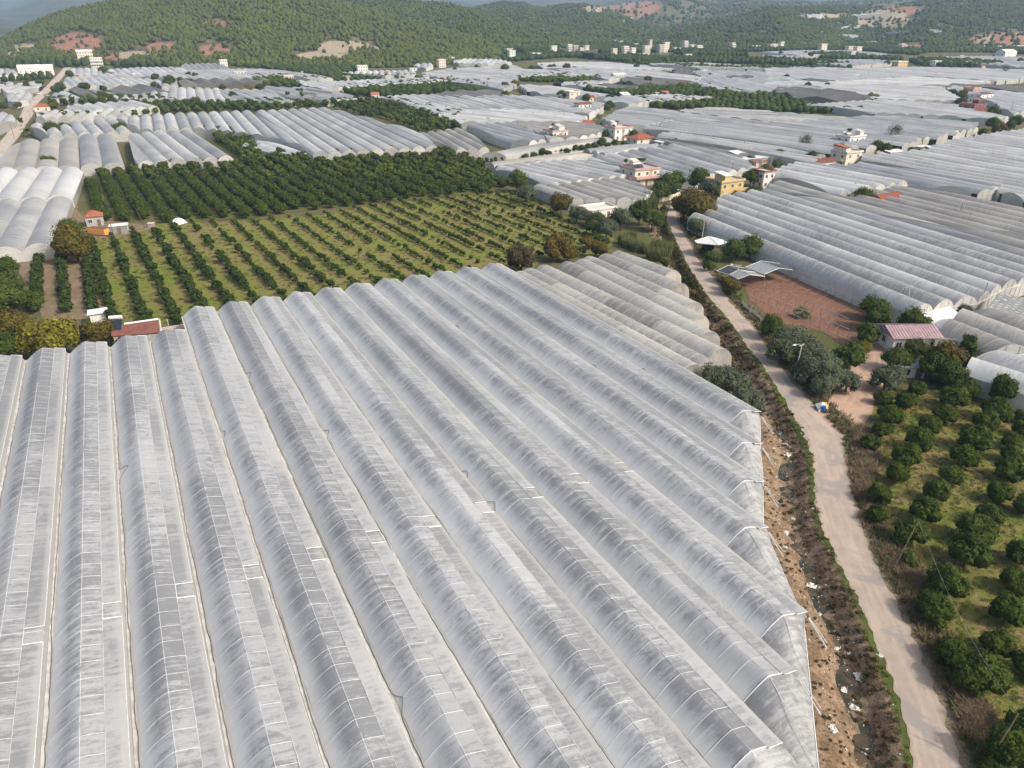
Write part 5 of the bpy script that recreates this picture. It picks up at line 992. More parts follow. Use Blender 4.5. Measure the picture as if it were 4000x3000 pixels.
GH('broad pale tunnels running to the right frame edge below the rubble lane', [(3360, 606), (3450, 612), (3620, 590), (3720, 552), (3900, 525), (4120, 495), (4120, 830), (3760, 705), (3375, 640)], ((3375, 645), (3915, 745)), 'film_pale', 6.4, 3.3, 1.5, rnd=1)
GH('wide sheet of pale tunnels above the terrace house at right', [(2520, 505), (2620, 478), (2990, 486), (3380, 462), (3460, 457), (3820, 487), (3820, 506), (3640, 545), (3520, 568), (3260, 590), (3240, 606), (2690, 520)], ((2690, 520), (3245, 602)), 'film_blue', 6.4, 3.3, 1.5, rnd=3)
GH('greyish tunnels below the large dark orchard', [(2345, 470), (2450, 421), (2560, 430), (2683, 446), (2684, 454), (2990, 482), (2620, 475), (2510, 503), (2400, 490)], ((2450, 421), (2683, 446)), 'film_blue', 6.2, 3.2, 1.4, rnd=1)
GH('pale tunnels with an uncovered strip beside the large dark orchard', [(2640, 437), (2770, 424), (2990, 438), (3350, 470), (2990, 480), (2690, 447)], ((2690, 447), (3350, 470)), 'film_grey', 6.2, 3.2, 1.3, rnd=1)
GH('long netted tunnels with a dark grey side in front of the wide pale sheet', [(2585, 525), (2700, 522), (3000, 578), (3240, 608), (3180, 640), (2990, 604), (2650, 552), (2560, 545)], ((2650, 552), (3000, 604)), 'film_grey', 6.4, 3.2, 1.4)
GH('dark netted slope beside the red hip roof in mid valley', [(2545, 548), (2575, 526), (2655, 548), (2900, 592), (2980, 612), (2975, 632), (2750, 600)], ((2655, 548), (2980, 614)), 'film_net', 8, 3.0, 1.0, 'flat')
GH('even grey tunnels between the pink-trimmed house and the white flat roof', [(2370, 610), (2480, 592), (2565, 577), (2687, 570), (2830, 606), (2976, 654), (2683, 714), (2640, 705), (2290, 632)], ((2370, 610), (2683, 714)), 'film_grey', 6.2, 3.0, 1.5)
GH('blue-grey pair of tunnels along the lane of small trees', [(2278, 592), (2420, 577), (2552, 563), (2592, 574), (2480, 590), (2368, 612)], ((2278, 594), (2552, 563)), 'film_blue', 6.0, 3.2, 1.6)
GH('beige tunnels lying along the lane left of the blue-grey pair', [(1905, 645), (2000, 633), (2278, 597), (2335, 607), (2250, 626), (2000, 660), (1960, 667)], ((1905, 647), (2278, 597)), 'film_beige', 6.0, 3.0, 1.6)
GH('pale tunnels with stepped arched ends left of the pink-trimmed house', [(1912, 668), (2000, 656), (2250, 628), (2462, 670), (2450, 697), (2400, 702), (2150, 735), (2110, 722), (2060, 700)], ((2250, 628), (2462, 675)), 'film_pale', 5.2, 3.0, 1.7, detail=2)
GH('beige tunnels with a tall glazed side at the edge of the young orchard', [(2083, 735), (2260, 712), (2432, 702), (2566, 745), (2515, 783), (2360, 785), (2222, 785)], ((2083, 737), (2222, 787)), 'film_beige', 4.6, 3.2, 1.2, detail=2)
GH('curved-ended blue-white tunnels before the first terrace house', [(1797, 500), (1900, 490), (2000, 486), (2145, 553), (2043, 567), (1990, 557)], ((1797, 502), (2043, 570)), 'film_blue', 5.2, 3.4, 1.7)
GH('low beige tunnels between the dense orchard and the blue-white tunnels', [(1632, 530), (1720, 518), (1800, 508), (1925, 575), (1905, 588), (1745, 594)], ((1640, 530), (1745, 594)), 'film_beige', 5.4, 3.0, 1.5)
GH('thin beige tunnels behind the first terrace house', [(2000, 481), (2130, 482), (2260, 484), (2385, 502), (2340, 530), (2255, 545), (2145, 548)], ((2000, 481), (2340, 530)), 'film_beige', 6.4, 3.2, 1.5)
GH('low tunnel between the two rows of small trees', [(1880, 600), (2000, 588), (2340, 544), (2394, 549), (2394, 556), (2000, 610), (1890, 618)], ((1880, 606), (2390, 551)), 'film_grey', 7, 2.2, 1.6)
GH('light tunnels left of the red verandah house', [(1700, 452), (1820, 435), (2000, 432), (2120, 437), (2300, 456), (2255, 484), (2130, 482), (2000, 480), (1830, 485), (1790, 482)], ((1830, 440), (2258, 484)), 'film_white', 6.4, 3.2, 1.5, rnd=1)
GH('grey-white sheet of tunnels above the wedge orchard', [(1475, 385), (1560, 376), (1680, 374), (1830, 380), (2000, 376), (2180, 388), (2370, 410), (2362, 418), (2300, 452), (2120, 435), (1830, 438), (1700, 448), (1560, 402)], ((1560, 376), (1760, 440)), 'film_pale', 6.4, 3.2, 1.4, rnd=1)
# right frame edge
GH('cloudy greenhouse with three broad arches at the right frame edge', [S('d', *q) for q in [(1390, 835), (1500, 745), (1620, 672), (2120, 760), (2120, 1100), (1740, 985)]], (S('d', 1390, 840), S('d', 1740, 985)), 'film_beige', 7.0, 3.2, 2.0, detail=2)
GH('clear white tunnel at the right frame edge above the grove', [S('d', *q) for q in [(1590, 1165), (1665, 1050), (1735, 992), (2130, 1090), (2130, 1345), (1800, 1240)]], (S('d', 1590, 1170), S('d', 1800, 1240)), 'film_white', 6.6, 3.0, 1.9, detail=2)
# left edge
GH('near arched tunnels at the left edge, greenish grey film', [S(5, *q) for q in [(-560, 1370), (-300, 1345), (20, 1312), (235, 1292), (478, 1262), (625, 850), (440, 865), (260, 872), (-90, 890), (-270, 905)]], (S(5, 475, 1265), S(5, 622, 852)), 'film_grey', 8.2, 2.6, 1.9, detail=2)
GH('white-striped arched tunnels behind the near ones at the left edge', [S(5, *q) for q in [(-250, 895), (-90, 880), (260, 862), (440, 852), (630, 838), (722, 608), (560, 592), (405, 600), (265, 600), (115, 603), (-35, 608)]], (S(5, 630, 838), S(5, 722, 608)), 'film_white', 8.2, 2.9, 1.9, detail=2)
GH('beige-grey arched tunnels between gravel road and orchard', [S(5, *q) for q in [(-110, 600), (100, 592), (330, 588), (690, 572), (677, 338), (455, 340), (240, 345), (130, 348)]], (S(5, 690, 572), S(5, 677, 338)), 'film_beige', 8.0, 3.0, 1.7, detail=2)
GH('narrow grey arched tunnels left of the soil lane', [S(5, *q) for q in [(697, 568), (885, 566), (1078, 560), (990, 298), (835, 302), (682, 310)]], (S(5, 1078, 560), S(5, 990, 298)), 'film_grey', 6.4, 3.2, 1.9, detail=2)
GH('wide grey arched tunnels with a fine near side wall, right of the soil lane', [S(5, *q) for q in [(1195, 545), (1485, 525), (1750, 510), (2018, 488), (1780, 340), (1660, 258), (1450, 268), (1255, 282), (1045, 312)]], (S(5, 2018, 490), S(5, 1660, 258)), 'film_grey', 6.4, 3.4, 1.7, detail=2)
GH('left part of the long gothic tunnels, short bays with tall ends', [S(5, *q) for q in [(262, 215), (560, 195), (1000, 150), (1150, 272), (900, 285), (640, 300), (350, 300)]], (S(5, 1000, 150), S(5, 1150, 275)), 'film_pale', 6.4, 3.6, 2.2, 'gothic')
GH('middle part of the long gothic tunnels behind a white wall', [S(5, *q) for q in [(1005, 148), (1600, 112), (2212, 92), (2660, 420), (2520, 368), (2212, 300), (1700, 245), (1240, 268)]], (S(5, 2212, 92), S(5, 2520, 368)), 'film_pale', 6.4, 3.6, 2.0, 'gothic')
GH('right part of the long gothic tunnels, ending above the dense orchard', [S(6, *q) for q in [(0, 92), (300, 78), (600, 62), (860, 125), (1390, 270), (1390, 300), (1612, 398), (1300, 422), (940, 442), (490, 462)]], (S(6, 0, 92), S(6, 490, 462)), 'film_pale', 6.4, 3.8, 1.8, 'gothic', detail=2)
GH('low white tunnels with soil strips below the gothic tunnels', [S(6, *q) for q in [(-120, 400), (0, 320), (60, 310), (225, 380), (480, 465), (240, 485), (100, 478)]], (S(6, 60, 312), S(6, 470, 468)), 'film_white', 5.5, 2.0, 1.5)
GH('upper small gothic tunnels by the gravel road', [S(1, *q) for q in [(535, 935), (850, 912), (1180, 890), (1378, 942), (1100, 955), (690, 968), (600, 965)]], (S(1, 1180, 890), S(1, 1378, 942)), 'film_white', 6.4, 3.2, 2.2, 'gothic')
GH('lower small gothic tunnels by the gravel road', [S(1, *q) for q in [(330, 985), (700, 968), (1185, 950), (1110, 1005), (800, 1020), (310, 1045)]], (S(1, 1185, 950), S(1, 1105, 1008)), 'film_pale', 6.4, 3.2, 2.2, 'gothic')
GH('two gothic tunnels at the left edge across the gravel road', [S(1, *q) for q in [(-150, 1010), (0, 990), (140, 1000), (130, 1050), (0, 1130), (-150, 1130)]], (S(1, 140, 1005), S(1, 20, 1140)), 'film_pale', 6.4, 3.2, 2.0, 'gothic')
# ---- farther fields
far = [('small pale tunnels at the right of the gravel road', 1, [(470, 808), (590, 800), (735, 862), (430, 878)], ((590, 800), (735, 862)), 'film_pale', 6.2, 'hoop', 1),
 ('brown shade net roof beside the gravel road', 1, [(598, 772), (715, 768), (862, 838), (740, 850)], ((715, 768), (862, 838)), 'film_net', 12, 'gable', 1),
 ('pale flat film between two brown shade nets', 1, [(735, 790), (840, 782), (985, 815), (880, 830)], ((840, 782), (985, 815)), 'film_pale', 6, 'hoop', 1),
 ('brown shade nets with three pointed gables', 1, [(885, 768), (1100, 752), (1290, 742), (1500, 800), (1250, 820), (985, 835)], ((1290, 742), (1500, 800)), 'film_net', 16, 'gable', 1),
 ('row of pale tunnels in front of the pointed shade nets', 1, [(960, 842), (1250, 825), (1350, 790), (1440, 765), (1905, 775), (1955, 882), (1400, 872), (1000, 868)], ((1905, 775), (1955, 882)), 'film_pale', 6.2, 'hoop', 1),
 ('pale tunnels right of the lone tree by the orchard strip', 1, [(1820, 795), (2000, 780), (2330, 785), (2460, 850), (2212, 882), (2000, 880)], ((2212, 790), (2420, 860)), 'film_pale', 6.2, 'hoop', 1),
 ('narrow band of tunnels along the hedge at left', 1, [(560, 692), (900, 682), (1310, 690), (1390, 725), (900, 745), (545, 755)], ((1310, 690), (1390, 725)), 'film_white', 6.2, 'hoop', 1),
 ('wide bright tunnels before the left hill', 1, [(930, 610), (1250, 588), (1560, 588), (1640, 625), (1250, 640), (960, 640)], ((1560, 588), (1640, 628)), 'film_white', 6.2, 'hoop', 1),
 ('grey sheet of tunnels under the left hill', 1, [(560, 685), (760, 650), (1000, 640), (1500, 620), (2200, 600), (2212, 680), (1700, 685), (1200, 668)], ((1500, 620), (1700, 685)), 'film_pale', 6.2, 'hoop6', 0),
 ('far tunnels at the foot of the left hill', 1, [(1580, 560), (1920, 550), (2000, 600), (1560, 600)], ((1920, 550), (2000, 600)), 'film_grey', 6.2, 'hoop6', 0),
 ('pale tunnels beside the white depot', 1, [(600, 600), (900, 590), (900, 625), (640, 650)], ((900, 590), (905, 625)), 'film_pale', 6.2, 'hoop6', 0),
 ('tunnels left of the gravel road, upper row', 1, [(20, 775), (200, 725), (375, 705), (335, 770), (160, 800), (30, 805)], ((30, 790), (395, 735)), 'film_pale', 6.2, 'hoop', 1),
 ('tunnels left of the gravel road, lower row', 1, [(60, 815), (290, 805), (245, 870), (190, 900), (70, 905)], ((345, 800), (280, 890)), 'film_pale', 6.2, 'hoop', 1),
 ('small tunnels at the left edge by the dark orchard', 1, [(-100, 725), (115, 718), (120, 760), (-100, 775)], ((115, 718), (118, 760)), 'film_pale', 6.2, 'hoop', 1),
 ('far tunnels at the left edge by the white depot', 1, [(-200, 605), (140, 600), (160, 655), (-200, 680)], ((140, 600), (150, 660)), 'film_pale', 6.2, 'hoop6', 0),
 ('pale tunnels ending in a point at the long dark orchard', 2, [(-30, 602), (110, 602), (420, 640), (705, 682), (430, 692), (200, 655), (0, 668)], ((110, 602), (705, 682)), 'film_pale', 6.2, 'hoop', 1),
 ('dark netted tunnels beside the small cream house', 2, [(190, 652), (330, 652), (480, 690), (330, 690)], ((330, 652), (480, 690)), 'film_net', 10, 'gable', 1),
 ('long pale band of tunnels below the long dark orchard', 2, [(330, 700), (560, 718), (1000, 695), (1430, 682), (1620, 698), (1560, 715), (1000, 745), (590, 780), (430, 752)], ((330, 700), (590, 780)), 'film_white', 6.2, 'hoop', 1),
 ('pale slab of tunnels between two long orchards', 2, [(735, 635), (1000, 620), (1370, 615), (1395, 652), (1100, 660), (810, 645)], ((1370, 615), (1395, 652)), 'film_white', 6.2, 'hoop', 1),
 ('tunnels with rust-stained edge left of the netted roofs', 2, [(70, 745), (250, 770), (430, 760), (560, 785), (690, 815), (1000, 852), (560, 890), (300, 845), (90, 790)], ((430, 762), (1000, 852)), 'film_grey', 6.4, 'hoop', 1),
 ('two netted grey gables in the middle left', 2, [(340, 802), (420, 790), (500, 785), (690, 815), (560, 835), (380, 830)], ((500, 785), (690, 815)), 'film_net', 14, 'gable', 1),
 ('bluish tunnels left of the rusty edge', 2, [(-180, 800), (60, 793), (345, 882), (340, 895), (0, 888), (-150, 870)], ((60, 793), (345, 885)), 'film_blue', 6.2, 'hoop', 1),
 ('far hazy tunnels right of the small road in the middle', 2, [(1430, 640), (1660, 600), (2230, 570), (2330, 610), (2250, 650), (1640, 692)], ((1660, 600), (2250, 650)), 'film_pale', 6.4, 'hoop6', 0),
 ('arched pale tunnels below the far white houses', 2, [(1360, 575), (1400, 540), (1520, 538), (1530, 575), (1450, 600)], ((1400, 540), (1380, 590)), 'film_pale', 6.4, 'hoop', 1),
 ('pale tunnels behind the round dark trees of the middle', 2, [(1700, 530), (1800, 512), (2100, 520), (2212, 545), (1980, 555), (1720, 552)], ((1800, 512), (1720, 552)), 'film_pale', 6.4, 'hoop', 1),
 ('grey netted gables at the edge of the middle orchard', 2, [(1480, 830), (1640, 808), (1800, 790), (2110, 800), (2212, 845), (1960, 850), (1660, 862)], ((1800, 790), (2212, 848)), 'film_net', 14, 'gable', 1),
 ('white tunnels along the wedge orchard', 2, [(1110, 860), (1300, 842), (1490, 832), (1660, 864), (1960, 852), (2212, 875), (2212, 905), (1900, 925), (1530, 968), (1250, 895)], ((1490, 835), (1900, 925)), 'film_white', 6.4, 'hoop', 1),
 ('grey tunnels at the far side of the netted gables', 2, [(1560, 720), (1640, 700), (2000, 660), (2260, 655), (2260, 730), (2130, 780), (1830, 735), (1700, 695)], ((1640, 700), (2130, 780)), 'film_pale', 6.4, 'hoop6', 0),
 ('bright pale tunnels in front of the ridge trees', 3, [(215, 552), (450, 540), (830, 545), (1000, 562), (1530, 598), (1230, 608), (700, 612), (270, 595)], ((450, 542), (1530, 600)), 'film_white', 6.4, 'hoop6', 0),
 ('broad pale tunnels in mid distance with dark tree dots', 3, [(270, 600), (700, 616), (1210, 618), (1650, 672), (1600, 712), (940, 685), (830, 690), (650, 662), (400, 612)], ((700, 616), (1600, 712)), 'film_pale', 6.4, 'hoop6', 0),
 ('far tunnels between two thin orchard lines', 3, [(1190, 556), (1560, 545), (2120, 575), (2200, 602), (1600, 588)], ((1560, 548), (2200, 602)), 'film_pale', 6.4, 'hoop6', 0),
 ('wide hazy tunnels right of mid valley', 3, [(1540, 620), (1900, 615), (2240, 630), (2900, 690), (2700, 770), (2212, 790), (2060, 815), (1650, 755), (1570, 715), (1660, 680)], ((1540, 620), (2212, 790)), 'film_pale', 6.4, 'hoop6', 0),
 ('pale tunnels left of mid valley behind the curved orchard', 3, [(-100, 640), (0, 612), (200, 605), (330, 612), (640, 662), (320, 660), (0, 668)], ((0, 612), (640, 662)), 'film_pale', 6.4, 'hoop6', 0),
 ('pale band of tunnels before the cream house with white roof', 3, [(430, 740), (440, 718), (720, 705), (870, 712), (680, 735), (900, 772)], ((440, 718), (880, 770)), 'film_pale', 6.4, 'hoop6', 0),
 ('dark netted tunnels right of the cream house with white roof', 3, [(900, 690), (1110, 672), (1570, 715), (1500, 735), (1080, 735)], ((1110, 672), (1570, 715)), 'film_net', 12, 'gable', 1),
 ('second dark netted tunnels under the cream house', 3, [(670, 740), (720, 732), (1090, 760), (1060, 778), (900, 772)], ((720, 732), (1090, 762)), 'film_net', 12, 'gable', 1),
 ('long pale tunnels in front of the large orchard, left half', 3, [(60, 742), (120, 738), (430, 762), (600, 793), (940, 840), (840, 850), (260, 822), (130, 790)], ((120, 738), (940, 842)), 'film_white', 6.4, 'hoop', 1),
 ('pale tunnel plot inside the bend of the large orchard', 3, [(760, 862), (1000, 838), (1400, 825), (1750, 850), (1500, 866), (1215, 884), (1100, 905), (930, 905), (820, 880)], ((1000, 838), (1200, 884)), 'film_white', 6.4, 'hoop', 1),
 ('grey netted gables on the far right of mid valley', 3, [(1830, 680), (1950, 662), (2090, 672), (2080, 685)], ((1950, 662), (2085, 678)), 'film_net', 12, 'gable', 1),
 ('netted roof among far pale tunnels', 3, [(1250, 622), (1500, 625), (1640, 660), (1480, 655)], ((1500, 625), (1640, 660)), 'film_net', 12, 'gable', 1),
 ('grey net strip on the far field', 3, [(990, 568), (1200, 575), (1540, 600), (1440, 608)], ((1200, 575), (1540, 602)), 'film_net', 12, 'gable', 1),
 ('far right hazy tunnels under the hill', 4, [(-60, 480), (300, 490), (440, 520), (900, 520), (1200, 540), (700, 578), (350, 548), (0, 528)], ((300, 490), (700, 578)), 'film_pale', 6.4, 'hoop6', 0),
 ('thin pale strip of tunnels before the right hill', 4, [(-60, 455), (300, 440), (700, 440), (1100, 475), (700, 478), (260, 482)], ((300, 440), (700, 478)), 'film_pale', 6.4, 'hoop6', 0),
 ('pale strip of tunnels below the far yellow house', 4, [(-30, 585), (400, 585), (740, 600), (1100, 585), (1500, 590), (2212, 610), (2212, 690), (1940, 705), (1270, 665), (600, 710), (0, 690)], ((400, 585), (1270, 665)), 'film_pale', 6.4, 'hoop6', 0),
 ('pale strip of tunnels at the far right edge', 4, [(1220, 500), (1900, 490), (2300, 500), (2300, 600), (2080, 580), (1500, 525)], ((1900, 490), (2300, 600)), 'film_pale', 6.4, 'hoop6', 0),
 ('dark net roof reaching from the large orchard to the right', 4, [(20, 785), (120, 765), (680, 800), (930, 865), (520, 872), (240, 845)], ((120, 765), (930, 868)), 'film_net', 12, 'gable', 1),
 ('grey net roof on the far right field', 4, [(130, 690), (320, 690), (600, 712), (480, 725)], ((320, 690), (600, 714)), 'film_net', 12, 'gable', 1),
 ('pale sheet of tunnels right of the dark net roof', 4, [(600, 740), (960, 735), (1500, 760), (1560, 800), (1700, 885), (960, 868), (690, 800), (380, 755)], ((690, 800), (1700, 885)), 'film_pale', 6.4, 'hoop6', 0),
 ('pale sheet crossing the far right, with small huts', 4, [(0, 715), (600, 715), (1270, 672), (1940, 710), (1560, 745), (960, 735), (380, 752), (-30, 740)], ((600, 715), (1560, 745)), 'film_white', 6.4, 'hoop6', 0),
 ('long dark net at the far right edge', 4, [(1540, 745), (1700, 735), (2300, 775), (2300, 815), (2050, 790)], ((1700, 735), (2300, 778)), 'film_net', 12, 'gable', 1),
 ('pale tunnels in front of the dark red house', 4, [(330, 912), (620, 895), (950, 872), (1300, 890), (1760, 930), (1790, 1000), (2090, 1022), (1990, 1050), (1500, 1010), (860, 985), (780, 965)], ((950, 875), (2060, 1022)), 'film_pale', 6.4, 'hoop', 1),
 ('pale tunnels behind the pink verandah house at right', 4, [(1560, 748), (1900, 780), (2300, 825), (2300, 960), (2120, 990), (2000, 940), (1960, 870), (1700, 830)], ((1560, 750), (2300, 900)), 'film_white', 6.4, 'hoop', 1)]
far.append(('long grey net roof behind the wide dark tree at left', 1, [(1540, 700), (1850, 690), (2330, 690), (2330, 715), (1850, 725), (1570, 742)], ((1540, 702), (1570, 742)), 'film_net', 12, 'gable', 1))
far.append(('thin pale tunnels between the hedge band and the grey net roof', 1, [(1320, 700), (1520, 695), (1540, 745), (1400, 752)], ((1520, 695), (1540, 745)), 'film_pale', 6.2, 'hoop', 1))
for lab, k, px, dd, mt, bw, pf, det in far:
    net = mt == 'film_net'
    GH(lab, [S(k, *q) for q in px], (S(k, *dd[0]), S(k, *dd[1])), mt, bw, 2.8, 1.35 if not net else 2.2, pf if det or net else 'hoop6', 0, 'shade_house' if net else 'greenhouse', None, det, 'shade house' if net else 'greenhouse', 'film_net' if net else 'wall_film', 0 if net else 1.0)
hillgh = [((480, 165), (4, 420, 160, 110, 40)), ]
def slope_gh(label, k, px, mat='film_pale'):
    """small terraced tunnel roof on the hillside: a thin roof sheet on posts following the slope read from the picture"""
    A = []
    for q in px:
        a, b = S(k, *q); g_ = at(a, b, 0); best = None
        for hh in (h4, h1, h2, h3):
            arr, _, rows = HILLS[hh]; flat = arr[:, :rows + 1].reshape(-1, 3)
            if not len(A) or True:
                dz = flat[:, 2] - CAM_H; c = flat[:, 1] * math.cos(PITCH) - dz * math.sin(PITCH); u = flat[:, 1] * math.sin(PITCH) + dz * math.cos(PITCH)
                e = (2000 + FPX * flat[:, 0] / c - a) ** 2 + (1500 - FPX * u / c - b) ** 2; m_ = int(np.argmin(e + flat[:, 1] * .02))
                if best is None or e[m_] < best[0]: best = (e[m_], flat[m_])
        d = float(best[1][1]) - 6; x, y, z = ray(a, b); A.append(Vector((x / y * d, d, CAM_H + z / y * d)) + Vector((0, 0, 2.0)))
    c = sum(A, Vector()) / len(A); r_ = empty('greenhouse', c - Vector((0, 0, 3)), 0, label, 'greenhouse'); n = 6; mb = MB(); vs, uv = [], []
    for i in range(n + 1):
        l, r = A[0].lerp(A[3], i / n), A[1].lerp(A[2], i / n)
        for j in range(9): q = l.lerp(r, j / 8); vs.append(q - r_.location + Vector((0, 0, .8 * (j % 2)))); uv.append((j * 2 + .01, i * 5))
    mb.add(vs, [(i * 9 + j, i * 9 + j + 1, (i + 1) * 9 + j + 1, (i + 1) * 9 + j) for i in range(n) for j in range(8)], 0, uv, [.5] * len(vs)); mb.build('roof', M[mat], r_)
    w = MB(); 
    for a_, b_ in zip(A, A[1:] + A[:1]): w.add([a_ - r_.location, b_ - r_.location, b_ - r_.location - Vector((0, 0, 8)), a_ - r_.location - Vector((0, 0, 8))], [(0, 1, 2, 3)])
    w.build('wall', M['wall_film'], r_)
for lab, px in [('terraced tunnels on the bare hillside at right', [(330, 135), (470, 130), (450, 170), (350, 168)]), ('long white tunnel roof on the brown hill shoulder', [(710, 138), (985, 124), (990, 132), (715, 148)]), ('small pale tunnel patch on the wooded right hill', [(590, 245), (705, 232), (690, 250), (590, 258)]), ('slanting pale tunnel patch on the right hill', [(680, 270), (780, 225), (850, 225), (760, 275)]), ('pale tunnel strip low on the right hill', [(450, 285), (590, 282), (590, 298), (470, 298)]), ('wider pale tunnel strip low on the right hill', [(610, 310), (740, 298), (835, 318), (830, 335)]), ('pale tunnel strip on the foothill ledge', [(1010, 292), (1220, 276), (1225, 288), (1100, 303)]), ('small pale patch on the foothill', [(1390, 268), (1500, 262), (1500, 288), (1420, 288)]), ('pale strip at the wood edge of the right hill', [(765, 365), (995, 366), (995, 376), (765, 380)]), ('long pale strip at the hill foot on the far right', [(1860, 408), (2100, 408), (2100, 420), (1870, 425)]), ('pale strip near the far right corner of the hill foot', [(2110, 405), (2250, 405), (2250, 425), (2120, 425)])]:
    slope_gh(lab, 4, px)

NAMES['citrus_far'] = ('field_tree', 'tree')
# scattered trees and huts on the plot edges of the far fields
edge = []
for lab, k, px, dd, mt, bw, pf, det in far:
    for a, b in zip(px, px[1:] + px[:1]): edge.append((k, a, b))
n_t = n_h = 0
while n_t < 190:
    k, a, b = random.choice(edge); t = random.random(); x, y = a[0] + (b[0] - a[0]) * t, a[1] + (b[1] - a[1]) * t; qx, qy = S(k, x, y + random.uniform(-3, 4))
    if not (0 < qx < 4000 and 190 < qy < 430): continue
    run = random.choice((1, 1, 1, 2, 3))
    for j in range(run):
        q = at(qx + j * random.uniform(5, 9) * 420 / max(300, at(qx, qy).y), qy + random.uniform(-1.5, 1.5)); n_t += 1
        plant(random.choice(('shrub', 'shrub', 'citrus_far', 'citrus_far', 'shrub_dry')), q, random.uniform(1.2, 2.3), 'small tree or bush on a plot edge among the far pale tunnels', 'small trees on the far plot edges', cat='tree')
# ------------------------------------------------------------------ buildings
ROT = math.radians(28)
def rot2(x, y, a): return x * math.cos(a) - y * math.sin(a), x * math.sin(a) + y * math.cos(a)
WINM = {}
def window_mesh(w, h, simple=False):
    k = (round(w, 2), round(h, 2), simple)
    if k not in WINM:
        f = MB(); t = .07
        for c, d in (((0, 0, h / 2 - t / 2), (w, .08, t)), ((0, 0, -h / 2 + t / 2), (w + .16, .16, t)), ((-w / 2 + t / 2, 0, 0), (t, .08, h - 2 * t)), ((w / 2 - t / 2, 0, 0), (t, .08, h - 2 * t)), ((0, 0, 0), (t * .7, .07, h - 2 * t))): f.box(c, d)
        p_ = MB(); p_.box((0, .01, 0), (w - .1, .05, h - .1)); WINM[k] = (f.mesh('window', M['white']), p_.mesh('pane', M['glass_dark']))
    return WINM[k]
def add_window(root, x, y, z, a, w=1.2, h=1.25, frame=True):
    f, p_ = window_mesh(w, h); o = link('window', f, root, (x, y, z), a); link('pane', p_, o); return o
def heater(root, x, y, z, a=0.0, s=1.0):
    """roof solar heater: tilted collector pair with a tank"""
    mb = MB(); 
    for dx in (-.55, .55): mb.add([rot2(dx - .5 * s + 0, -.9 * s, a) + (.15,), rot2(dx + .5 * s, -.9 * s, a) + (.15,), rot2(dx + .5 * s, .7 * s, a) + (1.2 * s,), rot2(dx - .5 * s, .7 * s, a) + (1.2 * s,)], [(0, 1, 2, 3)])
    o = mb.build('solar_panel', M['panel_dark'], root, (x, y, z)); m = MB(); c0 = rot2(-.9 * s, .95 * s, a); c1 = rot2(.9 * s, .95 * s, a); m.tube([c0 + (1.45 * s,), c1 + (1.45 * s,)], .3 * s, 8); m.tube([rot2(-.6, .9, a) + (0,), rot2(-.6, .95, a) + (1.3 * s,)], .04, 4); m.tube([rot2(.6, .9, a) + (0,), rot2(.6, .95, a) + (1.3 * s,)], .04, 4)
    m.build('water_tank', M['tin_white'], root, (x, y, z))
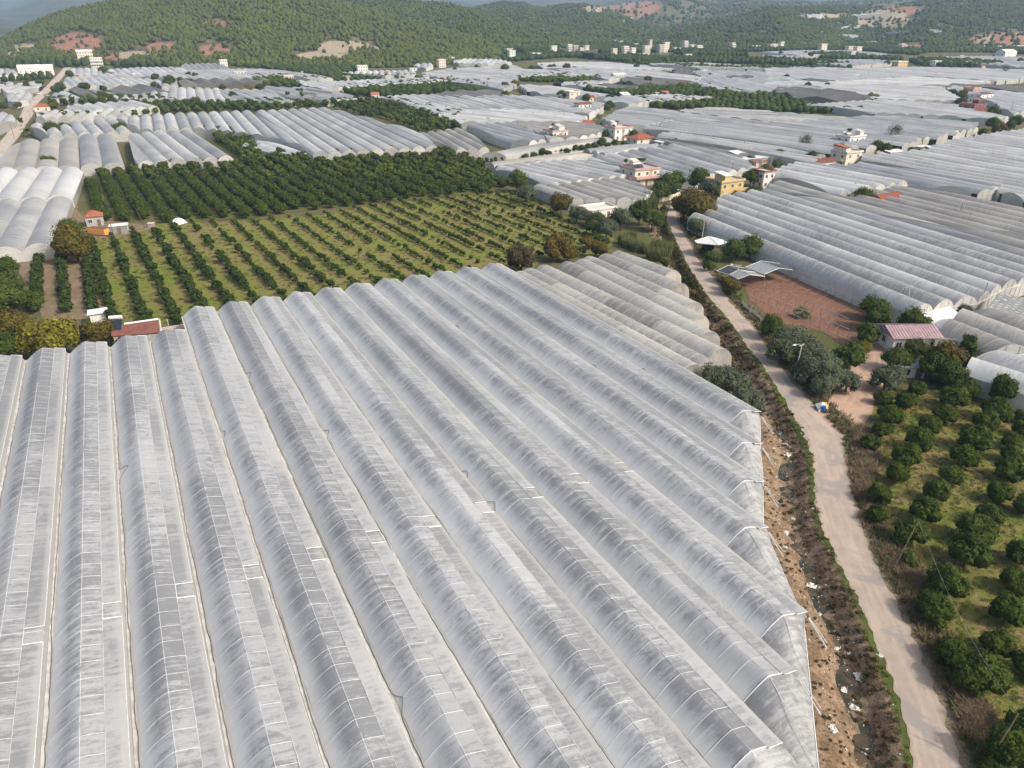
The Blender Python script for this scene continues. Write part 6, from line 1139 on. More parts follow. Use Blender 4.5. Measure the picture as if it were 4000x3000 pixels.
def house(label, k, x, y, w, d, floors=2, wall='cream', roof='flat', roofm='concrete', trim=None, rot=ROT, fh=3.0, nx=3, ny=2, bal='', extras=(), cat='house', name='house', base=0.0, over=.35, rh=1.6, loc=None, win=True, far=False):
    if far: w, d, fh = w * .66, d * .66, fh * .9
    b = P(k, x, y) if loc is None else loc; c = Vector(b) + Vector((*rot2(0, d / 2, rot), 0)); c.z = b.z - .02; r = empty(name, c, rot, label, cat); H = floors * fh
    m = MB(); m.box((0, 0, H / 2 - .4), (w, d, H + .8)); body = m.build('wall', M[wall], r)
    tm = M[trim or wall]
    if roof == 'flat':
        m = MB(); m.box((0, 0, H + .1), (w + 2 * over, d + 2 * over, .22)); ro = m.build('roof', M[roofm], r)
        m = MB()
        for c_, d_ in (((0, -d / 2 - over + .08, H + .5), (w + 2 * over, .16, .58)), ((0, d / 2 + over - .08, H + .5), (w + 2 * over, .16, .58)), ((-w / 2 - over + .08, 0, H + .5), (.16, d + 2 * over - .34, .58)), ((w / 2 + over - .08, 0, H + .5), (.16, d + 2 * over - .34, .58))): m.box(c_, d_)
        m.build('parapet', tm, r)
    elif roof == 'plain':
        m = MB(); m.box((0, 0, H + .1), (w + 2 * over, d + 2 * over, .2)); m.build('roof', M[roofm], r)
    elif roof in ('gable', 'hip'):
        X, Y = w / 2 + over, d / 2 + over; k_ = 0 if roof == 'gable' else min(X, Y) * .9
        m = MB()
        if w >= d: A, B = (-X + k_, 0, H + rh), (X - k_, 0, H + rh); f = [(0, 1, 5, 4), (1, 2, 5), (2, 3, 4, 5), (3, 0, 4)]
        else: A, B = (0, -Y + k_, H + rh), (0, Y - k_, H + rh); f = [(0, 1, 4), (1, 2, 5, 4), (2, 3, 5), (3, 0, 4, 5)]
        m.add([(-X, -Y, H), (X, -Y, H), (X, Y, H), (-X, Y, H), A, B], f + [(3, 2, 1, 0)]); ro = m.build('roof', M[roofm], r)
        if not far:
            n = max(3, int((w if w >= d else d) / .5)); m = MB()
            for i in range(n + 1):
                t = -1 + 2 * i / n
                if w >= d:
                    q = X * t; lim = max(0, (X - abs(q))) / max(k_, 1e-3) if k_ else 1; zt = rh * min(1, lim); yt = Y * (1 - min(1, lim)); m.tube([(q, -Y, H + .03), (q, -yt, H + zt + .04)], .05, 3); m.tube([(q, Y, H + .03), (q, yt, H + zt + .04)], .05, 3)
                else:
                    q = Y * t; lim = max(0, (Y - abs(q))) / max(k_, 1e-3) if k_ else 1; zt = rh * min(1, lim); xt = X * (1 - min(1, lim)); m.tube([(-X, q, H + .03), (-xt, q, H + zt + .04)], .05, 3); m.tube([(X, q, H + .03), (xt, q, H + zt + .04)], .05, 3)
            tag(m.build('roof_ridge', M[roofm], ro), kind='stuff')
    elif roof == 'shed':
        X, Y = w / 2 + over, d / 2 + over; m = MB(); m.add([(-X, -Y, H), (X, -Y, H), (X, Y, H + rh), (-X, Y, H + rh), (-X, -Y, H + .1), (X, -Y, H + .1), (X, Y, H + rh + .1), (-X, Y, H + rh + .1)], [(3, 2, 1, 0), (4, 5, 6, 7), (0, 1, 5, 4), (1, 2, 6, 5), (2, 3, 7, 6), (3, 0, 4, 7)]); m.build('roof', M[roofm], r)
        m = MB(); m.add([(-w / 2, -d / 2, H - .5), (w / 2, -d / 2, H - .5), (w / 2, d / 2, H + rh * .93), (-w / 2, d / 2, H + rh * .93), (-w / 2, d / 2, H - .5), (w / 2, d / 2, H - .5), (-w / 2, -d / 2, H), (w / 2, -d / 2, H)], [(0, 6, 3, 4), (1, 5, 2, 7), (3, 2, 5, 4)]); m.build('gable_wall', M[wall], r)
    if win:
        for fl in range(floors):
            z = fl * fh + fh * .55
            for i in range(nx):
                xx = -w / 2 + w * (i + .5) / nx
                if fl == 0 and i == nx // 2 and not far:
                    m = MB(); m.box((0, 0, 1.05), (1.0, .1, 2.1)); dr = m.build('door', M['shutter'], r, (xx, -d / 2 - .02, 0)); hm_ = MB(); hm_.box((.35, -.08, 1.0), (.05, .06, .12)); hm_.build('handle', M['steel'], dr)
                else: add_window(r, xx, -d / 2 - .02, z, 0)
            for i in range(ny):
                yy = -d / 2 + d * (i + .5) / ny; add_window(r, -w / 2 - .02, yy, z, -math.pi / 2); 
                if not far: add_window(r, w / 2 + .02, yy, z, math.pi / 2)
    for b_ in bal.split():                                        # balconies: side letter + floor
        sd, fl = b_[0], int(b_[1]); z = fl * fh; m = MB(); e = 1.5
        if sd == 'f': c_, dd = (0, -d / 2 - e / 2, z), (w + .6, e, .2); rl_ = [((0, -d / 2 - e + .06, z + .5), (w + .6, .12, .8)), ((-w / 2 - .24, -d / 2 - e / 2, z + .5), (.12, e - .1, .8)), ((w / 2 + .24, -d / 2 - e / 2, z + .5), (.12, e - .1, .8))]
        elif sd == 'r': c_, dd = (w / 2 - w * .22 + .8, -d / 2 - e / 2, z), (w * .5, e, .2); rl_ = [((w / 2 - w * .22 + .8, -d / 2 - e + .06, z + .5), (w * .5, .12, .8))]
        else: c_, dd = (-w / 2 - e / 2, 0, z), (e, d * .8, .2); rl_ = [((-w / 2 - e + .06, 0, z + .5), (.12, d * .8, .8))]
        m.box(c_, dd); bo = m.build('balcony', tm, r); m = MB()
        for c2, d2 in rl_: m.box(c2, d2)
        m.build('balustrade', tm, bo)
    for ex in extras:
        t = ex[0]
        if t == 'heater': heater(r, ex[1], ex[2], H + .25)
        elif t == 'tower':
            m = MB(); m.box((ex[1], ex[2], H + 1.1), (ex[3], ex[4], 2.3)); m.build('stair_tower', M[wall], r); m = MB(); X, Y = ex[3] / 2 + .25, ex[4] / 2 + .25; m.add([(ex[1] - X, ex[2] - Y, H + 2.2), (ex[1] + X, ex[2] - Y, H + 2.2), (ex[1] + X, ex[2] + Y, H + 3.0), (ex[1] - X, ex[2] + Y, H + 3.0), (ex[1] - X, ex[2] - Y, H + 2.35), (ex[1] + X, ex[2] - Y, H + 2.35), (ex[1] + X, ex[2] + Y, H + 3.15), (ex[1] - X, ex[2] + Y, H + 3.15)], [(3, 2, 1, 0), (4, 5, 6, 7), (0, 1, 5, 4), (1, 2, 6, 5), (2, 3, 7, 6), (3, 0, 4, 7)]); m.build('tower_roof', M[ex[5] if len(ex) > 5 else 'concrete_pale'], r)
        elif t == 'arbour':
            m = MB()
            for sx in (-1, 1):
                for sy in (-1, 1): m.tube([(ex[1] + sx * ex[3] / 2, ex[2] + sy * ex[4] / 2, H), (ex[1] + sx * ex[3] / 2, ex[2] + sy * ex[4] / 2, H + 2.3)], .06, 4)
            m.build('arbour_frame', M['steel'], r); o = link('arbour_vine', random.choice(PL['shrub'][0]), r, (ex[1], ex[2], H + 1.9), 0, (ex[3] / 2.4, ex[4] / 2.4, .8))
        elif t == 'stripe':
            m = MB()
            for i in range(3): m.box((ex[1] + i * .55, -d / 2 - .06, H / 2), (.18, .1, H - .2))
            m.build('pilaster', M['pinkish'], r)
        elif t == 'chimney': m = MB(); m.box((ex[1], ex[2], H + rh * .6 + .5), (.6, .6, 1.6)); m.build('chimney', M['concrete_pale'], r)
    return r
house('cream two-storey house with pink balconies and a vine roof terrace in mid valley', 7, 1160, 720, 11.5, 10, 2, 'cream', 'flat', 'concrete', 'pinkish', bal='f1 l1', extras=(('heater', -2.5, -1), ('heater', -.6, -1.2), ('tower', -1, 2.5, 2.6, 3), ('arbour', 2.5, 2.5, 5, 3.5), ('arbour', -4.6, 2.6, 2.4, 2.4), ('stripe', 1.2)))
house('white terrace house with red-brown trim beside the curved blue-white tunnels', 7, 415, 360, 9, 9, 2, 'white', 'flat', 'concrete', 'pinkish', bal='r1', extras=(('heater', -2.6, 0), ('tower', 1.2, -1.2, 3.0, 5.5), ('arbour', 1.0, 3.2, 4, 2.5), ('stripe', .6)))
house('second white terrace house with an awning, right of the row of small trees', 7, 960, 330, 11, 9, 2, 'white', 'flat', 'concrete_pale', 'pinkish', bal='r1', extras=(('heater', -2.5, 1), ('arbour', .5, 3, 3, 2), ('stripe', -.8), ('tower', -1.5, 3, 2.2, 2.4)))
house('yellow ochre house with white sloping stair roof by the lane', 7, 1890, 835, 10.5, 8, 2, 'yellow', 'flat', 'concrete', 'yellow', nx=3, ny=2, bal='l1 r1', extras=(('tower', -2.6, -1.6, 3.0, 5.2, 'tin_white'), ('heater', 2.2, 1.5)))
house('white house with red trim squeezed behind the ochre house', 8, -5, 745, 5.5, 6, 2, 'white', 'flat', 'concrete', 'tin_red', nx=2, ny=2, bal='l1')
house('white long flat-roofed building beside the grey tunnels', 7, 2110, 545, 15, 5, 1, 'grey_wall', 'plain', 'tin_white', nx=4, ny=1)
house('white sloped shelter roof at the end of the grey tunnels', 7, 2020, 500, 12, 5, 1, 'concrete', 'shed', 'tin_white', win=False, rh=.8)
house('low shed with an orange-red tin roof at the tunnel corner', 7, 2150, 560, 6, 3.5, 1, 'concrete_pale', 'shed', 'tile_red', nx=1, ny=1, fh=2.2, rh=.7)
house('long low pink-white house with a red gable roof at right', 8, 500, 585, 11, 6, 1, 'white', 'gable', 'tin_red', nx=3, ny=2, rh=1.3, over=.5, fh=3.3)
house('cream two-storey house with a red gable tower beside the red-roofed house', 8, 725, 560, 10, 8, 2, 'cream', 'flat', 'concrete', 'cream', nx=2, ny=2, bal='l1', extras=(('tower', -3.4, 0, 3.0, 6.5, 'tile_red'), ('heater', 1.5, 1)))
house('pink-roofed low house between the hedge trees at right', 8, 760, 455, 7, 5, 1, 'cream', 'gable', 'tin_pink', nx=2, ny=1, rh=1.3)
house('white terrace house with vines on top, near the grey half-bare tree', 8, 755, 410, 11, 8, 2, 'white', 'flat', 'concrete', 'white', nx=3, ny=2, extras=(('arbour', .5, 1.5, 5, 3), ('heater', -3, 1), ('tower', 3, -2, 2.4, 3)))
house('pale green hut with a white roof on the edge of the broad tunnels', 8, 1385, 445, 7.5, 5, 1, 'greenwall', 'plain', 'tin_white', nx=2, ny=1, over=.5)
house('low white shed roof in front of the broad tunnels', 8, 1105, 470, 9, 3, 1, 'concrete_pale', 'shed', 'tin_white', win=False, fh=2.2, rh=.6)
house('small white hut at the end of the rubble lane', 8, 1720, 280, 6, 4, 1, 'white', 'plain', 'tin_white', nx=2, ny=1)
house('red tiled roof house sunk among the beige tunnels at right', 8, 1075, 945, 9.5, 7, 1, 'tin_pink', 'gable', 'tile_red', nx=2, ny=1, rh=1.7, over=.7, fh=3.8)
house('rusty tin hut half hidden between tunnels near the right edge', 8, 1960, 1150, 7, 4, 1, 'concrete', 'gable', 'tile_red', nx=1, ny=1, rh=.8, fh=3.0)
house('dark red painted house with pale windows at the far right', 4, 1815, 990, 13, 10, 2, 'redwall', 'flat', 'concrete', 'redwall', nx=4, ny=2, extras=(('tower', 3.5, 0, 3, 4, 'tile_red'),))
house('pink two-storey verandah house at the far right', 4, 1880, 890, 15, 9, 2, 'white', 'hip', 'tin_pink', 'pinkish', nx=3, ny=2, bal='f1', rh=1.2)
house('unfinished pink house behind the verandah house', 4, 1790, 835, 9, 8, 2, 'pinkish', 'flat', 'concrete_pale', 'pinkish', nx=2, ny=2)
house('verandah house with a dark red roof beside the mid-valley lane', 3, 630, 985, 9.5, 6, 2, 'white', 'gable', 'tin_red', nx=3, ny=2, bal='f1', rh=1.0, over=.6)
house('small red-walled hut behind the verandah house of the mid-valley lane', 3, 700, 992, 4, 3.5, 1, 'tin_pink', 'gable', 'tin_red', nx=1, ny=1, rh=.8)
house('beige cube house beside dark trees in mid valley', 3, 540, 872, 9, 8, 2, 'cream', 'flat', 'concrete_pale', 'cream', nx=2, ny=2)
house('brown-roofed house right of the beige cube house', 3, 710, 880, 10, 7, 1, 'cream', 'gable', 'tile_red', nx=2, ny=1, rh=1.4)
house('brown hip-roofed house by the netted slope', 7, 1155, 365, 11, 9, 1, 'cream', 'hip', 'tile_red', nx=2, ny=2, rh=2.2, over=.7)
house('small red pyramid roof near the leafless bush in mid valley', 7, 665, 215, 8, 6, 1, 'concrete', 'hip', 'tile_red', nx=1, ny=1, rh=1.5, fh=2.4)
house('white canopy roof beside the netted slope', 7, 1350, 390, 9, 6, 1, 'concrete', 'plain', 'tin_white', win=False, fh=2.6)
house('cream house with a long white tin roof in mid valley', 3, 930, 695, 20, 9, 2, 'cream', 'gable', 'tin_white', nx=5, ny=2, rh=1.0, far=True)
house('small cream block house beside the left orchard', 2, 290, 712, 13, 9, 2, 'cream', 'flat', 'concrete_pale', 'cream', nx=4, ny=2, far=True, base=0)
house('walled garden building with a cream wall behind the left gothic tunnels', 2, 500, 912, 16, 5, 1, 'cream', 'plain', 'concrete_pale', nx=3, ny=1, far=True)
house('orange-roofed hut beside the band of dark orchard', 2, 1035, 850, 9, 6, 1, 'cream', 'gable', 'tile_red', nx=2, ny=1, rh=1.6, far=True)
house('orange-roofed house above the dark orchard at mid left', 2, 1620, 712, 11, 7, 1, 'cream', 'hip', 'tile_red', nx=2, ny=1, rh=1.6, far=True)
house('white angular house before the grey nets under the hill', 2, 925, 618, 17, 9, 2, 'white', 'flat', 'concrete_pale', 'white', nx=4, ny=2, far=True)
house('low white roof at the end of the far dark orchard', 2, 1370, 612, 16, 8, 1, 'white', 'plain', 'tin_white', nx=3, ny=1, far=True)
house('white house pair at the right, nearer block', 2, 1612, 585, 13, 10, 3, 'cream', 'flat', 'concrete_pale', 'cream', nx=3, ny=2, far=True)
house('white house pair at the right, farther block', 2, 1690, 540, 13, 10, 2, 'white', 'flat', 'concrete_pale', 'white', nx=3, ny=2, far=True, extras=(('heater', 1, 1),))
house('pale house left of the far white pair', 2, 1610, 530, 12, 9, 2, 'cream', 'flat', 'concrete_pale', 'pinkish', nx=3, ny=2, far=True)
house('small white hut in the pale far tunnels', 2, 2010, 625, 9, 6, 1, 'white', 'gable', 'tin_white', nx=2, ny=1, far=True)
house('white box house on the far tunnels by the road bend', 2, 420, 640, 8, 6, 1, 'white', 'plain', 'concrete_pale', nx=2, ny=1, far=True)
house('white house with red roof on the hill foot', 2, 210, 562, 16, 11, 3, 'white', 'flat', 'concrete_pale', 'pinkish', nx=3, ny=2, far=True)
house('pale roadside house under the bank', 2, 140, 490, 14, 8, 1, 'white', 'plain', 'tin_white', nx=3, ny=1, far=True)
house('red-roofed hut at the hill foot left', 2, 95, 545, 8, 6, 1, 'cream', 'gable', 'tile_red', nx=1, ny=1, far=True)
house('tall white apartment block at the foot of the red scarp', 1, 750, 545, 26, 14, 4, 'cream', 'gable', 'tin_white', nx=6, ny=3, rh=2, far=True, name='apartment_block', cat='apartment block', fh=3.6)
house('lower white apartment block right of the tall one', 1, 845, 583, 19, 12, 3, 'white', 'flat', 'concrete_pale', 'white', nx=5, ny=2, far=True, name='apartment_block', cat='apartment block', fh=3.6, bal='f1 f2')
house('white depot hall with a long pale roof left of the road', 1, 320, 655, 46, 20, 1, 'white', 'gable', 'tin_white', nx=7, ny=2, rh=3, far=True, fh=8, name='depot_hall', cat='hall')
house('cream house at the hill foot by the pale bank', 1, 320, 555, 14, 10, 1, 'cream', 'hip', 'tin_pink', nx=2, ny=2, far=True)
house('long grey hangar under the wooded hill', 1, 1905, 545, 32, 14, 1, 'grey_wall', 'gable', 'tin_grey', nx=4, ny=2, rh=3, far=True, fh=5, name='hangar', cat='hall')
house('white stepped house before the grey hangar', 1, 1940, 590, 12, 10, 3, 'white', 'flat', 'concrete_pale', 'white', nx=3, ny=2, far=True)
house('cream house with white annex left of the band of tunnels', 1, 2085, 668, 18, 9, 2, 'cream', 'plain', 'tin_white', nx=4, ny=2, far=True)
house('red-roofed house beside the gravel road', 1, 370, 965, 9, 7, 1, 'cream', 'hip', 'tile_red', nx=2, ny=1, rh=1.8)
house('white flat hut in mid left tunnels', 1, 1535, 658, 14, 8, 1, 'white', 'plain', 'tin_white', nx=2, ny=1, far=True)
house('small white house on the wooded slope', 1, 2085, 495, 10, 8, 2, 'white', 'gable', 'tile_red', nx=2, ny=1, far=True)
house('pink-roofed hut at the edge of the pale field', 3, 1330, 836, 9, 6, 1, 'white', 'gable', 'tile_red', nx=1, ny=1, far=True)
house('white tin hut by the pink-roofed hut', 3, 1268, 834, 8, 6, 1, 'white', 'plain', 'tin_white', nx=1, ny=1, far=True)
house('white tin roof in the bend of the large orchard', 3, 990, 852, 10, 7, 1, 'concrete_pale', 'shed', 'tin_white', win=False, far=True)
house('yellow and white block house on the far right field', 4, 1155, 605, 24, 12, 3, 'yellow', 'flat', 'concrete_pale', 'white', nx=4, ny=2, far=True)
house('white long house among far right trees', 4, 1470, 575, 20, 10, 2, 'white', 'flat', 'concrete_pale', 'white', nx=4, ny=2, far=True)
house('white hut on the far right field', 4, 1265, 745, 10, 7, 1, 'white', 'hip', 'tin_grey', nx=2, ny=1, far=True)
house('brown roofed hut on the far right field', 4, 1475, 668, 12, 7, 1, 'cream', 'gable', 'tile_red', nx=1, ny=1, far=True)
house('white warehouse at the far right', 4, 2090, 497, 40, 20, 1, 'white', 'gable', 'tin_white', nx=5, ny=2, rh=3, far=True, fh=8, name='warehouse', cat='hall')
house('pinkish villa at the foot of the right hill', 4, 1175, 440, 22, 14, 3, 'cream', 'hip', 'tin_pink', nx=4, ny=2, rh=3, far=True)
TOWN = [(365, 470, 17, 4, 'white'), (500, 478, 12, 5, 'white'), (553, 468, 14, 4, 'grey_wall'), (605, 470, 13, 3, 'cream'), (650, 468, 12, 4, 'cream'), (215, 500, 26, 2, 'white'), (890, 478, 14, 3, 'cream'), (985, 475, 16, 4, 'cream'), (1050, 470, 14, 3, 'white'), (1165, 470, 18, 4, 'cream'), (1195, 450, 9, 6, 'cream'), (1290, 460, 16, 4, 'grey_wall'), (1335, 455, 17, 5, 'cream'), (1500, 440, 14, 5, 'white'), (1560, 440, 15, 3, 'white'), (1620, 445, 20, 3, 'cream'), (1430, 450, 22, 2, 'white'), (1910, 438, 14, 4, 'cream'), (2110, 430, 30, 2, 'white'), (1080, 410, 14, 2, 'white'), (945, 385, 12, 2, 'cream'), (880, 378, 16, 2, 'cream'), (755, 378, 10, 1, 'white'), (15, 420, 30, 1, 'white'), (5, 520, 16, 4, 'white'), (930, 510, 16, 1, 'white'), (1150, 485, 24, 1, 'white'), (2270, 432, 20, 3, 'cream'), (2330, 430, 14, 4, 'white'), (-20, 460, 22, 2, 'white'), (1530, 490, 18, 1, 'white')]
for i, (x, y, w, fl, wm_) in enumerate(TOWN):
    house(f'{"pale" if wm_ != "grey_wall" else "grey"} {["", "single", "two", "three", "four", "five", "six"][fl]}-storey block of the far town at the foot of the hills', 3, x, y, w * .8, 9, fl, wm_, 'flat', 'concrete_pale', 'white', nx=3, ny=2, far=True, name='town_block', cat='town block', bal=' '.join(f'f{j}' for j in range(1, fl)) if i % 2 else '')['group'] = 'blocks of the far town'
for x, y, w, fl in ((480, 450, 18, 4), (715, 455, 18, 3), (785, 458, 16, 3), (730, 505, 12, 3), (45, 432, 20, 3)): house('pale block standing alone in front of the right hill', 4, x, y, w, 11, fl, 'cream', 'flat', 'concrete_pale', 'white', nx=3, ny=2, far=True, name='town_block', cat='town block')['group'] = 'blocks before the right hill'

HUTS = [(1, 1180, 672, 'white'), (1, 700, 690, 'cream'), (2, 1120, 662, 'white'), (2, 800, 700, 'cream'), (2, 1490, 690, 'white'), (3, 1240, 585, 'grey_wall'), (3, 1660, 622, 'white'), (3, 2080, 655, 'cream'), (3, 640, 615, 'white'), (3, 1900, 600, 'tin_pink'), (4, 660, 640, 'cream'), (4, 1050, 632, 'tin_pink'), (4, 800, 690, 'white'), (4, 1120, 740, 'white'), (4, 540, 745, 'tile_red'), (4, 1580, 805, 'tile_red'), (4, 910, 665, 'cream'), (4, 1860, 600, 'white'), (4, 570, 885, 'tile_red'), (4, 1680, 505, 'white'), (4, 900, 490, 'cream'), (4, 1990, 555, 'cream')]
for k, x, y, wm_ in HUTS:
    roof_ = random.choice(('tile_red', 'tin_white', 'tile_red', 'tin_grey')); rn_ = {'tile_red': 'red', 'tin_white': 'white', 'tin_grey': 'grey'}[roof_]; wn_ = {'white': 'white', 'cream': 'cream', 'grey_wall': 'grey', 'tin_pink': 'pink', 'tile_red': 'red-brown'}[wm_]
    house(f'small {wn_} farm hut with a {rn_} roof among the far pale tunnels', k, x, y, random.uniform(9, 15), random.uniform(7, 10), 1, wm_, random.choice(('gable', 'gable', 'shed')), roof_, nx=2, ny=1, rh=1.6, far=True, name='farm_hut', cat='hut')['group'] = f'{wn_} huts with {rn_} roofs in the far fields'

# ------------------------------------------------------------------ farmyard at left, red tin roof, sheds by the road
def yard(x, y): return 300 + x / 3.687, 780 + y / 3.687
hut = house('old stone hut with a hipped red tile roof in the orchard farmyard', 0, *yard(275, 388), 4.6, 4.4, 1, 'grey_wall', 'hip', 'tile_red', nx=2, ny=1, rh=1.5, fh=3.1, over=.4)
def box_trailer(label, p0, p1, h, mat):
    """ribbed steel box on low skids"""
    a, b = at(*p0), at(*p1); d = (b - a); L = d.length; rz = math.atan2(d.y, d.x); c = (a + b) / 2; r = empty('orange_trailer', c, rz, label, 'trailer'); m = MB(); m.box((0, 0, .45 + h / 2), (L, 2.3, h)); bd = m.build('body', M[mat], r); n = 16; m = MB()
    for i in range(n): 
        for s in (-1, 1): m.box((-L / 2 + L * (i + .5) / n, s * 1.17, .45 + h / 2), (L / n * .5, .08, h * .94))
    tag(m.build('rib', M[mat], bd), kind='stuff'); m = MB(); m.box((0, 0, .45 + h + .03), (L * .96, 2.1, .06)); m.build('lid', M['rust'], r); m = MB()
    for s in (-.7, .7): m.box((0, s, .2), (L * .9, .2, .4))
    m.build('skid', M['steel'], r)
box_trailer('ribbed orange steel trailer beside the stone hut', yard(215, 500), yard(460, 522), 1.7, 'orange')
shed = house('small grey tin shed with a white roof edge right of the orange trailer', 0, *yard(625, 500), 4.6, 2.6, 1, 'tin_grey', 'plain', 'tin_white', rot=math.radians(24), fh=2.5, nx=1, ny=1, over=.25, name='shed', cat='shed')
def lean(label, p0, p1, h0, r, mat='timber', name='wooden_pole', cat='pole', group=None):
    a = at(*p0); b = at(*p1, 0); b = P(0, *p1, h0); e = empty(name, a, 0, label, cat, group); m = MB(); m.tube([(0, 0, -.2), (b - a) * .5 + Vector((.05, 0, 0)), b - a], r, 6, 0, r * .7); m.build('shaft', M[mat], e); return e
lean('bare wooden pole leaning left in the orchard farmyard', yard(980, 410), yard(878, 185), 5.6, .13)
lean('short timber post beside the tin shed', yard(800, 430), yard(775, 290), 3.3, .1); lean('timber prop leaning between trailer and tin shed', yard(535, 500), yard(470, 320), 4.2, .1)
house('tiny pink brick box beside the leaning pole', 0, *yard(1065, 405), 1.7, 1.4, 1, 'tin_pink', 'plain', 'concrete_pale', fh=1.2, win=False, over=.08, rot=0.1, name='brick_box', cat='box')
a = at(*yard(1355, 375)); b = at(*yard(1590, 330)); d = b - a; r = empty('white_sheet', (a + b) / 2, math.atan2(d.y, d.x), 'curved white plastic sheet over a low hoop at the orchard edge', 'sheet'); m = MB(); L = d.length; vs = []
for i in range(13):
    t = i / 12; hgt = 1.9 * math.sin(math.pi * t) ** .8
    for j in range(5): vs.append((-L / 2 + L * t, .3 - j * .3 + .15 * math.sin(t * 5), max(.03, hgt * (1 - .24 * j))))
m.add(vs, [(i * 5 + j, (i + 1) * 5 + j, (i + 1) * 5 + j + 1, i * 5 + j + 1) for i in range(12) for j in range(4)]); m.build('sheet', M['tarp'], r, smooth=True); m = MB(); m.tube([(-L / 2 + L * i / 10, -.62, 1.9 * math.sin(math.pi * i / 10) ** .8) for i in range(11)], .03, 4); m.build('hoop', M['steel'], r)
def R6(x, y): return 300 + x / 4.424, 1150 + y / 4.424
b0, b1 = at(*R6(640, 740), 0), at(*R6(1440, 660), 0)
p0, p1, p2, p3 = at(*R6(600, 720), 3.0), at(*R6(1440, 655), 3.0), at(*R6(1410, 440), 3.6), at(*R6(590, 560), 3.6)
c = (p0 + p1 + p2 + p3) / 4; c.z = 0; r = empty('tin_roof_house', c, 0, 'low building with a rusty red corrugated roof at the far end of the great greenhouse', 'house'); m = MB(); q = [v - c for v in (p0, p1, p2, p3)]; m.add(q + [v - Vector((0, 0, .12)) for v in q], [(0, 1, 2, 3), (7, 6, 5, 4), (0, 4, 5, 1), (1, 5, 6, 2), (2, 6, 7, 3), (3, 7, 4, 0)]); ro = m.build('roof', M['tin_red'], r); m = MB()
for i in range(41): t = i / 40; m.tube([q[0].lerp(q[1], t) + Vector((0, 0, .03)), q[3].lerp(q[2], t) + Vector((0, 0, .03))], .05, 3)
tag(m.build('corrugation', M['tin_red'], ro), kind='stuff'); m = MB(); i_ = [v * .95 for v in q]; m.add([(v.x, v.y, -.2) for v in i_] + [(v.x, v.y, v.z - .14) for v in i_], [(0, 1, 5, 4), (1, 2, 6, 5), (2, 3, 7, 6), (3, 0, 4, 7)]); m.build('wall', M['concrete'], r)
m = MB(); m.tube([q[2] + Vector((0, 0, .15)), q[3].lerp(q[2], .28) + Vector((0, 0, .15))], .22, 4); m.build('ridge_cap', M['tin_white'], r); m = MB(); m.tube([q[1] + Vector((.15, 0, .1)), q[2] + Vector((.15, 0, .1))], .2, 4); m.build('roof_edge', M['concrete_pale'], r)
u = (q[1] - q[0]).normalized(); ang = math.atan2(u.y, u.x); hx = q[3].lerp(q[2], .13); heater(r, hx.x, hx.y - .6, 3.3, ang, 1.25)
house('small white shed beside the red tin roof behind the yellow-green tree', 0, *R6(410, 520), 3, 2.4, 1, 'white', 'plain', 'tin_white', win=False, fh=2.4, name='shed', cat='shed')
m = MB(); p_ = at(*R6(1640, 640)); r = empty('concrete_yard_wall', p_, 0, 'low concrete yard wall with pots between the tin roof and the great greenhouse', 'wall'); m.box((0, 0, .5), (6, .25, 1.2), ROT); m.build('wall', M['concrete_pale'], r); m = MB(); m.box((-1.2, 1.6, 1.0), (.15, .15, 2.0)); m.box((2.0, 1.9, 1.0), (.15, .15, 2.0)); m.build('post', M['concrete_pale'], r)
# open sheds with sheet roofs beside the red field
def R3(x, y): return 2600 + x / 3.687, 900 + y / 3.687
def canopy(label, k, eave, ridge_h, h, mats, name='open_shed'):
    """pitched roof on posts; outline = [left eave far, left eave near, ridge near, right eave near, right eave far, ridge far]"""
    lf, ln, rn, rn2, rf, rfar = [at(*R3(*q), hh) for q, hh in zip(eave, (h, h, ridge_h, h, h, ridge_h))]; c = (ln + rn2 + lf + rf) / 4; c.z = 0; r = empty(name, c, 0, label, 'shed'); V = [v - c for v in (lf, ln, rn, rn2, rf, rfar)]
    for i, (f, mt) in enumerate((((0, 1, 2, 5), mats[0]), ((5, 2, 3, 4), mats[1]))): m = MB(); q = [V[j] for j in f]; m.add(q + [v - Vector((0, 0, .07)) for v in q], [(3, 2, 1, 0), (4, 5, 6, 7), (0, 1, 5, 4), (1, 2, 6, 5), (2, 3, 7, 6), (3, 0, 4, 7)]); m.build('roof_sheet', M[mt], r)
    m = MB(); 
    for pth in ((0, 1), (1, 2), (2, 3), (3, 4), (4, 5), (5, 0), (2, 5)): m.tube([V[pth[0]] + Vector((0, 0, .05)), V[pth[1]] + Vector((0, 0, .05))], .05, 4)
    m.build('roof_trim', M['white'], r)
    for v in (V[0], V[1], V[3], V[4]): m = MB(); m.tube([(v.x * .96, v.y * .96, -.1), (v.x * .96, v.y * .96, v.z - .08)], .08, 5); m.build('post', M['timber'], r)
canopy('open shed with a dark sheet roof nearest the road by the red field', None, [(735, 585), (915, 640), (1050, 575), (1260, 600), (1150, 545), (905, 505)], 3.6, 2.7, ('sheet_dark', 'sheet_dark'))
canopy('pale sheet canopy between the dark shed roof and the red field', None, [(915, 637), (1045, 703), (1215, 640), (1430, 665), (1290, 605), (1050, 570)], 3.7, 2.8, ('tin_grey', 'tin_grey'))
canopy('open shed with a pale roof half covered in black sheet beside the long tunnels', None, [(1150, 530), (1420, 635), (1640, 545), (1830, 575), (1640, 480), (1375, 440)], 3.8, 2.9, ('tin_grey', 'sheet_dark'))
canopy('white canopy roof with a dark solar panel beside the upper road', None, [(415, 150), (450, 185), (760, 215), (900, 170), (820, 135), (625, 85)], 4.1, 3.4, ('tin_white', 'tin_white'))
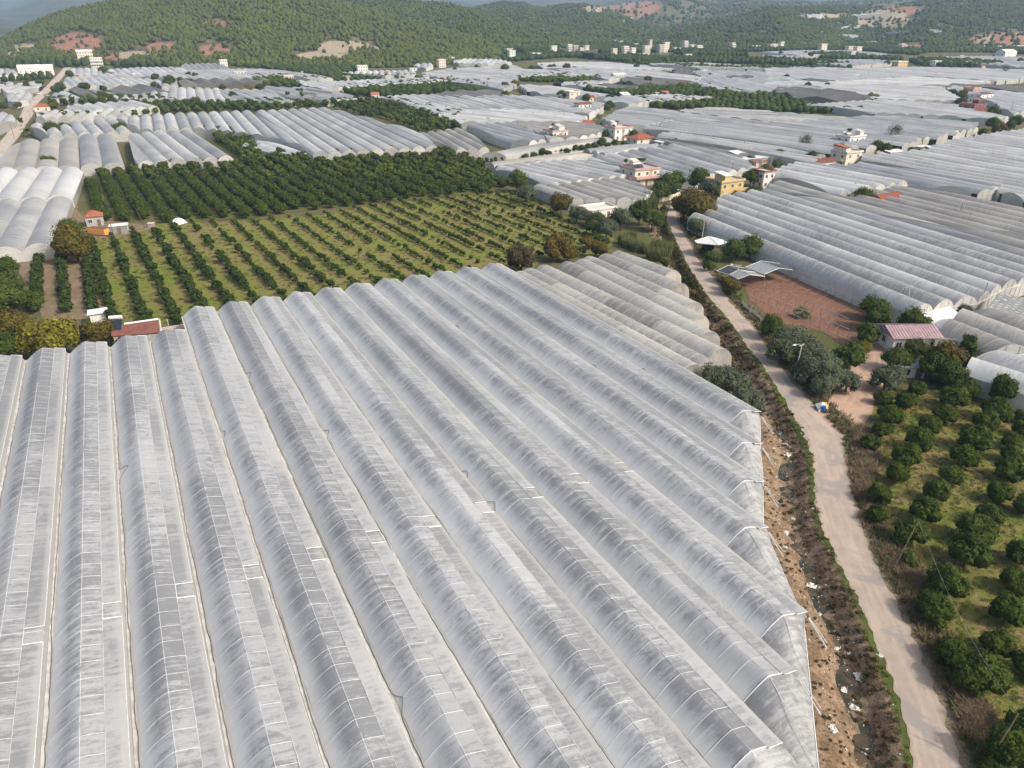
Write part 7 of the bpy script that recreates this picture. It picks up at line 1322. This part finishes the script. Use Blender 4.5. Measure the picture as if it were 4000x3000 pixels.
# trellis over the red field: posts and beams without film
fld = [P('d', *q) for q in [(0, 420), (640, 715), (700, 910), (-60, 560)]]
rows_t = [((170, 345), (830, 590)), ((-5, 425), (655, 715)), ((-110, 480), (660, 800)), ((-150, 520), (720, 915))]
for i, (a, b) in enumerate(rows_t):
    A, B = P('d', *a, 2.3), P('d', *b, 2.3); A.z = B.z = 2.3; r = empty('trellis_row', (A.x, A.y, 0), 0, ['trellis row along the long clear tunnels in the red field', 'second trellis row of the red field, with a grey beam', 'third trellis row of the red field, past the fan palm', 'trellis row at the olive side of the red field'][i], 'trellis', 'bare trellis rows over the red field'); D = B - A; n = int(D.length / 2.2)
    m = MB(); m.tube([D * (k / 30) + Vector((0, 0, 2.3 + .04 * mnoise.noise((k, i, 0)))) for k in range(31)], .055, 5); m.build('beam', M['gutter'], r); pm = MB(); pm.tube([(0, 0, -.1), (0, 0, 2.28)], .045, 4); me = pm.mesh('post', M['timber'])
    for k in range(n + 1): link('post', me, r, tuple(D * (k / n)))
    m = MB(); nx_ = P('d', *rows_t[min(3, i + 1)][0], 2.3) - A; nx_.z = 0
    if i < 3:
        for k in range(0, n + 1): q = D * (k / n) + Vector((0, 0, 2.2)); e_ = q + nx_; m.tube([q, e_], .015, 3)
        tag(m.build('wire', M['steel'], r), kind='stuff')
f0, f1 = at(*R3(1090, 1080)), at(*R3(1440, 1370)); r = empty('sheet_fence', f0, 0, 'sagging grey sheet fence along the road side of the red field', 'fence'); D = f1 - f0; m = MB(); vs = []
for k in range(17): q = D * (k / 16); o = .12 * math.sin(k * 1.7); vs += [(q.x + o, q.y, -.1), (q.x, q.y, 1.0 + .15 * math.sin(k * 2.3))]
m.add(vs, [(2 * k, 2 * k + 2, 2 * k + 3, 2 * k + 1) for k in range(16)]); m.build('sheet', M['film_beige'], r); 
for k in range(0, 17, 4): q = D * (k / 16); m = MB(); m.tube([(q.x + .1, q.y, -.1), (q.x + .1, q.y, 1.7)], .05, 4); m.build('post', M['timber'], r)
# pink tin-roofed house, slab, tarpaulins at right
def R4(x, y): return 3400 + x / 3.687, 1150 + y / 3.687
house('house with pinkish corrugated roof and white front in the trees right of the track', 0, *R4(620, 850), 8.6, 6.5, 1, 'white', 'gable', 'tin_pink', nx=4, ny=1, rh=1.3, rot=math.radians(2), over=.5, fh=3.2)
r = empty('roof_terrace', at(*R4(1220, 830)), math.radians(-12), 'concrete terrace with scattered junk beside the pink tin roof', 'terrace'); m = MB(); m.box((0, 0, 1.5), (9.6, 4.6, 3.0)); m.build('slab', M['concrete_pale'], r); m = MB()
for c_, d_ in (((0, 2.25, 3.25), (9.8, .15, .5)), ((4.8, 0, 3.25), (.15, 4.3, .5)), ((0, -2.25, 3.2), (9.8, .15, .4))): m.box(c_, d_)
m.build('parapet', M['concrete'], r); 
for i in range(14): m = MB(); s = random.uniform(.3, .8); m.box((0, 0, s / 2), (s, s * random.uniform(.5, 1.6), s), random.random() * 3); o = m.build('junk', M[random.choice(['tin_white', 'rust', 'steel', 'timber', 'tarp'])], r, (random.uniform(-1, 4.2), random.uniform(-1.8, 1.7), 3.02))
t0 = at(*R4(960, 470)); r = empty('white_tarpaulin', t0, math.radians(20), 'bright white tarpaulin stretched as a lean-to beside the broad arches', 'tarpaulin'); m = MB(); vs = [(-5, -3.6, 1.3), (4.6, -3.0, 1.8), (4.4, 3.0, 3.5), (-3.6, 3.8, 3.7)]; m.add(vs + [(a, b, c_ - .05) for a, b, c_ in vs], [(0, 1, 2, 3), (7, 6, 5, 4)]); m.build('sheet', M['tarp'], r)
for v in vs: m = MB(); m.tube([(v[0] * .95, v[1] * .95, 0), (v[0] * .95, v[1] * .95, v[2] - .04)], .05, 4); m.build('post', M['timber'], r)
house('low white shed wall at the tunnel ends behind the tarpaulin', 0, *R4(980, 370), 8, 2.5, 1, 'white', 'plain', 'tin_white', win=False, fh=2.2, rot=math.radians(8), name='shed', cat='shed')
for i, (x, y) in enumerate(((1080, 385), (1180, 415))): r = empty('plastic_barrel', at(*R4(x, y)), 0, ['dark purple barrel left of its twin behind the white tarpaulin', 'dark purple barrel beside the broad arches, right of its twin'][i], 'barrel'); m = MB(); m.tube([(0, 0, 0), (0, 0, .25), (0, 0, .8), (0, 0, 1.05)], .42, 10); m.build('drum', M['redwall'], r); m = MB(); m.tube([(0, 0, 1.05), (0, 0, 1.1)], .44, 10); m.build('rim', M['redwall'], r)
# grey tiled roof at the right edge
t = [at(*R4(*q), h_) for q, h_ in (((1600, 290), 4.2), ((1850, -20), 4.8), ((2900, 180), 4.8), ((2500, 470), 4.2))]; c = sum(t, Vector()) / 4; c.z = 0; r = empty('tiled_roof_house', c, 0, 'large roof of grey translucent tiles at the right frame edge', 'building'); q = [v - c for v in t]; m = MB(); m.add(q + [v - Vector((0, 0, .15)) for v in q], [(0, 3, 2, 1), (4, 5, 6, 7), (0, 1, 5, 4), (1, 2, 6, 5), (2, 3, 7, 6), (3, 0, 4, 7)]); ro = m.build('roof', M['tin_grey'], r); tm_ = MB(); tm_.box((0, 0, .05), (.62, 1.25, .06), 0, 0, .96); tme = tm_.mesh('tile', M['film_clear']); U, V_ = (q[3] - q[0]), (q[1] - q[0]); nu, nv = int(U.length / .95), int(V_.length / 1.35); rz = math.atan2(U.y, U.x)
cnt = 0
for j in range(nv):
    for i in range(nu):
        p_ = q[0].lerp(q[3], (i + .5) / nu).lerp(q[1].lerp(q[2], (i + .5) / nu), (j + .5) / nv); a_, b_ = pix(p_.x + c.x, p_.y + c.y, p_.z)
        if a_ < 4040 and cnt < 300: o = link('tile', tme, ro, tuple(p_), rz); o.rotation_euler = (math.atan2(.6, V_.length), 0, rz); cnt += 1
m = MB(); i_ = [v * .94 for v in q]; m.add([(v.x, v.y, -.2) for v in i_] + [(v.x, v.y, v.z - .2) for v in i_], [(0, 4, 5, 1), (1, 5, 6, 2), (2, 6, 7, 3), (3, 7, 4, 0)]); m.build('wall', M['concrete'], r)
house('white flat roof among the garden trees beside the beige tunnels', 7, 770, 1005, 11, 6, 1, 'white', 'flat', 'concrete_pale', 'white', nx=2, ny=1, fh=2.8, over=.2)
house('tiny white pump house under the citrus trees', 'd', 1160, 1195, 4, 2.2, 1, 'white', 'shed', 'tin_grey', nx=2, ny=1, fh=2.0, rh=.4, rot=math.radians(-8), name='shed', cat='shed')
# ------------------------------------------------------------------ walls, poles, lamps, barrels, litter
def wall_line(label, pts, h, t, mat, k=0, name='garden_wall'):
    W = [P(k, *q) for q in pts]; r = empty(name, W[0], 0, label, 'wall')
    for a, b in zip(W[:-1], W[1:]): d = b - a; m = MB(); m.box(tuple((a + b) / 2 - W[0] + Vector((0, 0, h / 2 - .2))), (d.length + t, t, h + .4), math.atan2(d.y, d.x)); m.build('wall_panel', M[mat], r)
wall_line('pale roadside wall at the upper end of the road', [(1270, 860), (1400, 835), (1450, 810)], 1.8, .25, 'cream', 7); wall_line('low pale wall along the even grey tunnels', [(1620, 715), (1820, 660), (2160, 590)], 1.0, .25, 'concrete_pale', 7); wall_line('pale wall along the lane of small trees', [(10, 490), (330, 460), (620, 430)], .8, .25, 'concrete_pale', 7)
wall_line('rubble lane wall beside the wide sheet of pale tunnels', [(1120, 395), (1250, 360), (1420, 325)], 1.2, .3, 'concrete_pale', 8); wall_line('white wall behind the middle gothic tunnels', [(1670, 262), (2070, 312), (2212, 330)], 2.2, .2, 'white', 5)
def pole(k, x, y, h, label, kind='power', group=None, tilt=(0, 0), thick=.13):
    b = P(k, x, y); b.z = float(ground_z([b.x], [b.y])[0]); r = empty('lamp_post' if kind == 'lamp' else 'utility_pole', b, random.uniform(-.3, .3), label, 'lamp post' if kind == 'lamp' else 'pole', group); top = Vector((tilt[0], tilt[1], h)); m = MB(); m.tube([(0, 0, -.3), top], thick, 6, 0, thick * .6); m.build('shaft', M['concrete_pale' if kind in ('lamp', 'concrete') else 'timber'], r)
    if kind == 'lamp': m = MB(); m.tube([top * .93, top * .96 + Vector((-.7, -.1, .25)), top * .96 + Vector((-1.3, -.2, .3))], .045, 5); m.build('arm', M['steel'], r); m = MB(); m.box(tuple(top * .96 + Vector((-1.55, -.2, .3))), (.65, .24, .16), .1, 0, .7); m.build('lamp_head', M['white'], r)
    if group is None and kind == 'power' and thick < .125: return b + top
    m = MB(); m.box(tuple(top + Vector((0, 0, -.25))), (1.3, .09, .1), .4); ca = m.build('crossarm', M['steel'], r)
    for s in (-.5, 0, .5): m = MB(); m.tube([tuple(top + Vector((s * math.cos(.4), s * math.sin(.4), -.2))), tuple(top + Vector((s * math.cos(.4), s * math.sin(.4), .02)))], .045, 5); m.build('insulator', M['white'], ca)
    return b + top
pole('d', 212, 1198, 6.4, 'pale concrete lamp post beside the olive clump', 'lamp', None, (.3, .1), .15); pole('b', 1925, 735, 6.0, 'pale concrete lamp post standing in a bush by the red field', 'lamp', None, (.1, 0), .14); pole('b', 1635, 330, 7.0, 'lamp post in front of the white canopy', 'lamp', None, (.2, 0), .14); pole('b', 1690, 345, 6.5, 'thin timber pole right of the canopy lamp post', 'power', None, (0, 0), .08); pole(7, 1455, 935, 6.8, 'lamp post at the upper road below the rusty tree', 'lamp', None, (.1, 0), .14)
pole('e', 1300, 400, 5.6, 'thin pole at the junction behind the white bin bag', 'power', None, (.4, .1), .07)
tA = pole('h', 225, 735, 6.0, 'leaning timber pole on the verge beside the castor plants', 'power', None, (1.6, .5), .075); tB = pole('h', 640, 1670, 6.0, 'timber pole at the lower right corner by the grove', 'power', None, (1.3, .6), .075)
r = empty('power_cable', tA, 0, 'single sagging cable along the grove verge', 'cable'); m = MB(); m.tube([(tB - tA) * (i / 16) - Vector((0, 0, 3.2 * math.sin(math.pi * i / 16) * .35)) for i in range(17)], .012, 4); m.build('wire', M['steel'], r)
pole(8, 1630, 1060, 7, 'dark pole standing in the beige tunnels at right'); pole(8, 728, 840, 6, 'dark pole at the corner of the bright white tunnels'); pole(8, 258, 725, 4.5, 'short dark pole at the side of the bright white tunnels'); pole(8, 992, 858, 4.5, 'pole with a transformer beside the red tiled roof'); pole('d', 1145, 700, 7, 'grey pole leaning left before the clear tunnel end', 'concrete', None, (-1.6, 0), .12); pole('d', 990, 705, 6, 'dark pole leaning right by the feathery tree', 'power', None, (2.6, .8), .12); pole('d', 1690, 680, 7, 'thin pole beside the grey tiled roof', 'power', None, (.3, 0), .08)
pole(7, 1535, 705, 6, 'pole at the end of the even grey tunnels'); pole(7, 1893, 655, 6.5, 'pole along the wall of the even grey tunnels'); pole(7, 1995, 435, 6, 'pole on the long netted tunnels'); pole(7, 1448, 345, 5.5, 'pole at the netted slope'); pole(7, 1808, 135, 8, 'pole at the large orchard edge'); pole(7, 446, 185, 7, 'pole on the bluish tunnels at mid valley'); pole(7, 182, 175, 6, 'pole on the light tunnels left of the verandah house'); pole(7, 1045, 250, 5, 'pole behind the second terrace house'); pole(8, 10, 610, 6.5, 'pole before the bright white tunnels corner', 'concrete'); pole(8, 700, 440, 7, 'pale pole between the two red roofs', 'concrete')
for i, (k, x, y, h) in enumerate([(5, 135, 345, 9), (5, 155, 120, 8), (5, 268, 150, 6), (5, 1220, 250, 6), (5, 1650, 250, 7), (5, 1845, 250, 7), (5, 2200, 270, 6), (1, 165, 720, 9), (1, 260, 705, 9), (1, 425, 690, 9), (1, 445, 690, 9), (1, 290, 870, 8), (1, 530, 575, 10), (1, 475, 590, 10), (6, 2072, 410, 6), (3, 1190, 830, 8), (3, 1120, 920, 8), (3, 1465, 950, 8), (3, 200, 750, 8), (3, 1675, 905, 8), (3, 2195, 900, 8), (4, 18, 970, 8), (4, 2085, 1010, 9), (2, 2000, 800, 9), (2, 1550, 545, 10)]):
    pole(k, x, y, h, 'slender utility pole far off along the valley lanes', 'power', 'utility poles of the far lanes', (0, 0), .13)
jb = P('e', 1262, 412); r = empty('bin_bag', jb, .3, 'white and orange sheet slung over a frame at the track junction', 'sheet'); m = MB(); m.add([(-1.1, -.7, .1), (.9, -.8, .15), (1.1, .7, .5), (-.7, .8, .7), (0, 0, 1.35)], [(0, 1, 4), (1, 2, 4), (2, 3, 4), (3, 0, 4)]); m.build('sheet', M['tarp'], r); m = MB(); m.add([(.35, -.7, .2), (1.3, -.3, .2), (1.25, .5, .85), (.3, .1, 1.2)], [(0, 1, 2, 3)]); m.build('flap', M['orange'], r)
r = empty('plastic_barrel', P('e', 1275, 432), 0, 'blue plastic barrel in front of the white and orange sheet', 'barrel'); m = MB(); m.tube([(0, 0, 0), (0, 0, .2), (0, 0, .5), (0, 0, .95)], .36, 10, 0, .33); m.build('drum', M['blue'], r); m = MB(); m.tube([(0, 0, .93), (0, 0, 1.0)], .38, 10); m.build('rim', M['blue'], r)
r = empty('small_sign', P('e', 1068, 158), 0, 'small white and red sign at the foot of the lamp post', 'sign'); m = MB(); m.box((0, 0, 1.0), (.5, .05, .7)); m.build('board', M['white'], r); m = MB(); m.box((0, -.035, 1.05), (.22, .02, .22)); m.build('mark', M['tin_red'], r); m = MB(); m.tube([(0, .05, 0), (0, .05, 1)], .03, 4); m.build('post', M['steel'], r)
# rags of plastic and sticks in the ditch
rag_l = ['crumpled plastic rag half in the water of the ditch', 'torn pale plastic rag on the ditch bed', 'bunched white plastic rag under the road bank', 'long twisted plastic rag in the lower ditch']
for i, (k, x, y, s) in enumerate([('e', 990, 785, 1.5), ('e', 970, 690, 1.0), ('e', 925, 660, .8), ('g', 1050, 340, 1.5), ('g', 1225, 795, 1.0), ('g', 1400, 1000, 1.6), ('g', 1330, 795, .7), ('g', 1325, 830, .6), ('g', 1365, 1220, 1.2), ('g', 1290, 1090, .9), ('g', 1440, 1530, .8), ('e', 975, 1410, 1.3), ('e', 1030, 1295, .8), ('g', 1110, 545, .6), ('e', 870, 770, .9), ('e', 890, 970, .8), ('g', 850, 110, .7), ('g', 1190, 1440, 1.0), ('e', 1180, 1265, .5), ('g', 1530, 905, .5)]):
    b = P(k, x, y, -DEEP * .8); b.z = float(ground_z([b.x], [b.y])[0]); b.z = max(b.z, -DEEP + .12); n = 7; s *= .72; m = MB(); vs = []
    for a in range(n):
        for c_ in range(n): u, v = a / (n - 1) - .5, c_ / (n - 1) - .5; vs.append((u * s * 1.0 + random.gauss(0, .07), v * s * random.uniform(.5, .9) + random.gauss(0, .07), abs(random.gauss(0, .17)) * s * (1.2 - abs(u) - abs(v))))
    m.add(vs, [(a * n + c_, (a + 1) * n + c_, (a + 1) * n + c_ + 1, a * n + c_ + 1) for a in range(n - 1) for c_ in range(n - 1)]); o = m.build('plastic_rag', M['ragged'], None, b, random.random() * 6); tag(o, 'crumpled pale plastic rag lying in the muddy ditch', 'rag', 'plastic rags in the ditch')
m = MB()
for x, y, z in along(stream, 420, 1.9, -.9, .5, 1) + along(rl, 60, .6, -1.8, .35, 1) + along(rr, 60, .5, 1.4, .2, 1):
    s = random.uniform(.04, .12); m.box((x, y, max(z, -DEEP + .1) + s * .3), (s * random.uniform(1, 2.5), s, s * .7), random.random() * 3, 0, .6)
tag(m.build('litter', M['ragged']), 'scattered scraps of pale litter and stones along the ditch', None, None, 'stuff')
m = MB()
for x, y, z in along(stream, 150, 1.5, -.8, .45, 1): a = random.random() * 6.28; l = random.uniform(.4, 1.3); z = max(z, -DEEP + .1); m.tube([(x, y, z + .05), (x + math.cos(a) * l, y + math.sin(a) * l, z + .12)], .03, 3)
tag(m.build('driftwood', M['timber']), 'thin sticks and cane scattered in the ditch', None, None, 'stuff')
# cars on the gravel road
def car(label, k, x, y, mat, rz):
    r = empty('parked_car', P(k, x, y) + Vector((0, 0, .08)), rz, label, 'car'); m = MB(); m.box((0, 0, .55), (4.3, 1.75, .6), 0, 0, .97); m.build('body', M[mat], r); m = MB(); m.box((-.15, 0, 1.1), (2.4, 1.6, .55), 0, 0, .8); m.build('cabin', M['glass_dark'], r); m = MB(); m.box((-.15, 0, 1.395), (1.85, 1.25, .05)); m.build('roof', M[mat], r)
    for sx in (-1.35, 1.35):
        for sy in (-.85, .85): m = MB(); m.tube([(sx, sy - .1, .33), (sx, sy + .1, .33)], .33, 10); m.build('wheel', M['hose'], r)
car('white car parked at the left side of the gravel road', 1, 335, 812, 'white', 1.2); car('dark car driving down the gravel road', 1, 405, 832, 'steel', 1.1); car('white car on the far valley road under the hill', 2, 1018, 552, 'white', .1)

# ------------------------------------------------------------------ air
mh = bpy.data.materials.new('haze'); mh.use_nodes = True; t = mh.node_tree; t.nodes.remove(t.nodes['Principled BSDF']); v = t.nodes.new('ShaderNodeVolumePrincipled'); v.inputs['Color'].default_value = (.50, .72, 1, 1); v.inputs['Density'].default_value = 0.00013; v.inputs['Anisotropy'].default_value = 0.0
t.links.new(v.outputs[0], t.nodes['Material Output'].inputs['Volume'])
zt = max(float(A[..., 2].max()) for A, _, _ in HILLS.values()) + 40
m = MB(); m.box((0, 5500, (zt - 12) / 2), (27000, 13000, zt + 12)); tag(m.build('haze', mh), kind='stuff')
